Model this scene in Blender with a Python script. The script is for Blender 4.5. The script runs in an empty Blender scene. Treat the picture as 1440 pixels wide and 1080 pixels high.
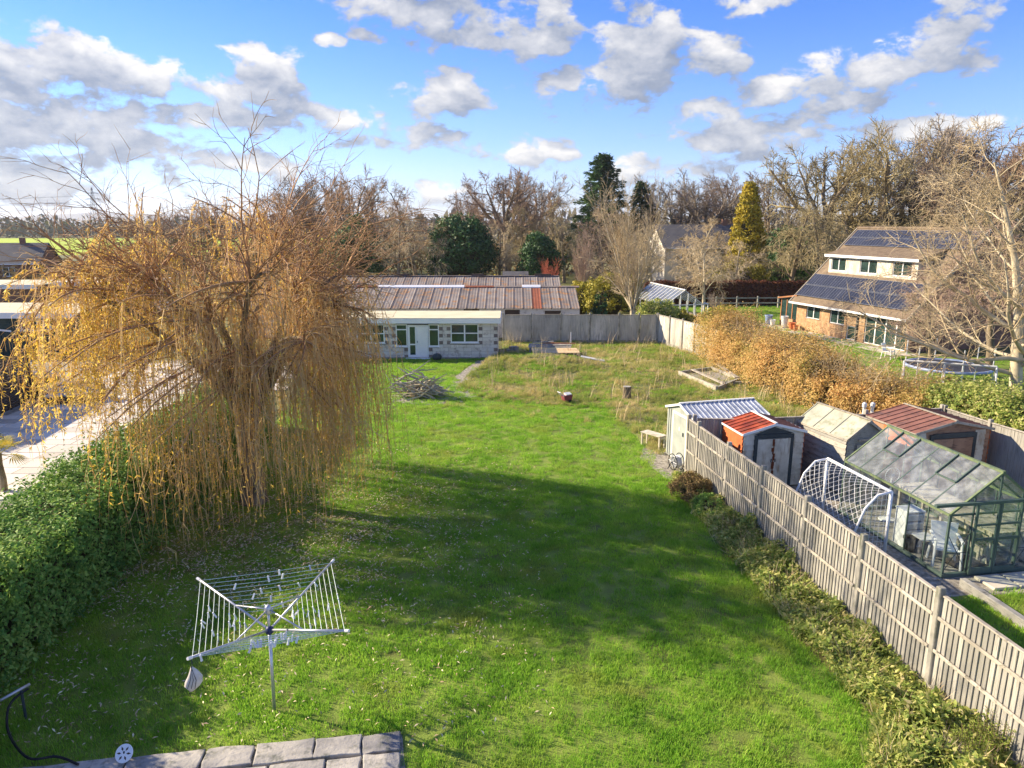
import bpy, math, random
import numpy as np
from mathutils import Vector, Matrix

sc = bpy.context.scene
col = sc.collection
R = math.radians

# ------------------------------------------------------------------ camera
CAM_H, FOC, PITCH = 7.4, 1000.0, math.atan(225 / 1000.0)      # focal length in photo pixels (1440 wide)
cam_d = bpy.data.cameras.new('camera')
cam_d.sensor_width = 36.0
cam_d.lens = 36.0 * FOC / 1440.0
cam_d.clip_start, cam_d.clip_end = 0.1, 20000.0
cam = bpy.data.objects.new('camera', cam_d)
cam.location = (0, 0, CAM_H)
cam.rotation_euler = (math.pi / 2 - PITCH, 0, 0)
col.objects.link(cam)
sc.camera = cam
sc.render.engine = 'CYCLES'
sc.cycles.use_denoising = True
sc.cycles.max_bounces = 8
sc.cycles.diffuse_bounces = 3
sc.cycles.transparent_max_bounces = 24
sc.cycles.caustics_reflective = False
sc.cycles.caustics_refractive = False

def ray(u, v):
    a = (v - 540.0) / FOC
    return Vector(((u - 720.0) / FOC, math.cos(PITCH) - a * math.sin(PITCH), -math.sin(PITCH) - a * math.cos(PITCH)))
def at(u, v, z=0.0):
    """point seen at photo pixel (u, v) that lies at height z"""
    d = ray(u, v); t = (z - CAM_H) / d.z
    return Vector((d.x * t, d.y * t, z))
def aty(u, v, Y):
    d = ray(u, v); t = Y / d.y
    return Vector((d.x * t, Y, CAM_H + d.z * t))

# ------------------------------------------------------------------ sun, sky, exposure
SUN_EL = 28.0
SUN_AZ = Vector((-0.945, 0.327, 0)).normalized()               # horizontal direction towards the sun
SUN_DIR = Vector((SUN_AZ.x * math.cos(R(SUN_EL)), SUN_AZ.y * math.cos(R(SUN_EL)), math.sin(R(SUN_EL))))
sun_d = bpy.data.lights.new('sun', 'SUN')
sun_d.energy = 2.6
sun_d.angle = R(0.6)
sun_d.color = (1.0, 0.84, 0.60)
sun = bpy.data.objects.new('sun', sun_d)
sun.rotation_euler = (-SUN_DIR).to_track_quat('-Z', 'Y').to_euler()
sun.location = SUN_DIR * 60
col.objects.link(sun)

sc.view_settings.view_transform = 'Standard'
sc.view_settings.look = 'None'
sc.view_settings.gamma = 1.0
sc.view_settings.use_curve_mapping = False
sc.view_settings.exposure = 2.1

class NT:
    """small helper for wiring nodes"""
    def __init__(s, tree): s.t = tree; s.n = tree.nodes; s.l = tree.links
    def new(s, typ, **kw):
        n = s.n.new(typ)
        for k, v in kw.items(): setattr(n, k, v)
        return n
    def put(s, sock, val):
        if isinstance(val, bpy.types.NodeSocket): s.l.new(val, sock)
        elif val is not None: sock.default_value = val
    def math(s, op, a, b=None, c=None, clamp=False):
        n = s.new('ShaderNodeMath', operation=op, use_clamp=clamp)
        for i, x in enumerate((a, b, c)):
            if x is not None: s.put(n.inputs[i], x)
        return n.outputs[0]
    def vmath(s, op, a, b=None, scale=None):
        n = s.new('ShaderNodeVectorMath', operation=op)
        s.put(n.inputs[0], a)
        if b is not None: s.put(n.inputs[1], b)
        if scale is not None: s.put(n.inputs['Scale'], scale)
        return n.outputs['Value'] if op in ('LENGTH', 'DOT_PRODUCT', 'DISTANCE') else n.outputs[0]
    def noise(s, vec, scale, detail=3, rough=0.55, dist=0.0):
        n = s.new('ShaderNodeTexNoise')
        s.put(n.inputs['Vector'], vec); n.inputs['Scale'].default_value = scale
        n.inputs['Detail'].default_value = detail; n.inputs['Roughness'].default_value = rough
        n.inputs['Distortion'].default_value = dist
        return n.outputs['Fac']
    def smooth(s, x, lo, hi):
        n = s.new('ShaderNodeMapRange', interpolation_type='SMOOTHSTEP')
        s.put(n.inputs['Value'], x); s.put(n.inputs['From Min'], lo); s.put(n.inputs['From Max'], hi)
        return n.outputs[0]
    def mix(s, fac, a, b):
        n = s.new('ShaderNodeMix', data_type='RGBA')
        s.put(n.inputs[0], fac); s.put(n.inputs[6], a); s.put(n.inputs[7], b)
        return n.outputs[2]
    def ramp(s, fac, stops):
        n = s.new('ShaderNodeValToRGB'); e = n.color_ramp.elements
        while len(e) < len(stops): e.new(0.5)
        for el, (p, c) in zip(e, stops):
            el.position = p; el.color = (*c, 1)
        s.put(n.inputs[0], fac)
        return n.outputs[0]

world = bpy.data.worlds.new('World')
sc.world = world
world.use_nodes = True
world.cycles.sampling_method = 'MANUAL'
world.cycles.sample_map_resolution = 256

# broken fair-weather cumulus: banks placed where the photograph shows them, the same kind of sky everywhere else
CLOUDS = [(640, 28, 150, 42), (770, 40, 60, 40), (900, 72, 85, 55), (845, 122, 95, 36), (1000, 85, 60, 36), (1235, 100, 100, 38), (1340, 38, 60, 50),
          (1205, 146, 56, 16), (1088, 126, 42, 20), (1065, 196, 125, 30), (1000, 160, 60, 20), (50, 82, 110, 42), (175, 108, 90, 30),
          (70, 172, 170, 52), (180, 190, 70, 30), (375, 125, 62, 44), (295, 112, 60, 17), (370, 172, 56, 22), (635, 128, 84, 30),
          (465, 165, 70, 20), (570, 192, 90, 20), (745, 216, 80, 24), (930, 238, 80, 20), (265, 165, 55, 22), (350, 232, 90, 22),
          (30, 250, 190, 46), (612, 270, 40, 18), (1310, 178, 90, 14), (1060, 8, 70, 16), (520, 45, 40, 10), (140, 232, 80, 24), (455, 52, 24, 9)]
g = bpy.data.node_groups.new('cloud_density', 'ShaderNodeTree')
g.interface.new_socket('Dir', in_out='INPUT', socket_type='NodeSocketVector')
g.interface.new_socket('Density', in_out='OUTPUT', socket_type='NodeSocketFloat')
k = NT(g)
gi, go = k.new('NodeGroupInput'), k.new('NodeGroupOutput')
dvec = gi.outputs[0]
sep = k.new('ShaderNodeSeparateXYZ'); k.put(sep.inputs[0], dvec)
az = k.math('ARCTAN2', sep.outputs[0], sep.outputs[1])
el = k.math('ARCSINE', sep.outputs[2])
stretch = k.vmath('MULTIPLY', dvec, (1.0, 1.0, 1.7))
w1 = k.math('SUBTRACT', k.noise(stretch, 9.0, 2), 0.5)
w2 = k.math('SUBTRACT', k.noise(k.vmath('ADD', stretch, (7.3, 1.1, 4.2)), 9.0, 2), 0.5)
azw = k.math('MULTIPLY_ADD', w1, 0.075, az)
elw = k.math('MULTIPLY_ADD', w2, 0.03, el)
F = None
for (u, v, ru, rv) in CLOUDS:
    d = ray(u, v).normalized()
    a0, e0 = math.atan2(d.x, d.y), math.asin(d.z)
    sc_u = math.cos(a0) ** 1.0
    da = k.math('MULTIPLY', k.math('SUBTRACT', azw, a0), 1000.0 / (ru * sc_u))
    de = k.math('MULTIPLY', k.math('SUBTRACT', elw, e0), 1000.0 / rv)
    q = k.math('SUBTRACT', 1.0, k.math('ADD', k.math('MULTIPLY', da, da), k.math('MULTIPLY', de, de)))
    F = q if F is None else k.math('SMOOTH_MAX', F, q, 0.35)
F = k.math('MAXIMUM', F, -1.3)
gen = k.math('MULTIPLY', k.math('SUBTRACT', k.noise(k.vmath('MULTIPLY', dvec, (1.0, 1.0, 2.2)), 4.2, 2), 0.51), 7.0)
gen = k.math('MAXIMUM', gen, -1.3)
out1 = k.smooth(k.math('ABSOLUTE', az), 0.60, 0.72)
out2 = k.smooth(el, 0.26, 0.31)
wgt = k.math('MAXIMUM', out1, out2)
F = k.math('ADD', k.math('MULTIPLY', F, k.math('SUBTRACT', 1.0, wgt)), k.math('MULTIPLY', gen, wgt))
fb = k.noise(stretch, 19.0, 8, 0.6, 0.2)
dens = k.math('ADD', k.math('MULTIPLY', F, 0.56), k.math('MULTIPLY', k.math('SUBTRACT', fb, 0.5), 3.0))
k.put(go.inputs[0], dens)

w = NT(world.node_tree)
for n in list(w.n): w.n.remove(n)
tc = w.new('ShaderNodeTexCoord')
D0 = w.vmath('NORMALIZE', tc.outputs['Generated'])
sky = w.new('ShaderNodeTexSky', sky_type='NISHITA')
sky.sun_disc = False
sky.sun_elevation = R(SUN_EL)
sky.sun_rotation = math.atan2(SUN_AZ.x, SUN_AZ.y)
sky.altitude = 0.0
sky.air_density, sky.dust_density, sky.ozone_density = 1.0, 0.0, 3.0
def dens_at(vec):
    n = w.new('ShaderNodeGroup'); n.node_tree = g; w.put(n.inputs[0], vec)
    return n.outputs[0]
d1 = dens_at(D0)
d2 = dens_at(w.vmath('NORMALIZE', w.vmath('ADD', D0, (-0.013, 0.0, 0.032))))
cover = w.smooth(d1, 0.0, 0.40)
lit = w.math('MULTIPLY_ADD', w.math('SUBTRACT', d1, d2), 0.40, 0.40, clamp=True)
lit = w.math('SUBTRACT', lit, w.math('MULTIPLY', w.smooth(d1, 0.4, 1.5), 0.16), clamp=True)
ccol = w.ramp(lit, [(0.0, (0.55, 0.66, 0.92)), (0.30, (0.9, 1.02, 1.28)), (0.62, (1.75, 1.78, 1.88)), (0.95, (2.9, 2.78, 2.6))])
cover = w.math('MULTIPLY', cover, 0.94)
# the long haze that whitens the air close to the horizon
sepw = w.new('ShaderNodeSeparateXYZ'); w.put(sepw.inputs[0], D0)
tint = w.ramp(w.math('MULTIPLY', sepw.outputs[2], 3.6), [(0.0, (0.30, 0.33, 0.53)), (0.24, (0.34, 0.37, 0.54)), (0.56, (0.29, 0.355, 0.53)), (0.97, (0.185, 0.30, 0.54))])
mulc = w.new('ShaderNodeMix', data_type='RGBA', blend_type='MULTIPLY')
w.put(mulc.inputs[0], 1.0); w.put(mulc.inputs[6], sky.outputs[0]); w.put(mulc.inputs[7], tint)
final = w.mix(cover, mulc.outputs[2], ccol)
bg = w.new('ShaderNodeBackground'); bg.inputs['Strength'].default_value = 0.098
w.put(bg.inputs['Color'], final)
wo = w.new('ShaderNodeOutputWorld'); w.l.new(bg.outputs[0], wo.inputs[0])

# ------------------------------------------------------------------ materials
def S(r, g_, b):
    f = lambda c: (c / 255 / 12.92) if c <= 10.3 else ((c / 255 + 0.055) / 1.055) ** 2.4
    return (f(r), f(g_), f(b))

def mat(name, cols, scale=3.0, detail=4, rough=0.8, bump=0.0, bscale=60.0, vs=(1, 1, 1), island=0.0, spec=0.3, metal=0.0,
        trans=0.0, contrast=1.0, stops=None, vein=None, objrand=0.0):
    """Principled material whose colour drifts between `cols` by world-space noise, by island and by object"""
    m = bpy.data.materials.new(name); m.use_nodes = True
    q = NT(m.node_tree)
    p = q.n['Principled BSDF']; out = q.n['Material Output']
    geo = q.new('ShaderNodeNewGeometry')
    pos = geo.outputs['Position']
    vec = q.vmath('MULTIPLY', pos, vs) if vs != (1, 1, 1) else pos
    f = q.noise(vec, scale, detail, 0.6)
    f = q.math('MULTIPLY_ADD', q.math('SUBTRACT', f, 0.5), 2.2 * contrast, 0.5, clamp=True)
    if island:
        f = q.math('ADD', q.math('MULTIPLY', f, 1 - island), q.math('MULTIPLY', geo.outputs['Random Per Island'], island), clamp=True)
    if objrand:
        oi = q.new('ShaderNodeObjectInfo')
        f = q.math('ADD', q.math('MULTIPLY', f, 1 - objrand), q.math('MULTIPLY', oi.outputs['Random'], objrand), clamp=True)
    if len(cols) == 1: cols = [cols[0], cols[0]]
    n = len(cols)
    c = q.ramp(f, stops if stops else [(i / max(1, n - 1) * 0.84 + 0.08, cc) for i, cc in enumerate(cols)])
    if vein:                                         # fine darker grain
        fv = q.noise(q.vmath('MULTIPLY', pos, vein[1]), vein[0], 3, 0.65)
        c = q.mix(q.smooth(fv, 0.5, 0.72), c, (*vein[2], 1))
    q.put(p.inputs['Base Color'], c)
    p.inputs['Roughness'].default_value = rough
    p.inputs['Metallic'].default_value = metal
    p.inputs['Specular IOR Level'].default_value = spec
    if bump:
        b = q.new('ShaderNodeBump'); b.inputs['Strength'].default_value = bump; b.inputs['Distance'].default_value = 0.02
        q.put(b.inputs['Height'], q.noise(vec, bscale, 3, 0.65)); q.l.new(b.outputs[0], p.inputs['Normal'])
    if trans:
        tb = q.new('ShaderNodeBsdfTranslucent'); q.put(tb.inputs['Color'], c)
        mx = q.new('ShaderNodeMixShader'); mx.inputs[0].default_value = trans
        q.l.new(p.outputs[0], mx.inputs[1]); q.l.new(tb.outputs[0], mx.inputs[2]); q.l.new(mx.outputs[0], out.inputs[0])
    return m

def glass_mat(name, tint=(0.9, 0.95, 0.93), rough=0.03, clear=0.78, lo=0.0):
    m = bpy.data.materials.new(name); m.use_nodes = True
    q = NT(m.node_tree); out = q.n['Material Output']; q.n.remove(q.n['Principled BSDF'])
    tr = q.new('ShaderNodeBsdfTransparent'); tr.inputs[0].default_value = (*tint, 1)
    gl = q.new('ShaderNodeBsdfGlossy'); gl.inputs['Roughness'].default_value = rough; gl.inputs[0].default_value = (0.9, 0.93, 0.95, 1)
    df = q.new('ShaderNodeBsdfDiffuse'); df.inputs[0].default_value = (0.55, 0.58, 0.58, 1)
    lw = q.new('ShaderNodeLayerWeight')
    fres = q.math('MULTIPLY_ADD', q.math('POWER', lw.outputs['Facing'], 4.0), 0.75, 0.06, clamp=True)
    geo = q.new('ShaderNodeNewGeometry')
    pale_sheen = q.math('MULTIPLY', q.smooth(q.noise(geo.outputs['Position'], 4.0, 5), 0.35, 0.8), (1 - clear))  # pale diffuse patches paint a hazy sky reflection on the glass
    pale_sheen = q.math('ADD', pale_sheen, lo)
    m1 = q.new('ShaderNodeMixShader'); q.put(m1.inputs[0], pale_sheen); q.l.new(tr.outputs[0], m1.inputs[1]); q.l.new(df.outputs[0], m1.inputs[2])
    m2 = q.new('ShaderNodeMixShader'); q.put(m2.inputs[0], fres); q.l.new(m1.outputs[0], m2.inputs[1]); q.l.new(gl.outputs[0], m2.inputs[2])
    q.l.new(m2.outputs[0], out.inputs[0])
    return m

# ------------------------------------------------------------------ mesh helpers
def link(o, parent=None):
    col.objects.link(o)
    if parent is not None: o.parent = parent
    return o
def tag(o, label=None, cat=None, group=None, kind=None):
    if label: o['label'] = label
    if cat: o['category'] = cat
    if group: o['group'] = group
    if kind: o['kind'] = kind
    return o
def thing(name, label, cat, loc=(0, 0, 0), rz=0.0, group=None):
    o = bpy.data.objects.new(name, None)
    o.empty_display_size = 0.2
    o.location = loc; o.rotation_euler = (0, 0, rz)
    link(o)
    return tag(o, label, cat, group)

class MB:
    def __init__(s): s.v = []; s.f = []
    def add(s, vs, fs):
        b = len(s.v); s.v.extend([tuple(x) for x in vs]); s.f.extend([tuple(i + b for i in f) for f in fs]); return s
    def box(s, c, size, rot=None):
        x, y, z = size[0] / 2, size[1] / 2, size[2] / 2
        vs = [Vector((a * x, b * y, d * z)) for d in (-1, 1) for a, b in ((-1, -1), (1, -1), (1, 1), (-1, 1))]
        if rot is not None: vs = [rot @ q for q in vs]
        c = Vector(c)
        return s.add([q + c for q in vs], [(3, 2, 1, 0), (4, 5, 6, 7), (0, 1, 5, 4), (1, 2, 6, 5), (2, 3, 7, 6), (3, 0, 4, 7)])
    def box2(s, a, b):
        a, b = Vector(a), Vector(b)
        return s.box((a + b) / 2, [abs(t) for t in (b - a)])
    def beam(s, p, q, w_, h_, up=(0, 0, 1)):
        p, q = Vector(p), Vector(q); d = q - p; L = d.length; d.normalize()
        u = Vector(up)
        if abs(d.dot(u)) > 0.98: u = Vector((0, 1, 0))
        x = d.cross(u).normalized(); y = x.cross(d).normalized()
        m = Matrix((x, d, y)).transposed()
        return s.box((p + q) / 2, (w_, L, h_), m)
    def tube(s, pts, rad, n=8, cap=True):
        pts = [Vector(p) for p in pts]; m = len(pts)
        rads = rad if hasattr(rad, '__len__') else [rad] * m
        vs = []; ref = None
        for i, p in enumerate(pts):
            t = (pts[min(i + 1, m - 1)] - pts[max(i - 1, 0)]).normalized()
            if ref is None: ref = Vector((0, 0, 1)) if abs(t.z) < 0.9 else Vector((1, 0, 0))
            x = t.cross(ref).normalized(); y = t.cross(x).normalized(); ref = x.cross(t) * -1 if False else ref
            for j in range(n):
                a = 2 * math.pi * j / n
                vs.append(p + (x * math.cos(a) + y * math.sin(a)) * rads[i])
        fs = [(i * n + j, i * n + (j + 1) % n, (i + 1) * n + (j + 1) % n, (i + 1) * n + j) for i in range(m - 1) for j in range(n)]
        if cap: fs += [tuple(range(n)), tuple((m - 1) * n + j for j in reversed(range(n)))]
        return s.add(vs, fs)
    def lathe(s, prof, n=16, c=(0, 0, 0)):
        vs = [(c[0] + r * math.cos(2 * math.pi * j / n), c[1] + r * math.sin(2 * math.pi * j / n), c[2] + z) for r, z in prof for j in range(n)]
        m = len(prof)
        fs = [(i * n + j, i * n + (j + 1) % n, (i + 1) * n + (j + 1) % n, (i + 1) * n + j) for i in range(m - 1) for j in range(n)]
        fs += [tuple(reversed(range(n))), tuple((m - 1) * n + j for j in range(n))]
        return s.add(vs, fs)
    def prism(s, poly, a, b):
        """poly: list of (p, q) extruded; a, b map (p, q) to 3D at both ends"""
        n = len(poly)
        vs = [a(*p) for p in poly] + [b(*p) for p in poly]
        fs = [tuple(range(n)), tuple(range(2 * n - 1, n - 1, -1))] + [(i, i + n, (i + 1) % n + n, (i + 1) % n) for i in range(n)]
        return s.add(vs, fs)
    def build(s, name, m, parent=None, smooth=False):
        me = bpy.data.meshes.new(name); me.from_pydata(s.v, [], s.f)
        import bmesh
        if len(s.f) < 20000:
            bm = bmesh.new(); bm.from_mesh(me); bmesh.ops.recalc_face_normals(bm, faces=bm.faces); bm.to_mesh(me); bm.free()
        me.materials.append(m)
        if smooth: me.shade_smooth()
        return link(bpy.data.objects.new(name, me), parent)

def bevel(o, w_=0.01, seg=1):
    b = o.modifiers.new('bevel', 'BEVEL'); b.width = w_; b.segments = seg; b.limit_method = 'ANGLE'; return o

def part(name, m, parent, *boxes):
    """one mesh part out of axis-aligned boxes ((x0,y0,z0),(x1,y1,z1))"""
    b = MB()
    for lo, hi in boxes: b.box2(lo, hi)
    return b.build(name, m, parent)

def np_mesh(name, V, F, m, parent=None, smooth=False):
    """numpy verts (n,3) and faces (k, 3 or 4)"""
    me = bpy.data.meshes.new(name)
    V = np.ascontiguousarray(V, dtype=np.float32); F = np.ascontiguousarray(F, dtype=np.int32)
    me.vertices.add(len(V)); me.vertices.foreach_set('co', V.ravel())
    k_ = F.shape[1]
    me.loops.add(F.size); me.loops.foreach_set('vertex_index', F.ravel())
    me.polygons.add(len(F)); me.polygons.foreach_set('loop_start', np.arange(0, F.size, k_, dtype=np.int32))
    me.update(calc_edges=True); me.validate()
    me.materials.append(m)
    if smooth: me.shade_smooth()
    return link(bpy.data.objects.new(name, me), parent)

def copy_tree(o, parent=None):
    c = o.copy(); col.objects.link(c); c.parent = parent
    for ch in list(o.children): copy_tree(ch, c)
    return c

def rnd_dirs(rng, n, flat=1.0):
    d = rng.normal(size=(n, 3)); d[:, 2] *= flat
    return d / np.linalg.norm(d, axis=1, keepdims=True)

def leaves(pts, size, aspect, rng, nrm=None, jitter=0.8, droop=0.0, along=None):
    """one four-cornered leaf on each point; returns verts, quads"""
    n = len(pts)
    N = rnd_dirs(rng, n)
    if nrm is not None:
        N = nrm + N * jitter; N /= np.linalg.norm(N, axis=1, keepdims=True)
    A = rnd_dirs(rng, n) if along is None else along
    T = A - N * (A * N).sum(1, keepdims=True); T /= (np.linalg.norm(T, axis=1, keepdims=True) + 1e-9)
    B = np.cross(N, T)
    s = (size * (0.6 + 0.8 * rng.random(n)))[:, None]
    p0 = pts; p2 = pts + T * s
    mid = pts + T * s * 0.5 + N * s * 0.12
    V = np.stack([p0, mid + B * s * aspect * 0.5, p2, mid - B * s * aspect * 0.5], 1).reshape(-1, 3)
    F = np.arange(n * 4).reshape(n, 4)
    return V, F

def tubes(polys, sides=3):
    """list of (pts (m,3), radii (m,)) -> verts, quads; grouped by length"""
    Vs, Fs, base = [], [], 0
    groups = {}
    for p, r in polys: groups.setdefault(len(p), []).append((p, r))
    for m, lst in groups.items():
        P = np.array([p for p, _ in lst], dtype=float); Rr = np.array([r for _, r in lst], dtype=float)
        T = np.empty_like(P); T[:, 1:-1] = P[:, 2:] - P[:, :-2]; T[:, 0] = P[:, 1] - P[:, 0]; T[:, -1] = P[:, -1] - P[:, -2]
        T /= (np.linalg.norm(T, axis=2, keepdims=True) + 1e-9)
        ref = np.where(np.abs(T[:, :1, 2:3]) > 0.85, np.array([1.0, 0.1, 0]), np.array([0.05, 0.1, 1.0]))
        X = np.cross(T, np.broadcast_to(ref, T.shape)); X /= (np.linalg.norm(X, axis=2, keepdims=True) + 1e-9)
        Y = np.cross(T, X)
        ang = np.arange(sides) * 2 * np.pi / sides
        ring = P[:, :, None, :] + Rr[:, :, None, None] * (X[:, :, None, :] * np.cos(ang)[None, None, :, None] + Y[:, :, None, :] * np.sin(ang)[None, None, :, None])
        b = len(lst)
        Vs.append(ring.reshape(-1, 3))
        i = np.arange(m - 1)[:, None]; j = np.arange(sides)[None, :]
        q = np.stack([i * sides + j, i * sides + (j + 1) % sides, (i + 1) * sides + (j + 1) % sides, (i + 1) * sides + j], -1).reshape(-1, 4)
        Fs.append((q[None] + (np.arange(b) * m * sides)[:, None, None] + base).reshape(-1, 4))
        base += b * m * sides
    return np.concatenate(Vs), np.concatenate(Fs)

def grow(rng, start, dirn, length, rad, spec, lvl=0, out=None):
    """recursive bare-tree skeleton; spec = list of dicts per level"""
    if out is None: out = []
    sp = spec[lvl]
    m = sp.get('seg', 5)
    pts = [np.array(start, float)]; d = np.array(dirn, float); d /= np.linalg.norm(d)
    step = length / (m - 1)
    for i in range(m - 1):
        d = d + rng.normal(size=3) * sp.get('wob', 0.12) + np.array([0, 0, sp.get('up', 0.0)])
        d /= np.linalg.norm(d)
        pts.append(pts[-1] + d * step)
    pts = np.array(pts)
    r1 = rad * sp.get('tip', 0.35)
    radii = rad + (r1 - rad) * np.linspace(0, 1, m) ** 0.9
    out.append((lvl, pts, radii))
    if lvl + 1 < len(spec):
        ns = spec[lvl + 1]
        cnt = ns['n'] if not hasattr(ns['n'], '__len__') else int(rng.integers(ns['n'][0], ns['n'][1] + 1))
        phase = rng.random() * 6.28
        for c in range(cnt):
            t = ns.get('t0', 0.3) + (1 - ns.get('t0', 0.3)) * (c + rng.random()) / cnt
            x = t * (m - 1); i = min(int(x), m - 2); fr = x - i
            p = pts[i] * (1 - fr) + pts[i + 1] * fr
            tang = pts[i + 1] - pts[i]; tang /= np.linalg.norm(tang)
            a = phase + c * 2.4 + rng.normal() * 0.4
            ref = np.array([0, 0, 1.0]) if abs(tang[2]) < 0.9 else np.array([1.0, 0, 0])
            x1 = np.cross(tang, ref); x1 /= np.linalg.norm(x1); x2 = np.cross(tang, x1)
            side = x1 * math.cos(a) + x2 * math.sin(a)
            sa = ns.get('ang', 45) + rng.normal() * 10
            nd = tang * math.cos(R(sa)) + side * math.sin(R(sa))
            L = length * ns.get('len', 0.6) * (0.7 + 0.6 * rng.random()) * (1 - ns.get('taper', 0.35) * t)
            rr = max(radii[i] * ns.get('rad', 0.55), ns.get('rmin', 0.006))
            grow(rng, p, nd, L, rr, spec, lvl + 1, out)
    return out

# ------------------------------------------------------------------ material library
M = {}
M['earth'] = mat('earth', [S(88, 92, 50), S(112, 110, 66), S(96, 116, 52)], 0.6, 6, bump=0.6, bscale=25)
M['lawn_soil'] = mat('lawn_soil', [S(98, 104, 48), S(112, 134, 50), S(134, 146, 66)], 1.3, 6, bump=0.8, bscale=30)
M['grass'] = mat('grass', [S(104, 148, 50), S(134, 182, 56), S(160, 200, 70), S(194, 206, 104)], 0.8, 6, rough=0.65, island=0.35, trans=0.5, objrand=0.2, contrast=1.15, vein=(0.55, (1, 1, 1), S(164, 178, 82)))
M['rough_grass'] = mat('rough_grass', [S(118, 146, 62), S(152, 164, 80), S(204, 190, 126), S(230, 212, 168)], 0.5, 4, rough=0.8, island=0.4, trans=0.4, objrand=0.25, contrast=1.7)
M['dry_stalk'] = mat('dry_stalk', [S(190, 168, 130), S(222, 200, 166), S(170, 140, 100)], 2, 3, island=0.7)
M['weed'] = mat('weed', [S(104, 130, 64), S(148, 168, 82), S(194, 198, 112), S(226, 212, 158)], 3.0, 4, island=0.65, trans=0.45, rough=0.6, contrast=1.3)
M['dead_leaf'] = mat('dead_leaf', [S(150, 124, 96), S(204, 184, 150), S(232, 224, 190)], 2, 3, island=0.8)
M['timber'] = mat('timber', [S(124, 122, 116), S(154, 151, 143), S(184, 179, 168)], 1.1, 6, rough=0.9, vs=(1, 1, 0.35), objrand=0.55, contrast=1.2, bump=0.4, bscale=60, vein=(7.0, (9, 9, 0.3), S(106, 105, 97)))
M['timber_silver'] = mat('silvered_timber', [S(160, 156, 148), S(188, 183, 172), S(214, 208, 196)], 1.1, 6, rough=0.9, vs=(1, 1, 0.35), contrast=1.3, vein=(5.0, (5, 5, 0.3), S(140, 136, 126)))
M['timber_pale'] = mat('timber_pale', [S(140, 134, 122), S(172, 164, 150), S(190, 182, 168)], 2, 5, rough=0.85, objrand=0.4, vein=(9.0, (1, 1, 1), S(118, 114, 102)))
M['fresh_timber'] = mat('fresh_timber', [S(206, 178, 132), S(228, 206, 166)], 2, 4, rough=0.8, objrand=0.5, vein=(6, (1, 4, 1), S(176, 142, 98)))
M['timber_dark'] = mat('timber_dark', [S(62, 50, 42), S(88, 72, 60)], 3, 4, rough=0.7, objrand=0.4, vs=(1, 0.2, 4))
M['timber_grey'] = mat('timber_grey', [S(128, 128, 124), S(162, 160, 152), S(182, 176, 162)], 2.6, 5, rough=0.85, objrand=0.5, vein=(11.0, (0.6, 0.6, 5), S(96, 96, 92)))
M['concrete'] = mat('concrete', [S(126, 124, 116), S(156, 152, 142), S(174, 168, 156)], 3, 6, rough=0.9, bump=0.3, vein=(5.0, (1, 1, 0.5), S(110, 112, 96)))
M['slate'] = mat('slate', [S(112, 112, 116), S(160, 157, 152), S(200, 194, 182)], 1.6, 7, rough=0.85, bump=0.6, bscale=14, objrand=0.35, contrast=1.3, vein=(4.0, (1, 1, 1), S(96, 100, 90)))
M['slab'] = mat('slab', [S(180, 172, 160), S(206, 198, 186), S(230, 222, 210)], 1.2, 5, rough=0.75, objrand=0.8)
M['slab_warm'] = mat('slab_warm', [S(184, 176, 160), S(206, 198, 182)], 2, 4, rough=0.8, objrand=0.4)
M['gravel'] = mat('gravel', [S(96, 92, 84), S(150, 144, 132), S(186, 180, 168)], 9, 6, rough=0.9, bump=0.8, bscale=50)
M['white'] = mat('white_paint', [S(226, 226, 224), S(240, 240, 238)], 2, 3, rough=0.45)
M['upvc'] = mat('white_plastic', [S(232, 234, 236), S(240, 241, 242)], 1, 2, rough=0.3, spec=0.5)
M['alu'] = mat('brushed_aluminium', [S(176, 180, 190), S(206, 208, 214)], 3, 3, rough=0.38, metal=0.65, spec=0.5)
M['navy'] = mat('navy_plastic', [S(36, 46, 84), S(50, 62, 104)], 3, 2, rough=0.4)
M['line'] = mat('line_cord', [S(196, 214, 208), S(214, 226, 220)], 4, 2, rough=0.6)
M['peg'] = mat('peg_plastic', [S(214, 222, 236), S(236, 238, 240), S(170, 176, 214)], 20, 1, objrand=0.9, rough=0.4)
M['canvas'] = mat('canvas', [S(196, 190, 182), S(222, 216, 208)], 8, 3, rough=0.9)
M['black'] = mat('black_rubber', [S(22, 23, 26), S(38, 39, 42)], 5, 3, rough=0.5)
M['charcoal'] = mat('charcoal_metal', [S(48, 58, 64), S(62, 72, 76)], 4, 3, rough=0.5)
M['zinc'] = mat('galvanised_sheet', [S(150, 158, 172), S(196, 202, 214)], 2, 4, rough=0.4, metal=0.3, spec=0.5)
M['shed_cream'] = mat('cream_sheet', [S(178, 170, 152), S(206, 198, 180), S(222, 216, 200)], 2.5, 6, rough=0.6, contrast=1.2, vein=(3.0, (1.5, 1.5, 0.35), S(160, 138, 112)))
M['shed_grey'] = mat('pale_grey_sheet', [S(150, 156, 152), S(174, 178, 172)], 2.5, 4, rough=0.5, vein=(3.0, (1, 1, 0.3), S(140, 142, 134)))
M['red_roof'] = mat('red_sheet', [S(118, 52, 38), S(158, 72, 46), S(180, 92, 58)], 1.6, 6, rough=0.55, contrast=1.3, vein=(2.6, (1, 1, 1), S(104, 62, 48)))
M['rust'] = mat('rust', [S(92, 46, 26), S(132, 70, 38)], 9, 4, rough=0.9)
M['red_side'] = mat('orange_red_cladding', [S(176, 86, 48), S(208, 112, 62)], 3, 4, rough=0.6)
M['brown_roof'] = mat('brown_sheet', [S(122, 84, 74), S(150, 106, 92)], 2, 4, rough=0.5, vein=(3.0, (1, 1, 1), S(98, 76, 70)))
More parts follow.
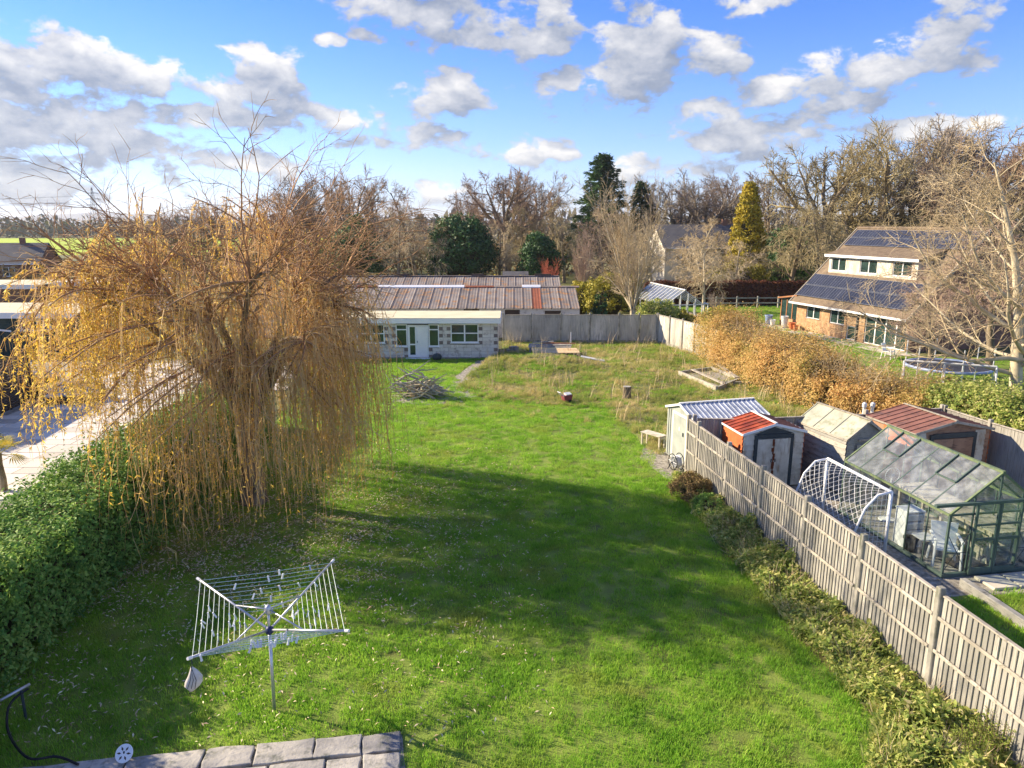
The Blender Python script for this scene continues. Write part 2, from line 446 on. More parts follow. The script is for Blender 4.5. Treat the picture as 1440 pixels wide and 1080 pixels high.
M['brown_clad'] = mat('brown_cladding', [S(136, 102, 82), S(172, 136, 110), S(150, 122, 104)], 3, 6, rough=0.65, objrand=0.45, vein=(4, (1, 1, 3), S(112, 88, 74)))
M['felt'] = mat('mossy_felt', [S(148, 150, 136), S(172, 172, 156), S(190, 188, 172)], 1.8, 6, rough=0.95, bump=0.3, contrast=1.2, vein=(3.5, (1, 1, 1), S(132, 136, 108)))
M['gh_green'] = mat('green_frame', [S(66, 84, 78), S(84, 102, 94)], 3, 3, rough=0.5, spec=0.4)
M['gh_lime'] = mat('algae_green_frame', [S(74, 92, 82), S(112, 126, 88), S(80, 98, 86)], 3.5, 4, rough=0.6)
M['glass'] = glass_mat('clear_glass')
M['roof_glass'] = glass_mat('sheen_glass', clear=0.72, lo=0.16)  # roof panes carry more of the painted whitish sky reflection
M['net'] = mat('white_net', [S(228, 230, 232)], 2, 2, rough=0.7)
M['brick_yellow'] = mat('yellow_brick', [S(150, 116, 86), S(178, 142, 106), S(196, 164, 126)], 5, 5, rough=0.9, vein=(14.0, (1, 1, 4), S(140, 112, 88)))
M['brick_grey'] = mat('grey_brown_brick', [S(112, 102, 98), S(140, 128, 120)], 3, 3, rough=0.9, objrand=0.5)
M['block'] = mat('pale_block', [S(196, 190, 180), S(218, 212, 202), S(228, 224, 214)], 2.0, 5, rough=0.9, objrand=0.5, vein=(5.0, (1, 1, 1), S(170, 160, 150)))
M['mortar'] = mat('mortar', [S(150, 144, 136), S(170, 164, 156)], 5, 3, rough=0.95)
M['roof_felt'] = mat('pale_flat_roof', [S(196, 188, 160), S(214, 206, 178)], 1.2, 4, rough=0.9)
M['asbestos'] = mat('lichened_sheet', [S(104, 96, 94), S(130, 122, 118), S(154, 146, 140)], 0.9, 7, rough=0.9, objrand=0.5, contrast=1.2, vein=(1.7, (1, 1, 1), S(158, 116, 76)))
M['rust_sheet'] = mat('rust_red_sheet', [S(124, 72, 54), S(150, 88, 64)], 2, 4, rough=0.85)
M['dark_in'] = mat('dark_interior', [S(34, 36, 38), S(44, 46, 50)], 2, 2, rough=0.9)
M['pane'] = mat('window_glass', [S(30, 48, 46), S(54, 76, 74)], 1.5, 3, rough=0.06, spec=0.7)
M['solar'] = mat('solar_cells', [S(34, 38, 54), S(52, 56, 72)], 1.2, 3, rough=0.3, spec=0.35)
M['solar_rim'] = mat('solar_rim', [S(120, 126, 140), S(140, 144, 154)], 2, 2, rough=0.5, metal=0.2)
M['tile'] = mat('brown_roof_tile', [S(92, 80, 68), S(120, 104, 86), S(138, 122, 100)], 3, 5, rough=0.9, objrand=0.2, vein=(8, (1, 1, 5), S(84, 74, 64)))
M['wood_brown'] = mat('brown_joinery', [S(142, 94, 62), S(170, 118, 80)], 3, 4, rough=0.6)
M['terracotta'] = mat('terracotta', [S(182, 98, 58), S(206, 122, 78)], 4, 3, rough=0.8)
M['blue_glaze'] = mat('blue_glaze', [S(120, 140, 180), S(160, 174, 204)], 4, 3, rough=0.3)
M['bark'] = mat('bark', [S(92, 80, 66), S(132, 118, 98), S(156, 142, 120)], 3, 6, rough=0.95, vs=(1, 1, 0.35), bump=0.6, bscale=14)
M['bark_pale'] = mat('pale_bark', [S(158, 144, 118), S(190, 178, 150), S(212, 200, 172)], 2.5, 5, rough=0.9, bump=0.3, bscale=14)
M['twig_brown'] = mat('twig_brown', [S(126, 104, 88), S(160, 136, 114), S(188, 164, 138)], 0.25, 3, rough=0.9, objrand=0.5)
M['twig_grey'] = mat('twig_grey', [S(120, 110, 100), S(150, 138, 124), S(176, 162, 142)], 0.25, 3, rough=0.9, objrand=0.5)
M['twig_tan'] = mat('twig_tan', [S(180, 160, 126), S(206, 188, 154)], 0.5, 3, rough=0.9)
M['twig_pink'] = mat('twig_pink', [S(152, 126, 112), S(186, 162, 142)], 0.5, 3, rough=0.9)
M['twig_gold'] = mat('twig_gold', [S(124, 112, 82), S(158, 144, 106), S(184, 170, 132)], 0.3, 3, rough=0.9, objrand=0.3)
M['twig_red'] = mat('twig_red', [S(168, 84, 64), S(192, 112, 86)], 0.5, 3, rough=0.8)
M['willow_strand'] = mat('willow_strand', [S(220, 186, 126), S(240, 212, 156), S(250, 234, 196)], 0.5, 4, rough=0.7, island=0.6, trans=0.5)
M['willow_leaf'] = mat('willow_leaf', [S(224, 184, 76), S(240, 208, 92), S(244, 222, 126)], 0.6, 3, rough=0.6, island=0.6, trans=0.5)
M['willow_twig'] = mat('willow_twig', [S(136, 102, 78), S(172, 134, 98), S(200, 162, 118)], 0.6, 3, rough=0.8, island=0.4)
M['laurel'] = mat('evergreen_leaf', [S(72, 112, 58), S(100, 144, 68), S(142, 176, 86), S(172, 190, 106)], 1.0, 5, rough=0.6, island=0.55, trans=0.35, spec=0.2)
M['dark_green'] = mat('dark_evergreen', [S(38, 66, 38), S(56, 92, 48), S(92, 124, 64)], 0.7, 4, rough=0.55, island=0.6, trans=0.15)
M['fir'] = mat('fir_needles', [S(44, 74, 46), S(68, 104, 62), S(118, 140, 80)], 0.5, 4, rough=0.6, island=0.6, trans=0.15)
M['gold_conifer'] = mat('golden_conifer', [S(120, 116, 36), S(176, 158, 44), S(204, 180, 62)], 0.7, 4, rough=0.6, island=0.55, trans=0.2)
M['gold_hedge'] = mat('russet_hedge_leaf', [S(140, 146, 72), S(190, 164, 96), S(218, 184, 122), S(198, 150, 88)], 0.5, 5, rough=0.7, island=0.55, trans=0.35, contrast=1.3)
M['beech'] = mat('beech_leaf', [S(74, 44, 32), S(104, 62, 42), S(140, 88, 58)], 0.8, 4, rough=0.7, island=0.6, trans=0.15)
M['ivy'] = mat('ivy_yellow', [S(108, 112, 36), S(158, 152, 50), S(190, 172, 70)], 0.7, 4, rough=0.6, island=0.55, trans=0.2)
M['bramble'] = mat('bramble', [S(88, 74, 54), S(130, 108, 74), S(152, 132, 86), S(92, 98, 48)], 0.35, 4, rough=0.8, island=0.5, trans=0.15)
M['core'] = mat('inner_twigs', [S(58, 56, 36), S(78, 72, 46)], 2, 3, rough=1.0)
M['lavender'] = mat('rosemary_leaf', [S(96, 118, 44), S(146, 158, 66), S(70, 92, 48)], 3, 3, island=0.6, trans=0.15)
M['field'] = mat('field', [S(150, 176, 34), S(172, 190, 42)], 0.02, 4, rough=0.9)
M['far_wood'] = mat('far_wood', [S(122, 118, 104), S(146, 138, 118)], 0.05, 5, rough=1.0)
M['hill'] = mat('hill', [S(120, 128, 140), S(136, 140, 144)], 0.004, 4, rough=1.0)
M['steel'] = mat('pylon_steel', [S(112, 118, 126), S(132, 136, 142)], 0.5, 2, rough=0.6, metal=0.3)
M['palm'] = mat('palm_leaf', [S(110, 118, 34), S(170, 160, 50), S(206, 176, 66)], 3, 3, island=0.6, trans=0.2)
M['far_brick'] = mat('far_brick', [S(124, 92, 78), S(148, 112, 94)], 1, 4, rough=0.9)
M['far_tile'] = mat('far_slate_roof', [S(84, 84, 88), S(106, 104, 104)], 1, 4, rough=0.85)
M['cream_wall'] = mat('cream_render', [S(218, 208, 190), S(230, 222, 206)], 1, 3, rough=0.9)
M['green_door'] = mat('dark_green_door', [S(30, 52, 52), S(40, 64, 62)], 1, 3, rough=0.5)
M['plastic_grey'] = mat('pale_grey_plastic', [S(200, 202, 204), S(214, 216, 218)], 2, 2, rough=0.4)
M['red_plastic'] = mat('faded_red', [S(126, 58, 62), S(150, 80, 82)], 6, 3, rough=0.7)
M['blue_cloth'] = mat('trampoline_mat', [S(40, 44, 56), S(58, 62, 76)], 2, 2, rough=0.8)

rng = np.random.default_rng(11)
random.seed(5)

# ------------------------------------------------------------------ setting: ground
def sheet(name, pts, z, m, kind='structure', thick=0.0):
    b = MB(); n = len(pts)
    b.add([(p[0], p[1], z) for p in pts], [tuple(range(n))])
    o = b.build(name, m)
    for poly in o.data.polygons:
        if poly.normal.z < 0: o.data.flip_normals(); break
    return tag(o, kind=kind)
sheet('ground', [(-4000, -60), (4000, -60), (4000, 9000), (-4000, 9000)], 0.0, M['earth'])

def inside(poly, X, Y):
    c = np.zeros(len(X), bool); n = len(poly)
    for i in range(n):
        x0, y0 = poly[i][:2]; x1, y1 = poly[(i + 1) % n][:2]
        cond = ((y0 > Y) != (y1 > Y)) & (X < (x1 - x0) * (Y - y0) / (y1 - y0 + 1e-12) + x0)
        c ^= cond
    return c

LAWN = [(-8.6, 8.0), at(100, 1076), at(565, 1026), at(572, 1090), (4.2, 7.2), at(1230, 1010), at(1130, 905), at(1010, 765), at(955, 690), at(915, 640),
        at(868, 585), at(850, 568), at(700, 562), at(655, 556), at(640, 528), at(672, 508), (-1.2, 39.3), (-11.5, 39.3), (-9.4, 30), (-8.9, 24)]
ROUGH = [at(640, 548), at(700, 566), at(862, 576), at(915, 640), at(935, 640), (5.2, 22.6), (8.0, 22.9), (14.0, 22.5), (15.0, 24.0), (12.2, 29.0), (11.2, 38.6), (9.2, 44.8), (-0.6, 44.8), (-0.7, 39.6), at(668, 520)]
sheet('lawn', LAWN, 0.004, M['lawn_soil'])
MOUND = at(730, 512)
def rough_z(X, Y):
    X, Y = np.asarray(X, float), np.asarray(Y, float)
    return 0.5 * np.exp(-(((X - MOUND.x - 0.8) / 3.0) ** 2 + ((Y - MOUND.y) / 2.2) ** 2)) + 0.22 * np.exp(-(((X - 5.6) / 2.5) ** 2 + ((Y - 34.5) / 3.0) ** 2)) \
        + 0.07 * np.sin(X * 1.3 + 0.7 * Y) * np.cos(Y * 0.9)
nx, ny = 60, 70
gx, gy = np.meshgrid(np.linspace(-4, 16, nx), np.linspace(20, 45.2, ny))
ins = inside(ROUGH, gx.ravel(), gy.ravel())
gz = np.where(ins, np.maximum(rough_z(gx.ravel(), gy.ravel()), 0) + 0.012, -0.25)
Fq = []
for j in range(ny - 1):
    for i in range(nx - 1):
        Fq.append((j * nx + i, j * nx + i + 1, (j + 1) * nx + i + 1, (j + 1) * nx + i))
tag(np_mesh('rough_ground', np.stack([gx.ravel(), gy.ravel(), gz], 1), np.array(Fq), M['earth'], smooth=True), kind='structure')
sheet('shed_garden_ground', [(5.7, 19.9), (6.95, 8.0), (8.0, 5.0), (17, 5.0), (14.4, 19.0), (13.6, 21.4), (8.0, 20.2)], 0.006, M['gravel'])
NLAWN = [(6.95, 8.0), (7.9, 12.9), (9.2, 13.2), (16.0, 13.6), (17, 5.0), (8.0, 5.0)]
sheet('side_lawn', NLAWN, 0.011, M['lawn_soil'])
HLAWN = [(15.2, 24.5), (13.6, 30), (12.6, 42), (14.5, 66), (27.5, 66.0), (22.5, 52), (22.0, 49), (23.5, 40), (60, 38), (60, 16), (18.8, 15.5)]
WLAWN = [(-26, 3), (-10.4, 3), (-10.7, 17.4), (-26, 17.4)]
sheet('hedge_side_lawn', WLAWN, 0.007, M['lawn_soil'])
sheet('house_lawn', HLAWN, 0.007, M['lawn_soil'])
sheet('concrete_path', [at(905, 628), at(938, 634), at(985, 668), at(975, 690), at(935, 672), at(900, 645)], 0.010, M['gravel'])
sheet('garden_path', [at(640, 530), at(672, 506), at(690, 506), at(668, 530), at(678, 558), at(618, 562)], 0.009, M['gravel'])
sheet('side_yard_ground', [(-40, 17.5), (-10.6, 17.5), (-11.6, 39.0), (-40, 39.0)], 0.005, M['gravel'])
sheet('field', [(-600, 176), (-70, 176), (-60, 385), (-900, 385)], 0.02, M['field'])
b = MB()
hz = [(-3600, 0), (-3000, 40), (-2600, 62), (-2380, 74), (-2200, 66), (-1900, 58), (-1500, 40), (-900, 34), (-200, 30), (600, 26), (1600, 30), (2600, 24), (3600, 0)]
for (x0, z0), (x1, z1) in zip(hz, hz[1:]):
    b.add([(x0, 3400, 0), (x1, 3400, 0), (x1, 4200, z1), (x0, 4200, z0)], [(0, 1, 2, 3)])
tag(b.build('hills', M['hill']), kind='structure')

# ------------------------------------------------------------------ scattered ground cover (stuff nobody could count)
def tuft(name, rng, n, rad, h0, h1, wid, lean, m):
    P = np.zeros((n, 3)); a = rng.random(n) * 6.283; r = rad * np.sqrt(rng.random(n))
    P[:, 0] = r * np.cos(a); P[:, 1] = r * np.sin(a)
    h = h0 + (h1 - h0) * rng.random(n)
    b_ = rng.random(n) * 6.283
    L = np.stack([np.cos(b_), np.sin(b_)], 1) * (lean * h * (0.3 + rng.random(n)))[:, None]
    s = np.stack([-np.sin(b_), np.cos(b_), np.zeros(n)], 1) * wid
    mid = P.copy(); mid[:, :2] += L * 0.35; mid[:, 2] += h * 0.62
    tip = P.copy(); tip[:, :2] += L; tip[:, 2] += h
    V = np.stack([P - s, P + s, mid + s * 0.75, mid - s * 0.75, tip], 1).reshape(-1, 3)
    k5 = np.arange(n)[:, None] * 5
    F = np.concatenate([k5 + np.array([[0, 1, 2]]), k5 + np.array([[0, 2, 3]]), k5 + np.array([[3, 2, 4]])])
    me = bpy.data.meshes.new(name); me.from_pydata(V.tolist(), [], F.tolist()); me.materials.append(m)
    return bpy.data.objects.new(name, me)

def scatter(name, pts, scl, protos, rng, tilt=0.1):
    n = len(pts)
    me = bpy.data.meshes.new(name); me.vertices.add(n); me.vertices.foreach_set('co', np.ascontiguousarray(pts, np.float32).ravel())
    rot = np.stack([rng.normal(size=n) * tilt, rng.normal(size=n) * tilt, rng.random(n) * 6.283], 1).astype(np.float32)
    at_ = me.attributes.new('rot', 'FLOAT_VECTOR', 'POINT'); at_.data.foreach_set('vector', rot.ravel())
    at_ = me.attributes.new('scl', 'FLOAT', 'POINT'); at_.data.foreach_set('value', np.ascontiguousarray(scl, np.float32))
    at_ = me.attributes.new('idx', 'INT', 'POINT'); at_.data.foreach_set('value', rng.integers(0, len(protos), n).astype(np.int32))
    o = link(bpy.data.objects.new(name, me))
    ng = bpy.data.node_groups.new(name, 'GeometryNodeTree')
    ng.interface.new_socket('Geometry', in_out='INPUT', socket_type='NodeSocketGeometry')
    ng.interface.new_socket('Geometry', in_out='OUTPUT', socket_type='NodeSocketGeometry')
    N, L = ng.nodes, ng.links
    i_, o_ = N.new('NodeGroupInput'), N.new('NodeGroupOutput')
    iop = N.new('GeometryNodeInstanceOnPoints'); j = N.new('GeometryNodeGeometryToInstance')
    for p in reversed(protos):
        oi = N.new('GeometryNodeObjectInfo'); oi.inputs['Object'].default_value = p; L.new(oi.outputs['Geometry'], j.inputs[0])
    def named(nm, typ):
        q = N.new('GeometryNodeInputNamedAttribute'); q.data_type = typ; q.inputs['Name'].default_value = nm; return q.outputs['Attribute']
    L.new(i_.outputs[0], iop.inputs['Points']); L.new(j.outputs[0], iop.inputs['Instance'])
    iop.inputs['Pick Instance'].default_value = True
    L.new(named('idx', 'INT'), iop.inputs['Instance Index']); L.new(named('rot', 'FLOAT_VECTOR'), iop.inputs['Rotation']); L.new(named('scl', 'FLOAT'), iop.inputs['Scale'])
    L.new(iop.outputs[0], o_.inputs[0])
    md = o.modifiers.new('scatter', 'NODES'); md.node_group = ng
    return o

def fill(poly, dens, rng, zf=None, thin=None):
    xs = [p[0] for p in poly]; ys = [p[1] for p in poly]
    n = int((max(xs) - min(xs)) * (max(ys) - min(ys)) * dens)
    X = min(xs) + (max(xs) - min(xs)) * rng.random(n); Y = min(ys) + (max(ys) - min(ys)) * rng.random(n)
    k_ = inside(poly, X, Y)
    if thin is not None: k_ &= rng.random(n) < thin(X, Y)
    X, Y = X[k_], Y[k_]
    Z = np.zeros(len(X)) if zf is None else zf(X, Y)
    return np.stack([X, Y, Z], 1)
def lump(X, Y, f=1.0, s=0.0):
    return 0.5 + 0.5 * np.sin(X * 2.1 * f + 1.3 * np.sin(Y * 1.7 * f + s) + s) * np.sin(Y * 2.6 * f + 1.1 * np.sin(X * 2.3 * f))

lawn_tufts = [tuft('grass_tuft', rng, 70, 0.17, 0.03, 0.085, 0.0045, 0.55, M['grass']) for _ in range(5)]
pl = fill(LAWN, 46, rng, lambda X, Y: X * 0 + 0.004, lambda X, Y: np.where(Y < 20, 1.0, 0.62))
cl = lump(pl[:, 0], pl[:, 1], 2.0) * 0.6 + lump(pl[:, 0], pl[:, 1], 4.3, 2.0) * 0.4
def track(X, Y, pts, w_):
    d = np.full(len(X), 9.0)
    for a, b in zip(pts, pts[1:]):
        a, b = np.array(a[:2]), np.array(b[:2]); v = b - a
        f = np.clip(((X - a[0]) * v[0] + (Y - a[1]) * v[1]) / (v @ v), 0, 1)
        d = np.minimum(d, np.hypot(X - a[0] - f * v[0], Y - a[1] - f * v[1]))
    return np.exp(-(d / w_) ** 2)
TR = track(pl[:, 0], pl[:, 1], [at(905, 740), at(860, 840), at(822, 900), at(815, 1000), at(800, 1075)], 0.11) + track(pl[:, 0], pl[:, 1], [at(870, 740), at(845, 800), at(790, 900), at(760, 1075)], 0.09) * 0.7
under = 0.9 * np.clip(TR, 0, 1) + np.exp(-(((pl[:, 0] + 6.2) / 3.2) ** 2 + ((pl[:, 1] - 16.6) / 2.6) ** 2))
tag(scatter('lawn_grass', pl, np.maximum(0.25, 1.0) * (0.62 + 0.85 * cl * rng.random(len(pl)) + 0.2 * rng.random(len(pl))) * (1 - 0.45 * under), lawn_tufts, rng), 'short bright green grass of the long lawn', 'grass', kind='stuff')
pl2 = np.concatenate([fill(ROUGH, 26, rng, lambda X, Y: np.maximum(rough_z(X, Y), 0) + 0.02, lambda X, Y: lump(X, Y, 0.55, 5.0) ** 2), fill(NLAWN, 34, rng, lambda X, Y: X * 0 + 0.011), fill(HLAWN, 6, rng, lambda X, Y: X * 0 + 0.007), fill(WLAWN, 16, rng, lambda X, Y: X * 0 + 0.007)])
tag(scatter('neighbour_grass', pl2, 0.8 + 0.6 * rng.random(len(pl2)), lawn_tufts, rng), 'mown grass of the neighbouring gardens', 'grass', kind='stuff')
rough_tufts = [tuft('long_grass_tuft', rng, 44, 0.2, 0.12, 0.42, 0.006, 0.7, M['rough_grass']) for _ in range(5)]
_band = [at(560, 548), at(640, 545), at(700, 566), at(862, 576), at(915, 640), at(880, 640), at(820, 600), at(700, 586), at(600, 575)]
pr = np.concatenate([fill(ROUGH, 34, rng, lambda X, Y: np.maximum(rough_z(X, Y), 0)), fill(_band, 7, rng, None, lambda X, Y: lump(X, Y, 1.2, 2.0) ** 2)])
tag(scatter('rough_grass', pr, (0.2 + 0.62 * lump(pr[:, 0], pr[:, 1], 0.8, 1.0) * rng.random(len(pr)) + 0.2 * rng.random(len(pr))) * np.where((np.abs(pr[:, 0] - MOUND.x - 1.9) < 1.7) & (pr[:, 1] > MOUND.y - 0.4) & (pr[:, 1] < MOUND.y + 2.8), 0.35, 1.0), rough_tufts, rng, 0.2), 'tangled straw coloured rough grass by the back fence', 'grass', kind='stuff')
stalk_t = [tuft('stalk_tuft', rng, 9, 0.18, 0.5, 1.0, 0.006, 0.25, M['dry_stalk']) for _ in range(3)]
ps = fill(ROUGH, 1.3, rng, lambda X, Y: np.maximum(rough_z(X, Y), 0), lambda X, Y: lump(X, Y, 0.5, 3.0))
tag(scatter('dry_stalks', ps, 0.5 + 0.8 * rng.random(len(ps)), stalk_t, rng, 0.15), 'thin dry weed stalks standing in the rough grass', 'weeds', kind='stuff')

# fallen willow leaves, thickest under the tree and on the shaded left half of the lawn
n = 26000
n1 = n * 2 // 3; n2 = n - n1
X = np.concatenate([-5.6 + 2.3 * rng.normal(size=n1), -8.3 + 9.0 * rng.random(n2) ** 1.7]); Y = np.concatenate([16.2 + 2.2 * rng.normal(size=n1), 8.8 + 14 * rng.random(n2)])
kd = rng.random(n) < 0.15 + 0.85 * lump(X, Y, 1.1, 3.0) ** 1.5; X, Y = X[kd], Y[kd]
kk = inside(LAWN, X, Y); X, Y = X[kk], Y[kk]
up = np.zeros((len(X), 3)); up[:, 2] = 1
V, F = leaves(np.stack([X, Y, 0.055 + 0.05 * rng.random(len(X))], 1), 0.07, 0.28, rng, up, 0.5)
tag(np_mesh('fallen_leaves', V, F, M['dead_leaf']), 'pale fallen willow leaves strewn over the lawn', 'leaves', kind='stuff')

# ------------------------------------------------------------------ closeboard fence beside the lawn: every board a piece
def board_mesh(w_, h_, t0=0.026, t1=0.006):
    b = MB()                                          # feather-edged board, thick on one side
    b.add([(0, 0, 0), (w_, 0, 0), (w_, -t0, 0), (0, -t1, 0), (0, 0, h_), (w_, 0, h_), (w_, -t0, h_), (0, -t1, h_)],
          [(0, 1, 2, 3), (7, 6, 5, 4), (0, 4, 5, 1), (1, 5, 6, 2), (2, 6, 7, 3), (3, 7, 4, 0)])
    return b
_bm = {}
def shared(key, builder, name, m, parent):
    if key not in _bm:
        o = builder().build(name, m, parent); _bm[key] = o.data; return o
    return link(bpy.data.objects.new(name, _bm[key]), parent)

def board_fence(label, pts, h=1.75, boards=True, flip=1, post_m='concrete', board_m='timber', gravel=True, name='board_fence', rail=True):
    p0 = Vector((*pts[0][:2], 0))
    f = thing(name, label, 'fence', p0)
    n = len(pts) - 1
    for i, p in enumerate(pts):
        q = Vector((*p[:2], 0)) - p0
        hh = h + 0.09 + 0.02 * random.random()
        o = MB().box((0, 0, hh / 2), (0.105, 0.115, hh)).build('post', M[post_m], f)
        o.location = q
        d = Vector(pts[min(i + 1, n)][:2]) - Vector(pts[max(i - 1, 0)][:2])
        o.rotation_euler = (random.gauss(0, 0.006), random.gauss(0, 0.006), math.atan2(d.y, d.x))
        bevel(o, 0.012)
    for a, c in zip(pts, pts[1:]):
        a, c = Vector((*a[:2], 0)), Vector((*c[:2], 0))
        d = c - a; L = d.length - 0.12; rz = math.atan2(d.y, d.x)
        e = bpy.data.objects.new('fence_panel', None); link(e, f)
        e.location = a - p0 + d.normalized() * 0.06; e.rotation_euler = (0, random.gauss(0, 0.004), rz)
        z0 = 0.16 if gravel else 0.03
        if gravel: part('gravel_board', M['concrete'], e, ((0, -0.025, 0), (L, 0.025, z0 - 0.005)))
        hb = h - z0 - 0.03 + random.uniform(-0.015, 0.015)
        if boards:
            nb = max(3, int(round(L / 0.102))); w_ = L / nb
            for k_ in range(nb):
                o = shared(('b', round(hb, 1), board_m), lambda: board_mesh(0.1, hb), 'board', M[board_m], e)
                o.location = (k_ * w_ + random.gauss(0, 0.002), flip * 0.0 - 0.012, z0 + random.gauss(0, 0.004))
                o.rotation_euler = (0, random.gauss(0, 0.004), 0); o.scale = ((w_ - 0.004) / 0.1, 1, 1)
            for zz in (0.42, 0.78) if rail else ():
                o = MB().box((L / 2, flip * 0.056 - 0.010, z0 + hb * zz), (L, 0.036, 0.055)).build('rail', M['timber_pale'], e); bevel(o, 0.008)
            for zz in (0.02,):
                MB().box((L / 2, flip * 0.055 - 0.010, z0 + 0.03), (L, 0.03, 0.05)).build('rail', M['timber_pale'], e)
        else:
            b = MB(); nb = max(3, int(round(L / 0.1))); w_ = L / nb
            for k_ in range(nb):
                t = 0.012 * random.random()
                b.box((k_ * w_ + w_ / 2, t, z0 + hb / 2 + random.gauss(0, 0.006)), (w_ * 0.93, 0.018, hb))
            b.build('board_panel', M[board_m], e)
            if rail: MB().box((L / 2, 0.035, z0 + hb * 0.5), (L, 0.03, 0.05)).build('rail', M['timber_pale'], e)
        o = MB().box((L / 2, -0.004, z0 + hb + 0.017), (L, 0.075, 0.03)).build('capping', M['timber_pale'], e); bevel(o, 0.008)
    return f

# posts from the end beside the grey metal shed towards the camera; the rails face the lawn
fy = [20.35, 19.6, 17.72, 15.84, 13.96, 12.06, 10.12, 8.2, 6.3]
fx = lambda y: 5.33 + (19.9 - y) * 0.142
F_NEAR = [(fx(y), y) for y in fy]
board_fence('weathered closeboard fence with concrete posts along the lawn border', F_NEAR, 1.78, True, -1)
board_fence('grey board fence running behind the row of sheds', [(5.45, 20.42), (7.2, 20.35), (9.0, 20.62), (10.8, 20.95), (12.2, 21.35), (13.5, 21.6)], 1.78, False, name='board_fence')
board_fence('sunlit board fence curving away beside the brown shed', [(13.56, 21.55), (13.9, 19.9), (14.35, 18.2), (14.9, 16.4), (15.4, 14.6)], 1.78, False, name='board_fence')
board_fence('silvery board fence across the end of the rough grass', [(-0.55, 45.0), (1.25, 45.0), (3.1, 45.0), (4.95, 45.0), (6.8, 45.0), (8.1, 45.0), (9.25, 45.0)], 1.8, False, name='board_fence', rail=False, board_m='timber_silver')
board_fence('sunlit pale board fence between the rough grass and the old glasshouse', [(9.3, 44.9), (9.75, 43.6), (10.2, 42.2), (10.6, 40.9), (11.0, 39.6), (11.35, 38.4)], 1.8, False, name='board_fence', rail=False, board_m='timber_silver')

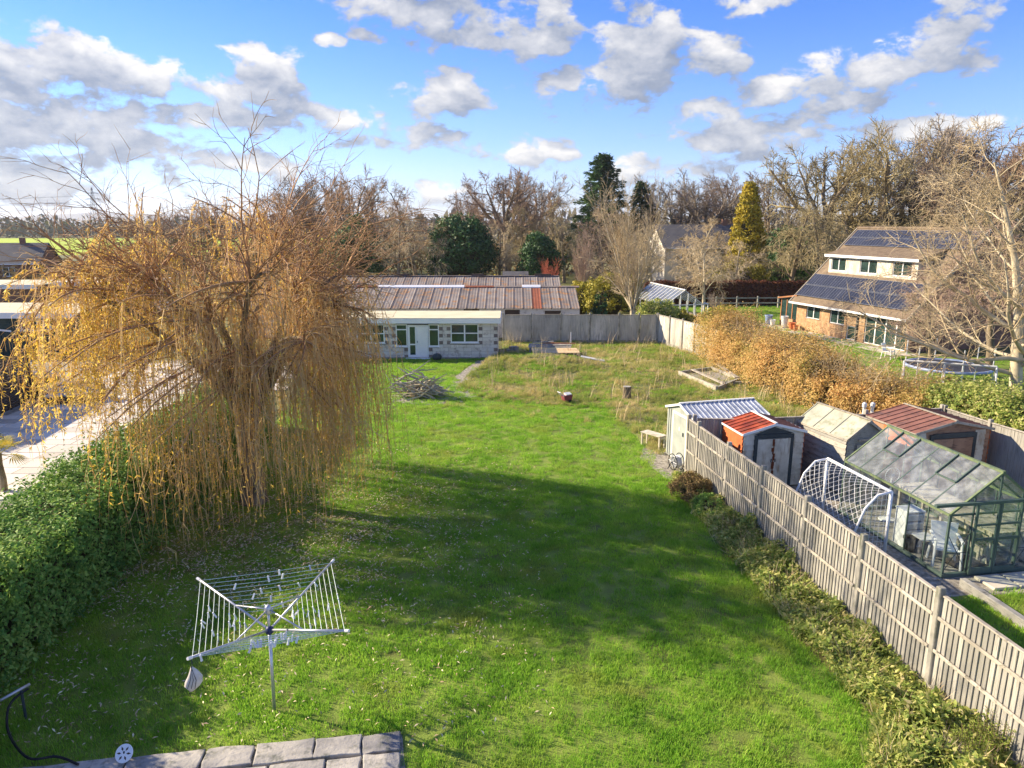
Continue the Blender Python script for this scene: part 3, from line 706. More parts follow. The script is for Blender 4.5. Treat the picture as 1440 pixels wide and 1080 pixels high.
# ------------------------------------------------------------------ sheds
def shed(name, label, loc, rz, w_, dpt, eave, ridge, wall_m, roof_m, door, clad, over=0.07, trim='white', roof_n=8, side_m=None, roof_m2=None):
    """gable front on local -Y, ridge along +Y"""
    t = thing(name, label, 'shed', loc, rz)
    hw = w_ / 2
    # gable walls
    for y, nm in ((0.0, 'front_wall'), (dpt, 'back_wall')):
        poly = [(-hw, 0.04), (hw, 0.04), (hw, eave), (0, ridge - 0.03), (-hw, eave)]
        y0, y1 = (y, y + 0.03) if y == 0 else (y - 0.03, y)
        wl = MB().prism(poly, lambda p, q: (p, y0, q), lambda p, q: (p, y1, q)).build(nm, M[wall_m], t)
    for s in (-1, 1):
        MB().box2((s * hw - 0.015, 0.032, 0.04), (s * hw + 0.015, dpt - 0.032, eave)).build('side_wall', M[side_m or wall_m], t)
        # cladding on the sides
        if clad == 'h':
            nb = int(eave / 0.155)
            for k_ in range(nb):
                z = 0.06 + k_ * (eave - 0.08) / nb
                o = shared((name, 'sb', s), lambda: MB().add([(0, 0, 0), (0, dpt, 0), (0, dpt, 0.15), (0, 0, 0.15), (s * 0.03, 0, 0.01), (s * 0.03, dpt, 0.01)],
                           [(0, 1, 2, 3), (0, 4, 5, 1), (4, 3, 2, 5), (0, 3, 4), (1, 5, 2)]), 'plank', M[side_m or wall_m], t)
                o.location = (s * (hw + 0.016), 0, z)
        elif clad == 'v':
            nb = int(dpt / 0.13)
            for k_ in range(nb):
                o = shared((name, 'sv', s), lambda: MB().box((0, 0, eave / 2), (0.022, 0.06, eave - 0.08)), 'rib', M[side_m or wall_m], t)
                o.location = (s * (hw + 0.02), 0.08 + k_ * dpt / nb, 0.02)
    # front cladding either side of the door
    dw, dh = door
    if clad == 'h':
        nb = int(eave / 0.155)
        for s in (-1, 1):
            for k_ in range(nb):
                z = 0.06 + k_ * (eave - 0.08) / nb
                L = hw - dw / 2 - 0.09
                o = shared((name, 'fb'), lambda: MB().add([(0, 0, 0), (L, 0, 0), (L, 0, 0.15), (0, 0, 0.15), (0, -0.03, 0.01), (L, -0.03, 0.01)],
                           [(0, 1, 2, 3), (0, 4, 5, 1), (4, 3, 2, 5), (0, 3, 4), (1, 5, 2)]), 'plank', M[wall_m], t)
                o.location = (-hw if s < 0 else hw - L, -0.003, z)
    elif clad == 'v':
        for s in (-1, 1):
            L = hw - dw / 2 - 0.06; nb = max(2, int(L / 0.11))
            for k_ in range(nb):
                o = shared((name, 'fv'), lambda: MB().box((0, 0, eave / 2), (0.05, 0.02, eave - 0.1)), 'rib', M[wall_m], t)
                o.location = (s * (dw / 2 + 0.09 + k_ * L / nb), -0.012, 0.03)
    # roof slopes with seams
    for s in (-1, 1):
        sl = Vector((s * (hw + over), 0, eave - over * (ridge - eave) / hw)); rd = Vector((0, 0, ridge))
        mt = M[(roof_m2 or roof_m) if s > 0 else roof_m]
        b = MB().add([(rd.x, -over, rd.z), (sl.x, -over, sl.z), (sl.x, dpt + over, sl.z), (rd.x, dpt + over, rd.z)] + [(rd.x, -over, rd.z + 0.025), (sl.x, -over, sl.z + 0.025), (sl.x, dpt + over, sl.z + 0.025), (rd.x, dpt + over, rd.z + 0.025)],
                     [(0, 1, 2, 3), (7, 6, 5, 4), (0, 4, 5, 1), (1, 5, 6, 2), (2, 6, 7, 3), (3, 7, 4, 0)])
        ro = b.build('roof_slope', mt, t)
        for k_ in range(roof_n + 1):
            y = -over + (dpt + 2 * over) * k_ / roof_n
            o = MB().beam((rd.x, y, rd.z + 0.034), (sl.x, y, sl.z + 0.034), 0.028, 0.022).build('seam', mt, ro)
        MB().beam((rd.x, -over - 0.012, rd.z + 0.008), (sl.x, -over - 0.012, sl.z + 0.008), 0.022, 0.07).build('barge_board', M[trim], t)
        MB().beam((sl.x + s * 0.006, -over, sl.z + 0.0), (sl.x + s * 0.006, dpt + over, sl.z + 0.0), 0.022, 0.05).build('eave_trim', M[trim], t)
    MB().beam((0, -over - 0.02, ridge + 0.055), (0, dpt + over + 0.02, ridge + 0.055), 0.075, 0.022).build('ridge_cap', M[trim], t)
    return t

# grey metal shed: its door gable faces the lawn (west)
g0, g1 = at(936, 638.6), at(973, 663)
gd = (g1 - g0); gm = (g0 + g1) / 2
rzg = math.atan2(gd.y, gd.x)
t = shed('metal_shed', 'pale grey metal shed with white ribbed roof at the fence end', gm, rzg, gd.length, 2.5, 1.63, 1.9, 'shed_grey', 'zinc', (0.85, 1.55), 'v', 0.05, 'white', 16)
d = part('door', M['shed_grey'], t, ((-0.40, -0.035, 0.08), (0.40, -0.012, 1.52)))
MB().box((0.28, -0.05, 1.0), (0.03, 0.03, 0.12)).build('handle', M['charcoal'], d)
MB().box((0.02, -0.039, 1.12), (0.06, 0.006, 0.12)).build('notice', M['white'], d)
part('door_frame', M['white'], t, ((-0.47, -0.03, 0.04), (-0.405, -0.004, 1.6)), ((0.405, -0.03, 0.04), (0.47, -0.004, 1.6)), ((-0.405, -0.03, 1.53), (0.405, -0.004, 1.6)))

# cream metal shed with red roof
a0, a1 = at(1044, 608.6, 1.7), at(1133, 603.7, 1.7)
dd = a1 - a0; rz = math.atan2(dd.y, dd.x)
mm = (a0 + a1) / 2; mm.z = 0
t = shed('metal_shed', 'cream metal shed with rusty red roof and rust-streaked doors', mm, rz, dd.length - 0.1, 1.2, 1.66, 1.9, 'shed_cream', 'red_roof', (1.0, 1.5), 'h', 0.06, 'white', 6, side_m='red_side', roof_m2='brown_roof')
for s in (-1, 1):
    d = part('door', M['shed_cream'], t, ((0.004 if s > 0 else -0.5, -0.05, 0.06), (0.5 if s > 0 else -0.004, -0.02, 1.48)))
    MB().box((s * 0.06, -0.06, 0.85), (0.02, 0.02, 0.1)).build('handle', M['charcoal'], d)
b = MB()
rr = random.Random(3)
for k_ in range(16):
    z = 1.42 - k_ * 0.085; b.box((rr.uniform(-0.03, 0.015), -0.053, z), (rr.uniform(0.03, 0.1), 0.004 + 0.0004 * k_, 0.11))
b.build('rust_streak', M['rust'], t)
part('door_frame', M['charcoal'], t, ((-0.6, -0.055, 0.03), (-0.505, -0.005, 1.6)), ((0.505, -0.055, 0.03), (0.6, -0.005, 1.6)), ((-0.505, -0.055, 1.5), (0.505, -0.005, 1.62)))
MB().prism([(-0.6, 1.625), (0.6, 1.625), (0.0, 1.82)], lambda p, q: (p, -0.03, q), lambda p, q: (p, -0.006, q)).build('gable_panel', M['charcoal'], t)

# wooden shed with pale felt roof
a0, a1 = at(1190.6, 615, 1.7), at(1247, 609, 1.7)
dd = a1 - a0; rz = math.atan2(dd.y, dd.x); mm = (a0 + a1) / 2; mm.z = 0
t = shed('wooden_shed', 'grey weathered wooden shed with mossy felt roof and gable finial', mm, rz, dd.length - 0.08, 1.95, 1.66, 2.1, 'timber_grey', 'felt', (0.68, 1.5), 'h', 0.06, 'timber_pale', 3)
d = part('door', M['timber_grey'], t, ((-0.34, -0.05, 0.06), (0.34, -0.02, 1.46)))
for z in (0.3, 0.8, 1.3): MB().box((0, -0.058, z), (0.66, 0.014, 0.09)).build('ledge', M['timber_grey'], d)
MB().box((0.02, -0.03, 1.58), (0.62, 0.035, 0.05)).build('sign_board', M['timber_pale'], t)
MB().box((0, -0.1, 2.1), (0.1, 0.02, 0.1), Matrix.Rotation(R(45), 3, 'Y')).build('finial', M['timber_pale'], t)

# brown metal shed
a0, a1 = at(1286, 607.5, 1.78), at(1395, 600, 1.78)
dd = a1 - a0; rz = math.atan2(dd.y, dd.x); mm = (a0 + a1) / 2; mm.z = 0
t = shed('metal_shed', 'wide brown clad metal shed with brown ribbed roof', mm, rz, dd.length - 0.1, 1.85, 1.74, 2.0, 'brown_clad', 'brown_roof', (1.3, 1.5), 'h', 0.07, 'timber_pale', 8)
for s in (-1, 1):
    d = part('door', M['brown_clad'], t, ((0.004 if s > 0 else -0.65, -0.05, 0.06), (0.65 if s > 0 else -0.004, -0.02, 1.52)))
    MB().box((s * 0.07, -0.06, 0.85), (0.02, 0.02, 0.1)).build('handle', M['charcoal'], d)
part('door_frame', M['charcoal'], t, ((-0.76, -0.055, 0.03), (-0.655, -0.005, 1.66)), ((0.655, -0.055, 0.03), (0.76, -0.005, 1.66)), ((-0.655, -0.055, 1.54), (0.655, -0.005, 1.68)))

# ------------------------------------------------------------------ greenhouse
c0 = at(1323.7, 812)                                   # near west corner
far = at(1189, 648.8, 1.41)
ax = Vector((far.x - c0.x, far.y - c0.y, 0)); GL = ax.length
rz = math.atan2(ax.y, ax.x) - math.pi / 2
GW, GE, GR = 2.25, 1.42, 2.3
t = thing('greenhouse', 'green framed glass greenhouse with sliding doors next to the goal', 'greenhouse', c0, rz)
part('base_plinth', M['gh_green'], t, ((-0.05, -0.05, 0), (0.03, GL + 0.05, 0.09)), ((GW - 0.03, -0.05, 0), (GW + 0.05, GL + 0.05, 0.09)), ((0.03, -0.05, 0), (GW - 0.03, 0.03, 0.09)), ((0.03, GL - 0.03, 0), (GW - 0.03, GL + 0.05, 0.09)))
nb = 6
def bar(p, q, m='gh_green', s=0.028, nm='glazing_bar'): return MB().beam(p, q, s, s).build(nm, M[m], t)
gx_ = lambda f: GW / 2 + (f * GW / 2)
for x in (0, GW):
    MB().beam((x, 0, GE), (x, GL, GE), 0.05, 0.05).build('gutter', M['gh_lime'], t)
    for i in range(nb + 1): bar((x, GL * i / nb, 0.09), (x, GL * i / nb, GE), s=0.045 if i in (0, nb) else 0.026)
    for i in range(nb + 1):
        bar((x, GL * i / nb, GE + 0.02), (GW / 2, GL * i / nb, GR), 'gh_lime' if i in (0, nb) else 'gh_green', 0.045 if i in (0, nb) else 0.028)
    for i in range(nb):
        y0, y1 = GL * i / nb + 0.012, GL * (i + 1) / nb - 0.012
        MB().add([(x, y0, 0.09), (x, y1, 0.09), (x, y1, GE), (x, y0, GE)], [(0, 1, 2, 3)]).build('pane', M['glass'], t)
        MB().add([(x, y0, GE + 0.03), (x, y1, GE + 0.03), (GW / 2, y1, GR + 0.012), (GW / 2, y0, GR + 0.012)], [(0, 1, 2, 3)]).build('roof_pane', M['roof_glass'], t)
MB().beam((GW / 2, -0.03, GR + 0.02), (GW / 2, GL + 0.03, GR + 0.02), 0.07, 0.05).build('ridge_bar', M['gh_lime'], t)
for i, k_ in ((1, 0.5), (4, 0.5)):                       # roof vents on the west slope
    y0, y1 = GL * i / nb, GL * (i + 1) / nb
    p = lambda y, f: (GW / 2 * f, y, GE + (GR - GE) * f + 0.05)
    v = MB().beam(p(y0, k_), p(y1, k_), 0.03, 0.03).beam(p(y0, k_), p(y0, 0.98), 0.03, 0.03).beam(p(y1, k_), p(y1, 0.98), 0.03, 0.03).build('roof_vent', M['gh_green'], t)
for y in (0, GL):
    for x in (0.55, GW - 0.55):
        bar((x, y, 0.09), (x, y, GE + (GR - GE) * 0.46 - 0.02))
    bar((0, y, GE), (GW, y, GE), s=0.04)
    bar((GW / 2, y, GE), (GW / 2, y, GR))
    MB().add([(0, y, 0.09), (GW, y, 0.09), (GW, y, GE), (GW / 2, y, GR), (0, y, GE)], [(0, 1, 2, 3, 4)]).build('gable_pane', M['glass'], t)
for x0, x1 in ((0.0, 0.55), (GW - 0.55, GW)):
    b = MB().tube([(x0, -0.005, 0.12), (x1, -0.005, 1.0)], 0.007, 5).tube([(x0, -0.005, 1.0), (x1, -0.005, 0.12)], 0.007, 5).tube([(x0, -0.005, 0.55), (x1, -0.005, 0.55)], 0.007, 5)
    b.build('brace_wire', M['charcoal'], t)
MB().box2((-0.45, -0.12, 1.66), (GW + 0.3, -0.04, 1.72)).build('door_rail', M['gh_green'], t)
for x0 in (0.56, 1.13):
    e = MB().box2((x0, -0.085, 0.06), (x0 + 0.05, -0.05, 1.66)).box2((x0 + 0.52, -0.085, 0.06), (x0 + 0.56, -0.05, 1.66)).box2((x0 + 0.05, -0.085, 0.06), (x0 + 0.52, -0.05, 0.2)) \
        .box2((x0 + 0.05, -0.085, 0.82), (x0 + 0.52, -0.05, 0.88)).box2((x0 + 0.05, -0.085, 1.16), (x0 + 0.52, -0.05, 1.2)).build('sliding_door', M['gh_green'], t)
    MB().add([(x0 + 0.05, -0.068, 0.2), (x0 + 0.52, -0.068, 0.2), (x0 + 0.52, -0.068, 1.64), (x0 + 0.05, -0.068, 1.64)], [(0, 1, 2, 3)]).build('pane', M['glass'], e)
GM = Matrix.Translation(c0) @ Matrix.Rotation(rz, 4, 'Z')
def gpos(x, y, z=0): return GM @ Vector((x, y, z))
o = MB().box2((0.04, 0.04, 0), (GW - 0.04, GL - 0.04, 0.03)).build('greenhouse_floor', M['concrete']); o.location = c0; o.rotation_euler.z = rz; tag(o, kind='structure')

# things inside the greenhouse
u = thing('drawer_tower', 'white plastic four-drawer tower inside the greenhouse', 'drawers', gpos(0.36, 1.55, 0.03), rz)
part('cabinet', M['upvc'], u, ((-0.22, -0.2, 0.0), (0.22, 0.2, 0.03)), ((-0.22, -0.2, 0.03), (-0.2, 0.2, 0.86)), ((0.2, -0.2, 0.03), (0.22, 0.2, 0.86)), ((-0.2, 0.18, 0.03), (0.2, 0.2, 0.86)), ((-0.23, -0.21, 0.86), (0.23, 0.21, 0.89)))
for k_ in range(4):
    d = part('drawer', M['plastic_grey'], u, ((-0.195, -0.19, 0.04 + k_ * 0.205), (0.195, 0.17, 0.215 + k_ * 0.205)))
    part('handle', M['upvc'], d, ((-0.19, -0.215, 0.18 + k_ * 0.205), (0.19, -0.192, 0.205 + k_ * 0.205)))
def chair(name, label, loc, rz_, m):
    c = thing(name, label, 'chair', loc, rz_)
    bevel(part('seat', m, c, ((-0.24, -0.22, 0.41), (0.24, 0.24, 0.45))), 0.015)
    o = MB().add([(-0.24, 0.22, 0.43), (0.24, 0.22, 0.43), (0.27, 0.34, 0.88), (-0.27, 0.34, 0.88), (-0.24, 0.25, 0.43), (0.24, 0.25, 0.43), (0.27, 0.37, 0.88), (-0.27, 0.37, 0.88)],
                 [(0, 1, 2, 3), (7, 6, 5, 4), (0, 4, 5, 1), (1, 5, 6, 2), (2, 6, 7, 3), (3, 7, 4, 0)]).build('backrest', m, c)
    for s in (-1, 1):
        MB().tube([(s * 0.27, -0.24, 0.0), (s * 0.25, -0.2, 0.64)], [0.03, 0.026], 6).build('leg', m, c)
        MB().tube([(s * 0.27, 0.3, 0.0), (s * 0.24, 0.24, 0.44)], [0.03, 0.026], 6).build('leg', m, c)
        MB().beam((s * 0.26, -0.22, 0.65), (s * 0.26, 0.3, 0.66), 0.05, 0.025).build('armrest', m, c)
    return c
chair('garden_chair', 'white plastic garden chair inside the greenhouse', gpos(0.42, 0.45, 0.03), rz - 0.5, M['upvc'])
u = thing('side_table', 'small grey table beside the black pot in the greenhouse', 'table', gpos(0.3, 0.95, 0.03), rz)
part('table_top', M['plastic_grey'], u, ((-0.2, -0.2, 0.45), (0.2, 0.2, 0.47)))
for sx in (-1, 1):
    for sy in (-1, 1): MB().tube([(sx * 0.18, sy * 0.18, 0), (sx * 0.17, sy * 0.17, 0.45)], 0.012, 6).build('leg', M['charcoal'], u)
def pot(name, label, loc, r0, r1, h, m, group=None, cat='pot'):
    o = MB().lathe([(r0, 0), (r1, h * 0.88), (r1 * 1.1, h * 0.88), (r1 * 1.1, h), (r1 * 0.9, h), (r1 * 0.86, h * 0.8), (r0 * 0.6, h * 0.78)], 14).build(name, m, None, False)
    o.location = loc
    return tag(o, label, cat, group)
pot('plant_pot', 'black plant pot standing beside the white chair', gpos(0.17, 1.2, 0.03), 0.11, 0.15, 0.34, M['black'])
u = thing('potting_bench', 'slatted wooden potting bench along the greenhouse side', 'bench', gpos(1.75, 1.75, 0.03), rz)
for k_ in range(8):
    o = shared(('pbslat',), lambda: MB().box((0, 0, 0), (0.085, 3.1, 0.025)), 'slat', M['timber_pale'], u); o.location = (-0.36 + k_ * 0.1, 0, 0.78)
for sx in (-1, 1):
    for y in (-1.45, 0, 1.45): MB().box2((sx * 0.36 - 0.03, y - 0.03, 0), (sx * 0.36 + 0.03, y + 0.03, 0.765)).build('leg', M['timber_pale'], u)
    MB().box2((sx * 0.33 - 0.02, -1.5, 0.66), (sx * 0.33 + 0.02, 1.5, 0.74)).build('rail', M['timber_pale'], u)
for y, lbl in ((-1.0, 'wooden crate of dark bags under the potting bench'),):
    u = thing('crate', lbl, 'crate', gpos(1.62, 0.75, 0.2), rz)
    part('side', M['timber_pale'], u, ((-0.3, -0.35, 0), (-0.28, 0.35, 0.2)), ((0.28, -0.35, 0), (0.3, 0.35, 0.2)))
    part('end', M['timber_pale'], u, ((-0.28, -0.35, 0), (0.28, -0.33, 0.2)), ((-0.28, 0.33, 0), (0.28, 0.35, 0.2)))
    part('bottom', M['timber_pale'], u, ((-0.28, -0.33, 0), (0.28, 0.33, 0.02)))
    part('foot', M['timber_pale'], u, ((-0.3, -0.3, -0.17), (-0.22, -0.2, -0.003)), ((0.22, 0.2, -0.17), (0.3, 0.3, -0.003)), ((-0.3, 0.2, -0.17), (-0.22, 0.3, -0.003)), ((0.22, -0.3, -0.17), (0.3, -0.2, -0.003)))
    b = MB()
    for k_ in range(5): b.lathe([(0.02, 0), (0.1, 0.03), (0.11, 0.12), (0.05, 0.18)], 8, (-0.18 + 0.09 * k_, -0.15 + 0.09 * (k_ % 3), 0.03))
    o = b.build('dark_bags', M['black'], None, True); o.location = gpos(1.62, 0.75, 0.2); tag(o, 'dark bundled bags sitting in the wooden crate', 'bags', kind='stuff')
o = MB().box2((-0.4, -0.3, 0), (0.4, 0.3, 0.018)).build('rubber_mat', M['black']); o.location = gpos(0.95, 0.42, 0.031); o.rotation_euler.z = rz + 0.15; tag(o, 'black rubber mat on the greenhouse floor by the door', 'mat')
b = MB(); b.lathe([(0.42, 0), (0.40, 0.06), (0.3, 0.2), (0.12, 0.34), (0.03, 0.36)], 18)
o = b.build('dark_sack', M['charcoal'], None, True); o.location = gpos(1.75, 0.42, 0.03); o.scale = (1, 0.8, 1); tag(o, 'slumped dark sack behind the sliding door', 'sack')
u = thing('patio_fan', 'pale grey pedestal fan at the far end of the greenhouse', 'fan', gpos(0.85, 2.9, 0.03), rz)
MB().lathe([(0.2, 0), (0.19, 0.03), (0.03, 0.05), (0.02, 0.06)], 16).build('base', M['plastic_grey'], u)
MB().tube([(0, 0, 0.05), (0, 0, 1.1)], 0.018, 8).build('pole', M['plastic_grey'], u)
b = MB()
for k_ in range(10):
    a = k_ * math.pi / 10; b.tube([(0.2 * math.cos(a), -0.02, 1.2 + 0.2 * math.sin(a)), (-0.2 * math.cos(a), -0.02, 1.2 - 0.2 * math.sin(a))], 0.004, 4)
b.tube([(0.2 * math.cos(a), -0.02, 1.2 + 0.2 * math.sin(a)) for a in np.linspace(0, 6.283, 20)], 0.008, 5).build('cage', M['plastic_grey'], u)

# ------------------------------------------------------------------ football goal with net
A, B = at(1164, 645, 1.55), at(1254, 692, 1.55)
axg = (A - B); GLn = axg.length; rzq = math.atan2(axg.y, axg.x) - math.pi / 2
t = thing('football_goal', 'white tubular football goal with net between fence and greenhouse', 'goal', (B.x, B.y, 0), rzq)
def gtube(nm, pts, r=0.038): return MB().tube(pts, r, 10).build(nm, M['upvc'], t, True)
gtube('crossbar', [(0, 0, 1.55), (0, GLn, 1.55)])
prof = [(0, 1.55), (-0.34, 1.50), (-0.62, 1.2), (-1.05, 0.04)]
for y in (0, GLn):
    gtube('upright', [(0, y, 0.0), (0, y, 1.55)])
    gtube('back_stanchion', [(x, y, z) for x, z in prof], 0.028)
gtube('ground_bar', [(-1.05, 0, 0.04), (-1.05, GLn, 0.04)], 0.028)
def arc(prof, n_):
    P = [Vector((x, 0, z)) for x, z in prof]; L = [0]
    for p, q in zip(P, P[1:]): L.append(L[-1] + (q - p).length)
    out = []
    for i in range(n_ + 1):
        s = L[-1] * i / n_
        for j in range(len(P) - 1):
            if s <= L[j + 1] + 1e-9:
                f = (s - L[j]) / (L[j + 1] - L[j]); out.append(P[j].lerp(P[j + 1], f)); break
    return out
b = MB(); nA, nL = 22, 24
ar = arc(prof, nA)
sag = lambda i, j: Vector((0, 0, -0.05 * math.sin(math.pi * i / nA) * math.sin(math.pi * j / nL)))
G = [[Vector((ar[i].x, GLn * j / nL, ar[i].z)) + sag(i, j) for j in range(nL + 1)] for i in range(nA + 1)]
for i in range(nA):
    for j in range(nL):                                # diamond mesh
        b.tube([G[i][j], G[i + 1][j + 1]] if (i + j) % 2 == 0 else [G[i][j + 1], G[i + 1][j]], 0.0042, 3, False)
for y in (0, GLn):
    nz = 11
    for k_ in range(1, nz + 1):
        z = 1.5 * k_ / (nz + 1)
        xb = None
        for (x0, z0), (x1, z1) in zip(prof, prof[1:]):
            if min(z0, z1) <= z <= max(z0, z1): xb = x0 + (x1 - x0) * (z - z0) / (z1 - z0)
        if xb is not None: b.tube([(0, y, z), (xb, y, z)], 0.0042, 3, False)
    for k_ in range(1, 9):
        x = -1.0 * k_ / 9
        for (x0, z0), (x1, z1) in zip(prof, prof[1:]):
            if min(x0, x1) <= x <= max(x0, x1): zt = z0 + (z1 - z0) * (x - x0) / (x1 - x0)
        b.tube([(x, y, 0.02), (x, y, zt)], 0.0042, 3, False)
b.build('net', M['net'], t)

# stepping slabs and a sleeper edging on the near side of the greenhouse
for k_, (x, y) in enumerate(((0.95, -0.42), (1.6, -0.42), (2.25, -0.42), (1.95, -1.35))):
    o = bevel(MB().box((0, 0, 0.02), (0.6, 0.55, 0.06)).build('paving_slab', M['slab_warm']), 0.01)
    o.location = gpos(x, y, 0.008); o.rotation_euler.z = rz + random.gauss(0, 0.02)
    tag(o, 'pale square paving slab set in grass outside the greenhouse' if k_ < 3 else 'single pale paving slab lying apart in the small lawn', 'slab', 'slabs outside the greenhouse' if k_ < 3 else None)
o = bevel(MB().box((0, 0, 0.1), (0.14, 2.4, 0.2)).build('timber_sleeper', M['timber_grey']), 0.012); o.location = at(1405, 868) + Vector((0.15, 0, 0)); o.rotation_euler.z = 0.12; tag(o, 'grey timber sleeper edging behind the closeboard fence', 'sleeper')

# small bench and hose reel by the grey shed
bl = at(918, 628)
u = thing('garden_bench', 'small cream slatted bench beside the grey metal shed', 'bench', (bl.x, bl.y, 0), -0.9)
for k_ in range(4):
    o = shared(('gbslat',), lambda: MB().box((0, 0, 0), (0.85, 0.08, 0.025)), 'slat', M['shed_cream'], u); o.location = (0, -0.14 + k_ * 0.095, 0.46)
for sx in (-1, 1):
    for sy in (-1, 1): MB().box2((sx * 0.38 - 0.025, sy * 0.13 - 0.025, 0), (sx * 0.38 + 0.025, sy * 0.13 + 0.025, 0.445)).build('leg', M['shed_cream'], u)
    MB().box2((sx * 0.38 - 0.02, -0.105, 0.36), (sx * 0.38 + 0.02, 0.105, 0.42)).build('rail', M['shed_cream'], u)
hl = at(954, 662)
u = thing('hose_reel', 'hose reel with white hose standing by the grey shed door', 'hose reel', (hl.x - 0.08, hl.y, 0), 0.3)
for s in (-1, 1):
    MB().tube([(s * 0.12, 0.25 * math.cos(a), 0.3 + 0.25 * math.sin(a)) for a in np.linspace(0, 6.283, 22)], 0.014, 6).build('rim', M['black'], u)
    b = MB()
    for k_ in range(3):
        a = k_ * math.pi / 3; b.tube([(s * 0.12, 0.25 * math.cos(a), 0.3 + 0.25 * math.sin(a)), (s * 0.12, -0.25 * math.cos(a), 0.3 - 0.25 * math.sin(a))], 0.012, 5)
    b.build('spokes', M['plastic_grey'], u)
    MB().tube([(s * 0.15, -0.24, 0.0), (s * 0.15, 0, 0.32), (s * 0.15, 0.24, 0.0)], 0.014, 6).build('stand', M['black'], u)
b = MB()
b.tube([(-0.1 + 0.2 * k_ / 120, (0.17 + 0.012 * (k_ % 3)) * math.cos(k_ * 0.42), 0.3 + (0.17 + 0.012 * (k_ % 3)) * math.sin(k_ * 0.42)) for k_ in range(121)], 0.012, 5)
b.tube([(0.0, 0.17, 0.2), (0.05, 0.3, 0.05), (0.2, 0.4, 0.015), (0.3, 0.2, 0.015), (0.15, 0.05, 0.015)], 0.012, 5).build('hose', M['plastic_grey'], u)

# ------------------------------------------------------------------ rotary airer
pc = at(386, 1000)
tips = [at(280, 815, 1.76), at(467, 790, 1.76), at(487, 887, 1.76), at(268, 925, 1.76)]
t = thing('rotary_airer', 'aluminium rotary clothes airer opened out on the lawn', 'clothes airer', pc)
lc = [p - pc for p in tips]
LH, UH = 1.36, 1.70
hubx = Vector((sum(p.x for p in lc) / 4 * 0.5, sum(p.y for p in lc) / 4 * 0.5, 0))
bx = lambda z: hubx * (z / LH)
MB().tube([(0, 0, -0.05), bx(LH - 0.08) + Vector((0, 0, LH - 0.08))], 0.026, 12).build('pole', M['alu'], t, True)
MB().tube([bx(LH - 0.08) + Vector((0, 0, LH - 0.08)), bx(UH) + Vector((0, 0, UH))], 0.02, 12).build('inner_pole', M['alu'], t, True)
hl_, hu_ = bx(LH) + Vector((0, 0, LH)), bx(UH) + Vector((0, 0, UH))
MB().lathe([(0.03, -0.07), (0.06, -0.04), (0.062, 0.02), (0.03, 0.06)], 12, hl_).build('lower_hub', M['navy'], t, True)
MB().lathe([(0.03, -0.09), (0.045, -0.06), (0.05, 0.0), (0.045, 0.04), (0.02, 0.07)], 12, hu_).build('upper_hub', M['alu'], t, True)
for p in lc:
    d = (p - hl_).normalized()
    o = MB().tube([hl_ + d * 0.05, p], 0.019, 8).build('arm', M['alu'], t, True)
    MB().tube([p - d * 0.02, p + d * 0.05], 0.023, 8).build('end_cap', M['white'], o)
    MB().tube([hu_, hl_.lerp(p, 0.47)], 0.012, 8).build('strut', M['alu'], t, True)
NLINE = 10
segs = []
for i in range(4):
    p, q = lc[i], lc[(i + 1) % 4]
    for k_ in range(NLINE):
        f = 0.34 + 0.64 * k_ / (NLINE - 1)
        a_, c_ = hl_.lerp(p, f), hl_.lerp(q, f)
        mid = (a_ + c_) / 2 - Vector((0, 0, 0.012 + 0.02 * random.random()))
        MB().tube([a_, mid, c_], 0.0042, 4, False).build('washing_line', M['line'], t)
        segs.append((i, a_, mid, c_))
pegm = MB().add([(-0.008, -0.007, 0.016), (0.008, -0.007, 0.016), (0.012, -0.007, -0.075), (-0.012, -0.007, -0.075), (-0.008, 0.007, 0.016), (0.008, 0.007, 0.016), (0.012, 0.007, -0.075), (-0.012, 0.007, -0.075)],
                [(0, 1, 2, 3), (7, 6, 5, 4), (0, 4, 5, 1), (1, 5, 6, 2), (2, 6, 7, 3), (3, 7, 4, 0)])
peg_d = None
PEGL = ['pale clothes peg clipped to a line of the rotary airer']
rp = random.Random(21)
for k_ in range(64):
    i, a_, mid, c_ = rp.choice(segs)
    f = rp.gauss(0.5, 0.2); f = min(0.95, max(0.05, f))
    p = a_.lerp(mid, f * 2) if f < 0.5 else mid.lerp(c_, f * 2 - 1)
    if peg_d is None: o = pegm.build('clothes_peg', M['peg']); peg_d = o.data
    else: o = link(bpy.data.objects.new('clothes_peg', peg_d))
    o.location = pc + p; o.rotation_euler = (rp.gauss(0, 0.25), rp.gauss(0, 0.25), math.atan2((c_ - a_).y, (c_ - a_).x) + rp.gauss(0, 0.3)); o.scale = (1.25, 1.25, 1.15)
    tag(o, PEGL[0], 'peg', 'pegs on the rotary airer lines')
# peg bag hanging from the front left arm
pb = pc + lc[3]
u = thing('peg_bag', 'off-white canvas peg bag hanging from an airer arm', 'bag', (pb.x, pb.y, pb.z - 0.03))
MB().tube([(0, 0, 0.02), (0.015, 0.0, -0.05), (0, 0, -0.12)], 0.006, 5).build('hook', M['charcoal'], u)
b = MB(); ring = []
for zi, (z, rx, ry, ox) in enumerate(((-0.11, 0.012, 0.012, 0), (-0.16, 0.05, 0.03, 0.02), (-0.24, 0.095, 0.05, 0.03), (-0.33, 0.115, 0.055, 0.0), (-0.4, 0.10, 0.045, -0.03), (-0.46, 0.04, 0.02, -0.03))):
    for j in range(12):
        a = j * math.pi / 6; b.v.append((ox + rx * math.cos(a) * (1 + 0.12 * math.cos(3 * a)), ry * math.sin(a), z + 0.012 * math.cos(2 * a)))
for i in range(5):
    for j in range(12): b.f.append((i * 12 + j, i * 12 + (j + 1) % 12, (i + 1) * 12 + (j + 1) % 12, (i + 1) * 12 + j))
b.f.append(tuple(range(60, 72)))
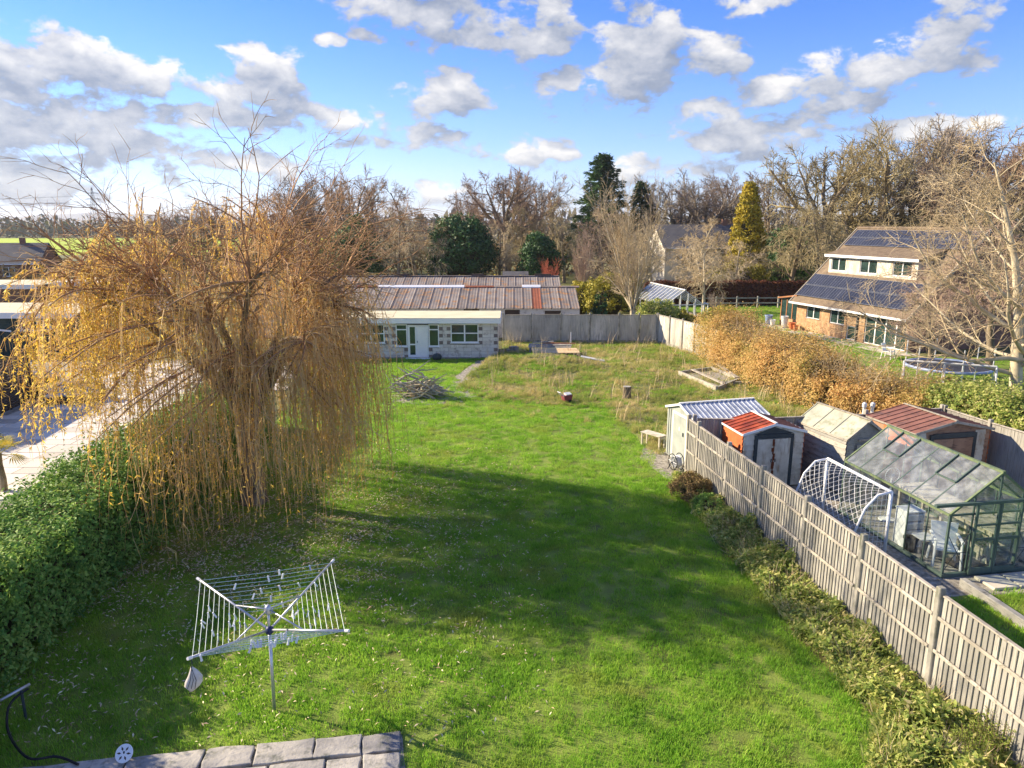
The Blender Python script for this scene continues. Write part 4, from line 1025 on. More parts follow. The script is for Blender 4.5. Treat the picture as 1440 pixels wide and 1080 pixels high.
b.build('pouch', M['canvas'], u, True)
for s in (-1, 0, 1): MB().tube([(0.005, -0.012, -0.12), (0.03 + s * 0.04, -0.055, -0.27), (s * 0.05 - 0.01, -0.055, -0.4)], 0.004, 4).build('seam', M['charcoal'], u)

# ------------------------------------------------------------------ stone paving at the near end of the lawn
pv = tag(sheet('paving_bed', [(-8.6, 6.0), (-8.6, 8.4), at(100, 1076), at(565, 1030), at(572, 1100), (-1.4, 6.0)], 0.007, M['gravel']), kind='structure')
e0, e1 = at(565, 1031), at(80, 1078)
dv = (e1 - e0).normalized(); nv = Vector((dv.y, -dv.x, 0))
if nv.y > 0: nv = -nv
rs = random.Random(8)
rows = [(0.0, 0.42), (0.44, 0.5), (0.96, 0.5), (1.48, 0.5), (2.0, 0.5)]
for off, dep in rows:
    s = 0.0
    while s < 7.2:
        L = rs.uniform(0.4, 1.15)
        c = [e0 + dv * (s + 0.01 + rs.uniform(0, 0.015)) + nv * (off + rs.uniform(0.0, 0.05)), e0 + dv * (s + L - 0.015) + nv * (off + rs.uniform(0.0, 0.05)),
             e0 + dv * (s + L - 0.015 - rs.uniform(0, 0.02)) + nv * (off + dep - rs.uniform(0, 0.02)), e0 + dv * (s + 0.01) + nv * (off + dep - rs.uniform(0, 0.02))]
        h = 0.045 + rs.uniform(0, 0.03)
        ring = []
        for i in range(4):                              # chipped, slightly bowed edges
            p, q = c[i], c[(i + 1) % 4]
            for f in (0.0, 0.3, 0.65):
                j_ = 0.02 if f else 0.035
                ring.append(p.lerp(q, f) + Vector((rs.uniform(-j_, j_), rs.uniform(-j_, j_), 0)) * 0.7)
        m_ = len(ring); cen = sum(ring, Vector()) / m_
        b = MB(); tz = [h + rs.uniform(-0.008, 0.008) for _ in ring]
        b.add([(p.x, p.y, 0.008) for p in ring] + [(p.x, p.y, z) for p, z in zip(ring, tz)] + [(cen.x, cen.y, h + 0.006)],
              [(i, (i + 1) % m_, m_ + (i + 1) % m_, m_ + i) for i in range(m_)] + [(m_ + i, m_ + (i + 1) % m_, 2 * m_) for i in range(m_)])
        o = bevel(b.build('stone', M['slate'], pv), 0.015, 2)
        s += L
# white decorated disc on the paving edge
dl = at(175, 1063, 0.12)
u = thing('garden_disc', 'round white pierced garden disc on a stake at the paving edge', 'ornament', (dl.x, dl.y, 0))
rt = Matrix.Rotation(R(50), 4, 'X'); rt.translation = Vector((0, 0, 0.16)); rt = rt @ Matrix.Scale(0.72, 4)
def tilt(o): o.matrix_local = rt; return o
tilt(MB().lathe([(0.0, -0.012), (0.165, -0.012), (0.172, 0), (0.165, 0.012), (0.0, 0.012)], 28).build('disc', M['upvc'], u))
for k_ in range(6):
    a = k_ * math.pi / 3
    tilt(MB().add([(0.05 * math.cos(a), 0.05 * math.sin(a), 0.015), (0.09 * math.cos(a + 0.22), 0.09 * math.sin(a + 0.22), 0.015), (0.14 * math.cos(a), 0.14 * math.sin(a), 0.015), (0.09 * math.cos(a - 0.22), 0.09 * math.sin(a - 0.22), 0.015)], [(0, 1, 2, 3)]).build('petal_opening', M['timber_dark'], u))
MB().tube([(0, 0, -0.02), (0, 0, 0.19)], 0.012, 6).build('stake', M['charcoal'], u)

# black hose with a grey lance at the paving corner
h0 = [at(40, 968, 0.5), at(18, 985, 0.42), at(10, 1005, 0.3), at(14, 1035, 0.15), at(40, 1066, 0.1), at(80, 1064, 0.1), at(110, 1075, 0.1)]
def spline(pts, n_=8):
    out = []
    P = [pts[0]] + list(pts) + [pts[-1]]
    for i in range(1, len(P) - 2):
        for k_ in range(n_):
            s = k_ / n_; a, b_, c, d = P[i - 1], P[i], P[i + 1], P[i + 2]
            out.append(0.5 * ((2 * b_) + (c - a) * s + (2 * a - 5 * b_ + 4 * c - d) * s * s + (3 * b_ - a - 3 * c + d) * s ** 3))
    return out + [pts[-1]]
o0 = Vector((h0[3].x, h0[3].y, 0))
u = thing('washer_hose', 'thick black hose with grey lance curving beside the paving', 'hose', o0)
MB().tube([p - o0 for p in spline(h0)], 0.018, 8).build('hose', M['black'], u, True)
MB().tube([at(42, 962, 0.52) - o0, at(0, 985, 0.5) - o0], 0.024, 10).build('lance', M['alu'], u, True)
q_ = at(30, 972, 0.5) - o0; MB().tube([q_, (q_.x, q_.y, 0)], 0.02, 8).build('stand', M['charcoal'], u)

# ------------------------------------------------------------------ pale block garden building
BY = 39.5
bxr = aty(700, 500, BY).x
bxl = -11.6
t = thing('garden_building', 'long pale block garden building with flat roof and white window frames', 'building', (bxr, BY, 0))
W = bxl - bxr                                            # negative: the wall runs to -X
def lx(u): return aty(u, 480, BY).x - bxr
OPEN = [(lx(502), lx(541), 0.88, 1.93), (lx(557), lx(573), 0.68, 1.93), (lx(573.5), lx(602.5), 0.0, 1.9), (lx(603), lx(617.5), 0.68, 1.93), (lx(634), lx(673), 0.9, 1.95), (lx(440), lx(470), 0.88, 1.93)]
CH = 0.198
back = MB()
def quoin(): return shared(('qb',), lambda: MB().box((0, 0, 0), (0.2, 0.09, CH - 0.022)), 'brick', M['brick_grey'], t)
rb = random.Random(4)
for ci in range(10):
    z0, z1 = ci * CH, (ci + 1) * CH
    cuts = sorted((o[0], o[1]) for o in OPEN if o[2] < z1 - 0.05 and o[3] > z0 + 0.05)
    x = W; spans = []
    for a, c in cuts: spans.append((x, a)); x = c
    spans.append((x, 0.0))
    for (a, c) in spans:
        if c - a < 0.02: continue
        back.box2((a, 0.012, z0), (c, 0.12, z1))
        x = a
        lefte, righte = a > W + 0.01, True
        if lefte and ci % 2 == 0:
            o = quoin()
            o.location = (a + 0.105, 0.04, (z0 + z1) / 2); x = a + 0.22
        end = c
        if ci % 2 == 0 and c - x > 0.3:
            o = quoin(); o.location = (c - 0.105, 0.04, (z0 + z1) / 2); end = c - 0.22
        first = True
        while end - x > 0.03:
            L = 0.44 if not (first and ci % 2) else 0.22
            L = min(L, end - x)
            if end - x - L < 0.08: L = end - x
            o = shared(('blk',), lambda: MB().box((0.5, 0, 0), (1, 0.09, CH - 0.012)), 'block', M['block'], t)
            o.location = (x + 0.005, 0.042 + rb.uniform(-0.003, 0.003), (z0 + z1) / 2); o.scale = (L - 0.012, 1, 1)
            x += L; first = False
back.build('wall', M['mortar'], t)
part('side_wall', M['block'], t, ((-0.12, 0.121, 0), (-0.005, 3.1, 2.0)), ((W + 0.005, 0.121, 0), (W + 0.12, 3.1, 2.0)), ((W + 0.12, 3.0, 0), (-0.12, 3.1, 2.0)))
part('interior', M['dark_in'], t, ((W + 0.13, 2.0, 0.02), (-0.13, 2.05, 1.98)), ((W + 0.13, 0.14, 0.0), (-0.13, 2.0, 0.018)))
part('fascia', M['upvc'], t, ((W - 0.15, -0.2, 2.0), (0.15, -0.17, 2.26)), ((0.15, -0.2, 2.0), (0.18, 3.3, 2.26)))
part('flat_roof', M['roof_felt'], t, ((W - 0.15, -0.168, 2.06), (0.148, 3.3, 2.3)))
part('plinth', M['concrete'], t, ((W, -0.12, 0), (-0.0, -0.006, 0.07)))
def window(parent, x0, x1, z0, z1, y=0.0, sashes=2, midbar=True, sill=True, fm='upvc', yd=1, pane='pane'):
    f = MB(); w_ = 0.055
    f.box2((x0, y, z0), (x0 + w_, y + 0.07, z1)).box2((x1 - w_, y, z0), (x1, y + 0.07, z1)).box2((x0 + w_, y, z0), (x1 - w_, y + 0.07, z0 + w_)).box2((x0 + w_, y, z1 - w_), (x1 - w_, y + 0.07, z1))
    for k_ in range(1, sashes): xx = x0 + (x1 - x0) * k_ / sashes; f.box2((xx - 0.04, y, z0 + w_), (xx + 0.04, y + 0.07, z1 - w_))
    o = f.build('window', M[fm], parent)
    for k_ in range(sashes):
        a = x0 + (x1 - x0) * k_ / sashes + 0.05; c = x0 + (x1 - x0) * (k_ + 1) / sashes - 0.05
        part('pane', M[pane], o, ((a, y + 0.04, z0 + w_), (c, y + 0.048, z1 - w_)))
        if midbar: part('glazing_bar', M[fm], o, ((a, y + 0.01, (z0 + z1) / 2 - 0.03), (c, y + 0.038, (z0 + z1) / 2 + 0.03)))
    if sill: part('sill', M[fm], o, ((x0 - 0.05, y - 0.06, z0 - 0.05), (x1 + 0.05, y + 0.03, z0 - 0.004)))
    return o
window(t, OPEN[0][0], OPEN[0][1], OPEN[0][2], OPEN[0][3], 0.0, 2)
window(t, OPEN[5][0], OPEN[5][1], OPEN[5][2], OPEN[5][3], 0.0, 2)
window(t, OPEN[1][0], OPEN[1][1], 0.68, 1.93, 0.0, 1, False); window(t, OPEN[3][0], OPEN[3][1], 0.68, 1.93, 0.0, 1, False)
for k_ in (1, 3): part('fanlight_bar', M['upvc'], t, ((OPEN[k_][0] + 0.05, 0.0, 1.6), (OPEN[k_][1] - 0.05, 0.038, 1.66)))
window(t, OPEN[4][0], OPEN[4][1], OPEN[4][2], OPEN[4][3], 0.0, 2)
x0, x1 = OPEN[2][0], OPEN[2][1]; xm = x0 + (x1 - x0) * 0.42
part('door_frame', M['upvc'], t, ((x0, -0.01, 0), (x0 + 0.05, 0.06, 1.9)), ((x1 - 0.05, -0.01, 0), (x1, 0.06, 1.9)), ((x0 + 0.05, -0.01, 1.85), (x1 - 0.05, 0.06, 1.9)))
d = part('glazed_door', M['upvc'], t, ((x0 + 0.052, 0.0, 0.03), (x0 + 0.12, 0.05, 1.84)), ((xm - 0.07, 0.0, 0.03), (xm, 0.05, 1.84)), ((x0 + 0.12, 0.0, 0.03), (xm - 0.07, 0.05, 0.2)), ((x0 + 0.12, 0.0, 0.75), (xm - 0.07, 0.05, 0.83)), ((x0 + 0.12, 0.0, 1.78), (xm - 0.07, 0.05, 1.84)))
part('pane', M['pane'], d, ((x0 + 0.12, 0.02, 0.2), (xm - 0.07, 0.03, 0.75)), ((x0 + 0.12, 0.02, 0.83), (xm - 0.07, 0.03, 1.78)))
d = part('solid_door', M['white'], t, ((xm + 0.006, -0.03, 0.03), (x1 - 0.052, 0.02, 1.84)))
part('handle', M['charcoal'], d, ((xm + 0.04, -0.06, 0.9), (xm + 0.07, -0.032, 1.0)))
part('doorstep', M['upvc'], t, ((x0 - 0.1, -0.35, 0), (x1 + 0.1, -0.125, 0.06)))
o = MB().lathe([(0.16, 0), (0.24, 0.05), (0.27, 0.2), (0.2, 0.33), (0.06, 0.38)], 14).build('dark_tub', M['charcoal'], None, True)
o.location = (bxr + lx(615.5), BY - 0.55, 0.004); tag(o, 'dark rounded tub standing by the garden building door', 'tub')
o = MB().box((0, 0, 0.1), (0.7, 0.35, 0.2)).box((0.1, 0.05, 0.28), (0.5, 0.3, 0.16), Matrix.Rotation(0.3, 3, 'Z')).build('rubble_pile', M['concrete']); o.location = (0.0, 41.2, 0.02); o.rotation_euler = (0.06, 0.05, 0.3)
tag(o, 'small heap of rubble at the corner of the garden building', 'rubble')

# ------------------------------------------------------------------ long barns with lichened sheet roofs
def barn(label, xr, xl, y0, depth, eave, ridge, openings, specials):
    t = thing('barn', label, 'barn', (xr, y0, 0))
    W = xl - xr
    b = MB(); xs = [W]
    for (a, c, z0, z1) in sorted(openings): xs += [a, c]
    xs.append(0)
    for i in range(0, len(xs), 2): b.box2((xs[i], 0, 0), (xs[i + 1], 0.12, eave - 0.04))
    for (a, c, z0, z1) in openings:
        b.box2((a, 0, 0), (c, 0.12, z0))
        if z1 < eave - 0.06: b.box2((a, 0, z1), (c, 0.12, eave - 0.04))
    b.build('wall', M['block'], t)
    for (a, c, z0, z1) in openings: part('dark_opening', M['timber_dark'], t, ((a, 0.05, z0), (c, 0.09, min(z1, eave - 0.045))))  # dark sheet fills each opening, its inner shade put into the colour
    for x in (W + 0.06, -0.06):
        MB().prism([(0.13, 0), (depth, 0), (depth, eave - 0.05), (depth / 2, ridge - 0.08), (0.13, eave - 0.05)], lambda p, q: (x - 0.06, p, q), lambda p, q: (x + 0.06, p, q)).build('gable_wall', M['block'], t)
    part('back_wall', M['block'], t, ((W + 0.13, depth - 0.12, 0), (-0.13, depth - 0.005, eave - 0.06)))
    nsh = int(round(-W / 0.62)); w_ = -W / nsh
    def sheet_b(sgn):
        b = MB(); n_ = 6
        y_e, y_r = (-0.18, depth / 2) if sgn < 0 else (depth + 0.18, depth / 2)
        ze = eave - 0.18 * (ridge - eave) / (depth / 2)
        for k_ in range(n_ + 1):
            x = k_ / n_; dz = 0.03 if k_ in (0, n_) else (0.0 if k_ % 2 else 0.012)
            b.v += [(x, y_e, ze + dz), (x, y_r, ridge + dz)]
        b.f += [(2 * k_, 2 * k_ + 2, 2 * k_ + 3, 2 * k_ + 1) for k_ in range(n_)]
        b.v += [(0, y_e, ze - 0.02), (0, y_r, ridge - 0.02), (1, y_e, ze - 0.02), (1, y_r, ridge - 0.02)]
        m_ = 2 * (n_ + 1)
        b.f += [(m_, m_ + 1, 1, 0), (m_ + 2, 2 * n_, 2 * n_ + 1, m_ + 3)]
        return b
    for sgn in (-1, 1):
        for k_ in range(nsh):
            sp = specials.get(k_) if sgn < 0 else None
            key = (label, sgn, sp)
            o = shared(key, lambda: sheet_b(sgn), 'roof_sheet', M[sp or 'asbestos'], t)
            o.location = (-(k_ + 1) * w_ + 0.012, 0, rb.uniform(-0.006, 0.012)); o.scale = (w_ - 0.028, 1, 1)
            if sgn < 0:
                o2 = shared((label, 'seam'), lambda: MB().beam((0, -0.19, eave - 0.09 + 0.015), (0, depth / 2, ridge + 0.015), 0.05, 0.03), 'seam', M['asbestos'], t)
                o2.location = (-k_ * w_, 0, 0)
    return t, w_
bx1 = aty(815, 440, 47.0).x
wob = [(aty(652, 436, 47).x - bx1, aty(674, 436, 47).x - bx1, 1.72, 1.9), (aty(710, 436, 47).x - bx1, aty(731, 436, 47).x - bx1, 1.3, 1.86), (aty(766, 436, 47).x - bx1, aty(789, 436, 47).x - bx1, 1.3, 1.8)]
t, w_ = barn('long low barn with lichened sheet roof directly behind the garden building', bx1, -18.0, 47.0, 8.0, 2.0, 3.02, wob, {4: 'rust_sheet', 0: 'asbestos'})
def rx(u): return aty(u, 405, 51.0).x - bx1
for (ua, ub, m_, h_) in ((533, 653, 'upvc', 0.16), (655, 694, 'rust_sheet', 0.10), (696, 733, 'asbestos', 0.08), (734, 760, 'upvc', 0.2), (762, 814, 'asbestos', 0.08), (400, 500, 'asbestos', 0.1), (503, 530, 'rust_sheet', 0.14)):
    MB().prism([(3.78, 3.02), (4.0, 3.04 + h_ * 0.6), (4.22, 3.02), (4.22, 3.0 - 0.05), (3.78, 3.0 - 0.05)], lambda p, q: (rx(ua), p, q + 0.02), lambda p, q: (rx(ub), p, q + 0.02)).build('ridge_cap', M[m_], t)
bx2 = aty(786, 398, 61.0).x
t, w_ = barn('farther barn with brown lichened roof behind the first barn', bx2, -19.0, 57.5, 7.0, 2.05, 3.05, [], {})
for (ua, ub) in ((555, 575), (663, 680), (752, 775)):
    part('roof_vent', M['timber_dark'], t, ((aty(ua, 388, 61).x - bx2, 3.4, 3.1), (aty(ub, 388, 61).x - bx2, 3.7, 3.26)))
MB().beam((-0.02, 3.5, 3.1), (-24.2, 3.5, 3.1), 0.3, 0.06).build('ridge_cap', M['asbestos'], t)

# ------------------------------------------------------------------ brick house with solar roof
H0, H1 = Vector((20.5, 51.1, 0)), Vector((23.2, 41.35, 0))
hx = (H1 - H0).normalized(); HL = (H1 - H0).length
rzh = math.atan2(hx.y, hx.x)
t = thing('brick_house', 'yellow brick house with dormer and solar panels on its brown tiled roof', 'house', H0, rzh)
HM = Matrix.Translation(H0) @ Matrix.Rotation(rzh, 4, 'Z')   # local: x along the front, +y into the house
HE, HR, HD = 2.28, 7.0, 9.6
def hpx(x, y, z):
    p = HM @ Vector((x, y, z)); f = p.y * math.cos(PITCH) + (CAM_H - p.z) * math.sin(PITCH)
    return 720 + FOC * p.x / f
def ux(u, y, z):
    lo, hi = -3.0, 13.0
    for _ in range(40):
        m_ = (lo + hi) / 2
        if hpx(m_, y, z) < u: lo = m_
        else: hi = m_
    return lo
slope = (HR - HE) / (HD / 2)
zr = lambda y: HE + slope * y
hw_ = [(ux(1134, 0, 1.5), ux(1153, 0, 1.5), 0.95, 1.98), (ux(1167, 0, 1.5), ux(1188, 0, 1.5), 0.9, 1.98), (ux(1190, 0, 0.7), ux(1203, 0, 0.7), 0.05, 0.95), (ux(1216, 0, 1.2), ux(1275, 0, 1.2), 0.05, 2.05)]
b = MB(); x = 0.0
for (a, c, z0, z1) in hw_:
    b.box2((x, 0, 0), (a, 0.25, HE)); b.box2((a, 0, 0), (c, 0.25, z0)); b.box2((a, 0, z1), (c, 0.25, HE)); x = c
b.box2((x, 0, 0), (HL, 0.25, HE))
b.build('front_wall', M['brick_yellow'], t)
for xx in (0.0, HL):
    x0, x1 = (xx + 0.001, xx + 0.24) if xx == 0 else (xx - 0.24, xx - 0.001)
    MB().prism([(0.251, 0), (HD, 0), (HD, HE), (HD / 2, HR - 0.12), (0.251, zr(0.251) - 0.1)], lambda p, q: (x0, p, q), lambda p, q: (x1, p, q)).build('gable_wall', M['far_brick'] if xx else M['brick_yellow'], t)  # near gable takes a darker brick, its shade put into the colour
part('back_wall', M['brick_yellow'], t, ((0.25, HD - 0.25, 0), (HL - 0.25, HD - 0.002, HE)))
part('dark_backing', M['dark_in'], t, ((0.25, 2.2, 0.0), (HL - 0.25, 2.25, HE)))  # upright dark sheet behind the windows, interior shade put into its colour
for k_, (a, c, z0, z1) in enumerate(hw_): window(t, a, c, z0, z1, 0.06, (2, 2, 1, 4)[k_], False, k_ < 2, 'white' if k_ == 3 else 'plastic_grey')
for sgn in (0, 1):
    ye, ze = (-0.4, zr(-0.4)) if sgn == 0 else (HD + 0.4, zr(-0.4))
    MB().prism([(ye, ze), (HD / 2, HR), (HD / 2, HR + 0.13), (ye, ze + 0.13)], lambda p, q: (-0.3, p, q), lambda p, q: (HL + 0.3, p, q)).build('roof', M['tile'], t)
MB().tube([(-0.3, HD / 2, HR + 0.1), (HL + 0.3, HD / 2, HR + 0.1)], 0.13, 8).build('ridge_tiles', M['tile'], t)
part('gutter', M['upvc'], t, ((-0.3, -0.52, zr(-0.4) - 0.02), (HL + 0.3, -0.405, zr(-0.4) + 0.1)))
part('downpipe', M['charcoal'], t, ((ux(1205, 0, 1), -0.1, 0), (ux(1205, 0, 1) + 0.09, -0.01, HE - 0.5)))
for x in (-0.31, HL + 0.31): MB().beam((x, -0.42, zr(-0.42) + 0.05), (x, HD / 2, HR + 0.06), 0.05, 0.22).build('barge_board', M['timber_pale'], t)
nrmv = Vector((0, -slope, 1)).normalized()
def solar(x0, x1, ya, yb, nc, nr):
    for i in range(nc):
        for j in range(nr):
            w_ = (x1 - x0) / nc; h_ = (yb - ya) / nr
            key = ('sol', nc, nr, round(ya, 1))
            def mk():
                q = MB(); yy = h_ - 0.03
                return q.add([(0, 0, 0), (w_ - 0.03, 0, 0), (w_ - 0.03, yy, yy * slope), (0, yy, yy * slope)] + [tuple(Vector(v) + nrmv * 0.04) for v in ((0, 0, 0), (w_ - 0.03, 0, 0), (w_ - 0.03, yy, yy * slope), (0, yy, yy * slope))],
                             [(3, 2, 1, 0), (4, 5, 6, 7), (0, 1, 5, 4), (1, 2, 6, 5), (2, 3, 7, 6), (3, 0, 4, 7)])
            o = shared(key, mk, 'solar_panel', M['solar'], t)
            o.location = Vector((x0 + i * w_, ya + j * h_, zr(ya + j * h_) + 0.13)) + nrmv * 0.06
            key2 = key + ('line',)
            def mk2():
                q = MB(); yy = h_ - 0.03
                for e in range(4):
                    xx = 0.006 + (w_ - 0.045) * e / 3
                    q.beam(Vector((xx, 0, 0)) + nrmv * 0.043, Vector((xx, yy, yy * slope)) + nrmv * 0.043, 0.012, 0.008, tuple(nrmv))
                for yy2 in (0.01, yy - 0.01): q.beam(Vector((0, yy2, yy2 * slope)) + nrmv * 0.044, Vector((w_ - 0.03, yy2, yy2 * slope)) + nrmv * 0.044, 0.018, 0.009, tuple(nrmv))
                return q
            o2 = shared(key2, mk2, 'grid_line', M['solar_rim'], o)
solar(-0.1, HL - 0.1, -0.02, 1.5, 13, 2)
solar(0.0, HL + 0.1, 3.52, 4.62, 13, 2)
# dormer
dx0, dx1, dy, dz0, dz1 = 0.8, 8.6, 1.7, zr(1.7) + 0.1, 5.2
dw_ = [(ux(1169, dy, 4.6), ux(1189, dy, 4.6)), (ux(1209, dy, 4.6), ux(1233, dy, 4.6)), (ux(1255, dy, 4.6), ux(1282, dy, 4.6))]
b = MB(); x = dx0
for (a, c) in dw_:
    b.box2((x, dy, dz0), (a, dy + 0.15, dz1)); b.box2((a, dy, dz0), (c, dy + 0.15, dz0 + 0.18)); b.box2((a, dy, dz1 - 0.08), (c, dy + 0.15, dz1)); x = c
b.box2((x, dy, dz0), (dx1, dy + 0.15, dz1))
dm = b.build('dormer', M['shed_cream'], t)
for (a, c) in dw_: window(t, a, c, dz0 + 0.18, dz1 - 0.08, dy + 0.04, 2, False, True, 'plastic_grey')
for x0, x1 in ((dx0 - 0.002, dx0 + 0.12), (dx1 - 0.12, dx1 + 0.002)):
    MB().prism([(dy + 0.151, dz0), (dy + 0.151, dz1 - 0.003), (3.15, dz1 - 0.003)], lambda p, q: (x0, p, q), lambda p, q: (x1, p, q)).build('cheek', M['shed_cream'], dm)
MB().prism([(dy - 0.25, dz1 + 0.01), (3.5, zr(3.4) + 0.16), (3.5, zr(3.4) + 0.28), (dy - 0.25, dz1 + 0.13)], lambda p, q: (dx0 - 0.2, p, q), lambda p, q: (dx1 + 0.25, p, q)).build('dormer_roof', M['tile'], dm)
part('dormer_fascia', M['upvc'], dm, ((dx0 - 0.2, dy - 0.28, dz1 - 0.03), (dx1 + 0.25, dy - 0.252, dz1 + 0.14)))
# timber porch on the far end
P = bpy.data.objects.new('porch', None); link(P, t)
part('porch_base', M['brick_yellow'], P, ((-2.0, 0.1, 0), (-0.02, 0.2, 0.6)), ((-2.0, 0.2, 0), (-1.9, 2.4, 0.6)))
b = MB()
for x in (-2.0, -1.35, -0.7, -0.1): b.box2((x, 0.1, 0.6), (x + 0.08, 0.18, 2.0))
for y in (0.9, 1.6, 2.3): b.box2((-2.0, y, 0.6), (-1.92, y + 0.08, 2.0))
b.build('porch_post', M['wood_brown'], P)
part('pane', M['pane'], P, ((-1.92, 0.13, 0.62), (-0.1, 0.14, 2.0)), ((-1.97, 0.2, 0.62), (-1.96, 2.3, 2.0)))
MB().prism([(-2.2, 2.0), (0.0, 2.35), (0.0, 2.45), (-2.2, 2.1)], lambda p, q: (p, -0.1, q), lambda p, q: (p, 2.6, q)).build('porch_roof', M['wood_brown'], P)
sheet('house_terrace', [(HM @ Vector(p))[:2] for p in ((-3, -1.6, 0), (HL + 1, -1.6, 0), (HL + 1, -0.02, 0), (-3, -0.02, 0))], 0.02, M['slab_warm'])
for k_, (x, y, r_, h_, m_, l_) in enumerate(((-2.5, -0.5, 0.28, 0.7, 'blue_glaze', 'large blue glazed pot by the porch of the brick house'), (-1.7, -0.7, 0.2, 0.45, 'plastic_grey', 'grey planter in front of the brick house porch'),
        (0.4, -0.6, 0.24, 0.5, 'terracotta', 'terracotta pot at the corner of the brick house'), (0.95, -0.7, 0.18, 0.4, 'terracotta', 'smaller terracotta pot under the brick house window'), (-0.6, -0.5, 0.25, 0.85, 'plastic_grey', 'tall pale urn between porch and brick house corner'))):
    pot('garden_pot', l_, HM @ Vector((x, y, 0.02)), r_ * 0.7, r_, h_, M[m_])

# ------------------------------------------------------------------ simple far houses
def far_house(name, label, c, rz_, w_, d_, eave, ridge, wm, rm, wins, cat='house', flat=False):
    t = thing(name, label, cat, (c[0], c[1], 0), rz_)
    part('wall', M[wm], t, ((-w_ / 2, 0, 0), (w_ / 2, d_, eave)))
    if flat:
        part('roof', M[rm], t, ((-w_ / 2 - 0.2, -0.25, eave + 0.002), (w_ / 2 + 0.2, d_ + 0.2, eave + 0.06)))
        part('fascia', M['upvc'], t, ((-w_ / 2 - 0.22, -0.28, eave - 0.25), (w_ / 2 + 0.22, -0.252, eave + 0.08)))
    else:
        r = MB()
        for s in (0, 1):
            ye, zz = (-0.35, eave - 0.1) if s == 0 else (d_ + 0.35, eave - 0.1)
            r.prism([(ye, zz), (d_ / 2, ridge), (d_ / 2, ridge + 0.15), (ye, zz + 0.15)], lambda p, q: (-w_ / 2 - 0.3, p, q), lambda p, q: (w_ / 2 + 0.3, p, q))
        ro = r.build('roof', M[rm], t)
        if cat == 'house': MB().box((w_ * 0.3, d_ / 2, ridge + 0.3), (0.6, 0.5, 1.0)).build('chimney', M['far_brick'], ro)
        for x in (-w_ / 2, w_ / 2):
            MB().prism([(0.002, eave), (d_ - 0.002, eave), (d_ / 2, ridge - 0.02)], lambda p, q: (x - 0.01, p, q), lambda p, q: (x + 0.01, p, q)).build('gable', M[wm], t)
        MB().box2((-w_ / 2 - 0.3, -0.42, eave - 0.12), (w_ / 2 + 0.3, -0.36, eave + 0.02)).build('gutter', M['upvc'], t)
    for (x0, x1, z0, z1) in wins: window(t, x0, x1, z0, z1, -0.075, 2, False, True, 'upvc')
    return t
far_house('far_house', 'cream house with slate roof behind the golden conifer', (24.0, 88), 0.1, 11, 8, 4.6, 7.2, 'cream_wall', 'far_tile', [(-3.5, -2.0, 2.6, 4.0), (1.2, 2.6, 2.6, 4.0), (-1, 0.2, 0.8, 2.2)])
far_house('far_house', 'red brick gabled house beyond the clipped evergreen shrubs', (43.5, 96), 1.35, 9, 8, 3.0, 6.4, 'brick_yellow', 'far_tile', [(-2, -0.8, 1, 2.2)])
far_house('far_house', 'white rendered cottage behind the bare multi-stemmed tree', (18.6, 92), -0.9, 8, 6.5, 3.2, 5.6, 'cream_wall', 'far_tile', [(-2, -0.8, 1, 2.2)])
far_house('far_house', 'brick house with dark slate roof beside the bright field', (-68.5, 92), 0.25, 14, 8, 2.4, 4.8, 'far_brick', 'far_tile', [(2.9, 4.3, 0.8, 2.0), (-3.2, -2, 0.8, 2.0)])
t = far_house('outbuilding', 'flat roofed outbuilding with dark green doors beyond the slatted fence', (-29.3, 40.2), 0.0, 9.2, 5, 2.45, 0, 'green_door', 'roof_felt', [(1.4, 2.1, 1.5, 2.1), (2.3, 3.1, 1.5, 2.1)], 'outbuilding', True)
MB().beam((-4.4, -0.06, 2.0), (0.8, -0.06, 1.45), 0.05, 0.1).build('door_trim', M['upvc'], t)
for x in (-3.0, -1.4, 0.2): part('door_board', M['green_door'], t, ((x, -0.04, 0.02), (x + 1.55, -0.005, 1.9)))
far_house('outbuilding', 'pale flat roofed outbuilding glimpsed behind the willow', (-33.5, 58), 0.0, 7, 5, 2.75, 0, 'cream_wall', 'slab', [(-1, 0.2, 1, 2)], 'outbuilding', True)
far_house('outbuilding', 'low outbuilding with long white roof edge beyond the willow', (-41.0, 56), 0.0, 7.5, 5, 2.7, 0, 'far_brick', 'roof_felt', [(-1, 0.2, 1, 2)], 'outbuilding', True)
far_house('outbuilding', 'small grey garden hut above the far barn', (0.35, 71.5), 0.0, 2.0, 2, 2.0, 2.6, 'timber_grey', 'far_tile', [(-0.6, 0.2, 1, 1.7)], 'hut')
# parked car by the far brick house
c = thing('parked_car', 'pale blue parked car in front of the far brick house', 'car', (-51.5, 74.0, 0), 0.3)
o = bevel(MB().prism([(-2.0, 0.3), (2.0, 0.3), (2.05, 0.7), (1.3, 0.85), (-1.95, 0.9), (-2.05, 0.6)], lambda p, q: (p, -0.82, q), lambda p, q: (p, 0.82, q)).build('body', M['blue_glaze'], c), 0.06, 2)
o = bevel(MB().prism([(-1.7, 0.9), (0.9, 0.86), (0.35, 1.4), (-1.2, 1.42)], lambda p, q: (p, -0.7, q), lambda p, q: (p, 0.7, q)).build('cabin', M['pane'], c), 0.05, 2)
bevel(part('roof', M['blue_glaze'], c, ((-1.15, -0.66, 1.425), (0.3, 0.66, 1.46))), 0.015)
for x in (-1.25, 1.25):
    for s in (-1, 1):
        wl = MB().tube([(x, s * 0.62, 0.31), (x, s * 0.84, 0.31)], 0.31, 16).build('wheel', M['black'], c); MB().tube([(x, s * 0.84, 0.31), (x, s * 0.855, 0.31)], 0.18, 12).build('rim', M['alu'], wl)

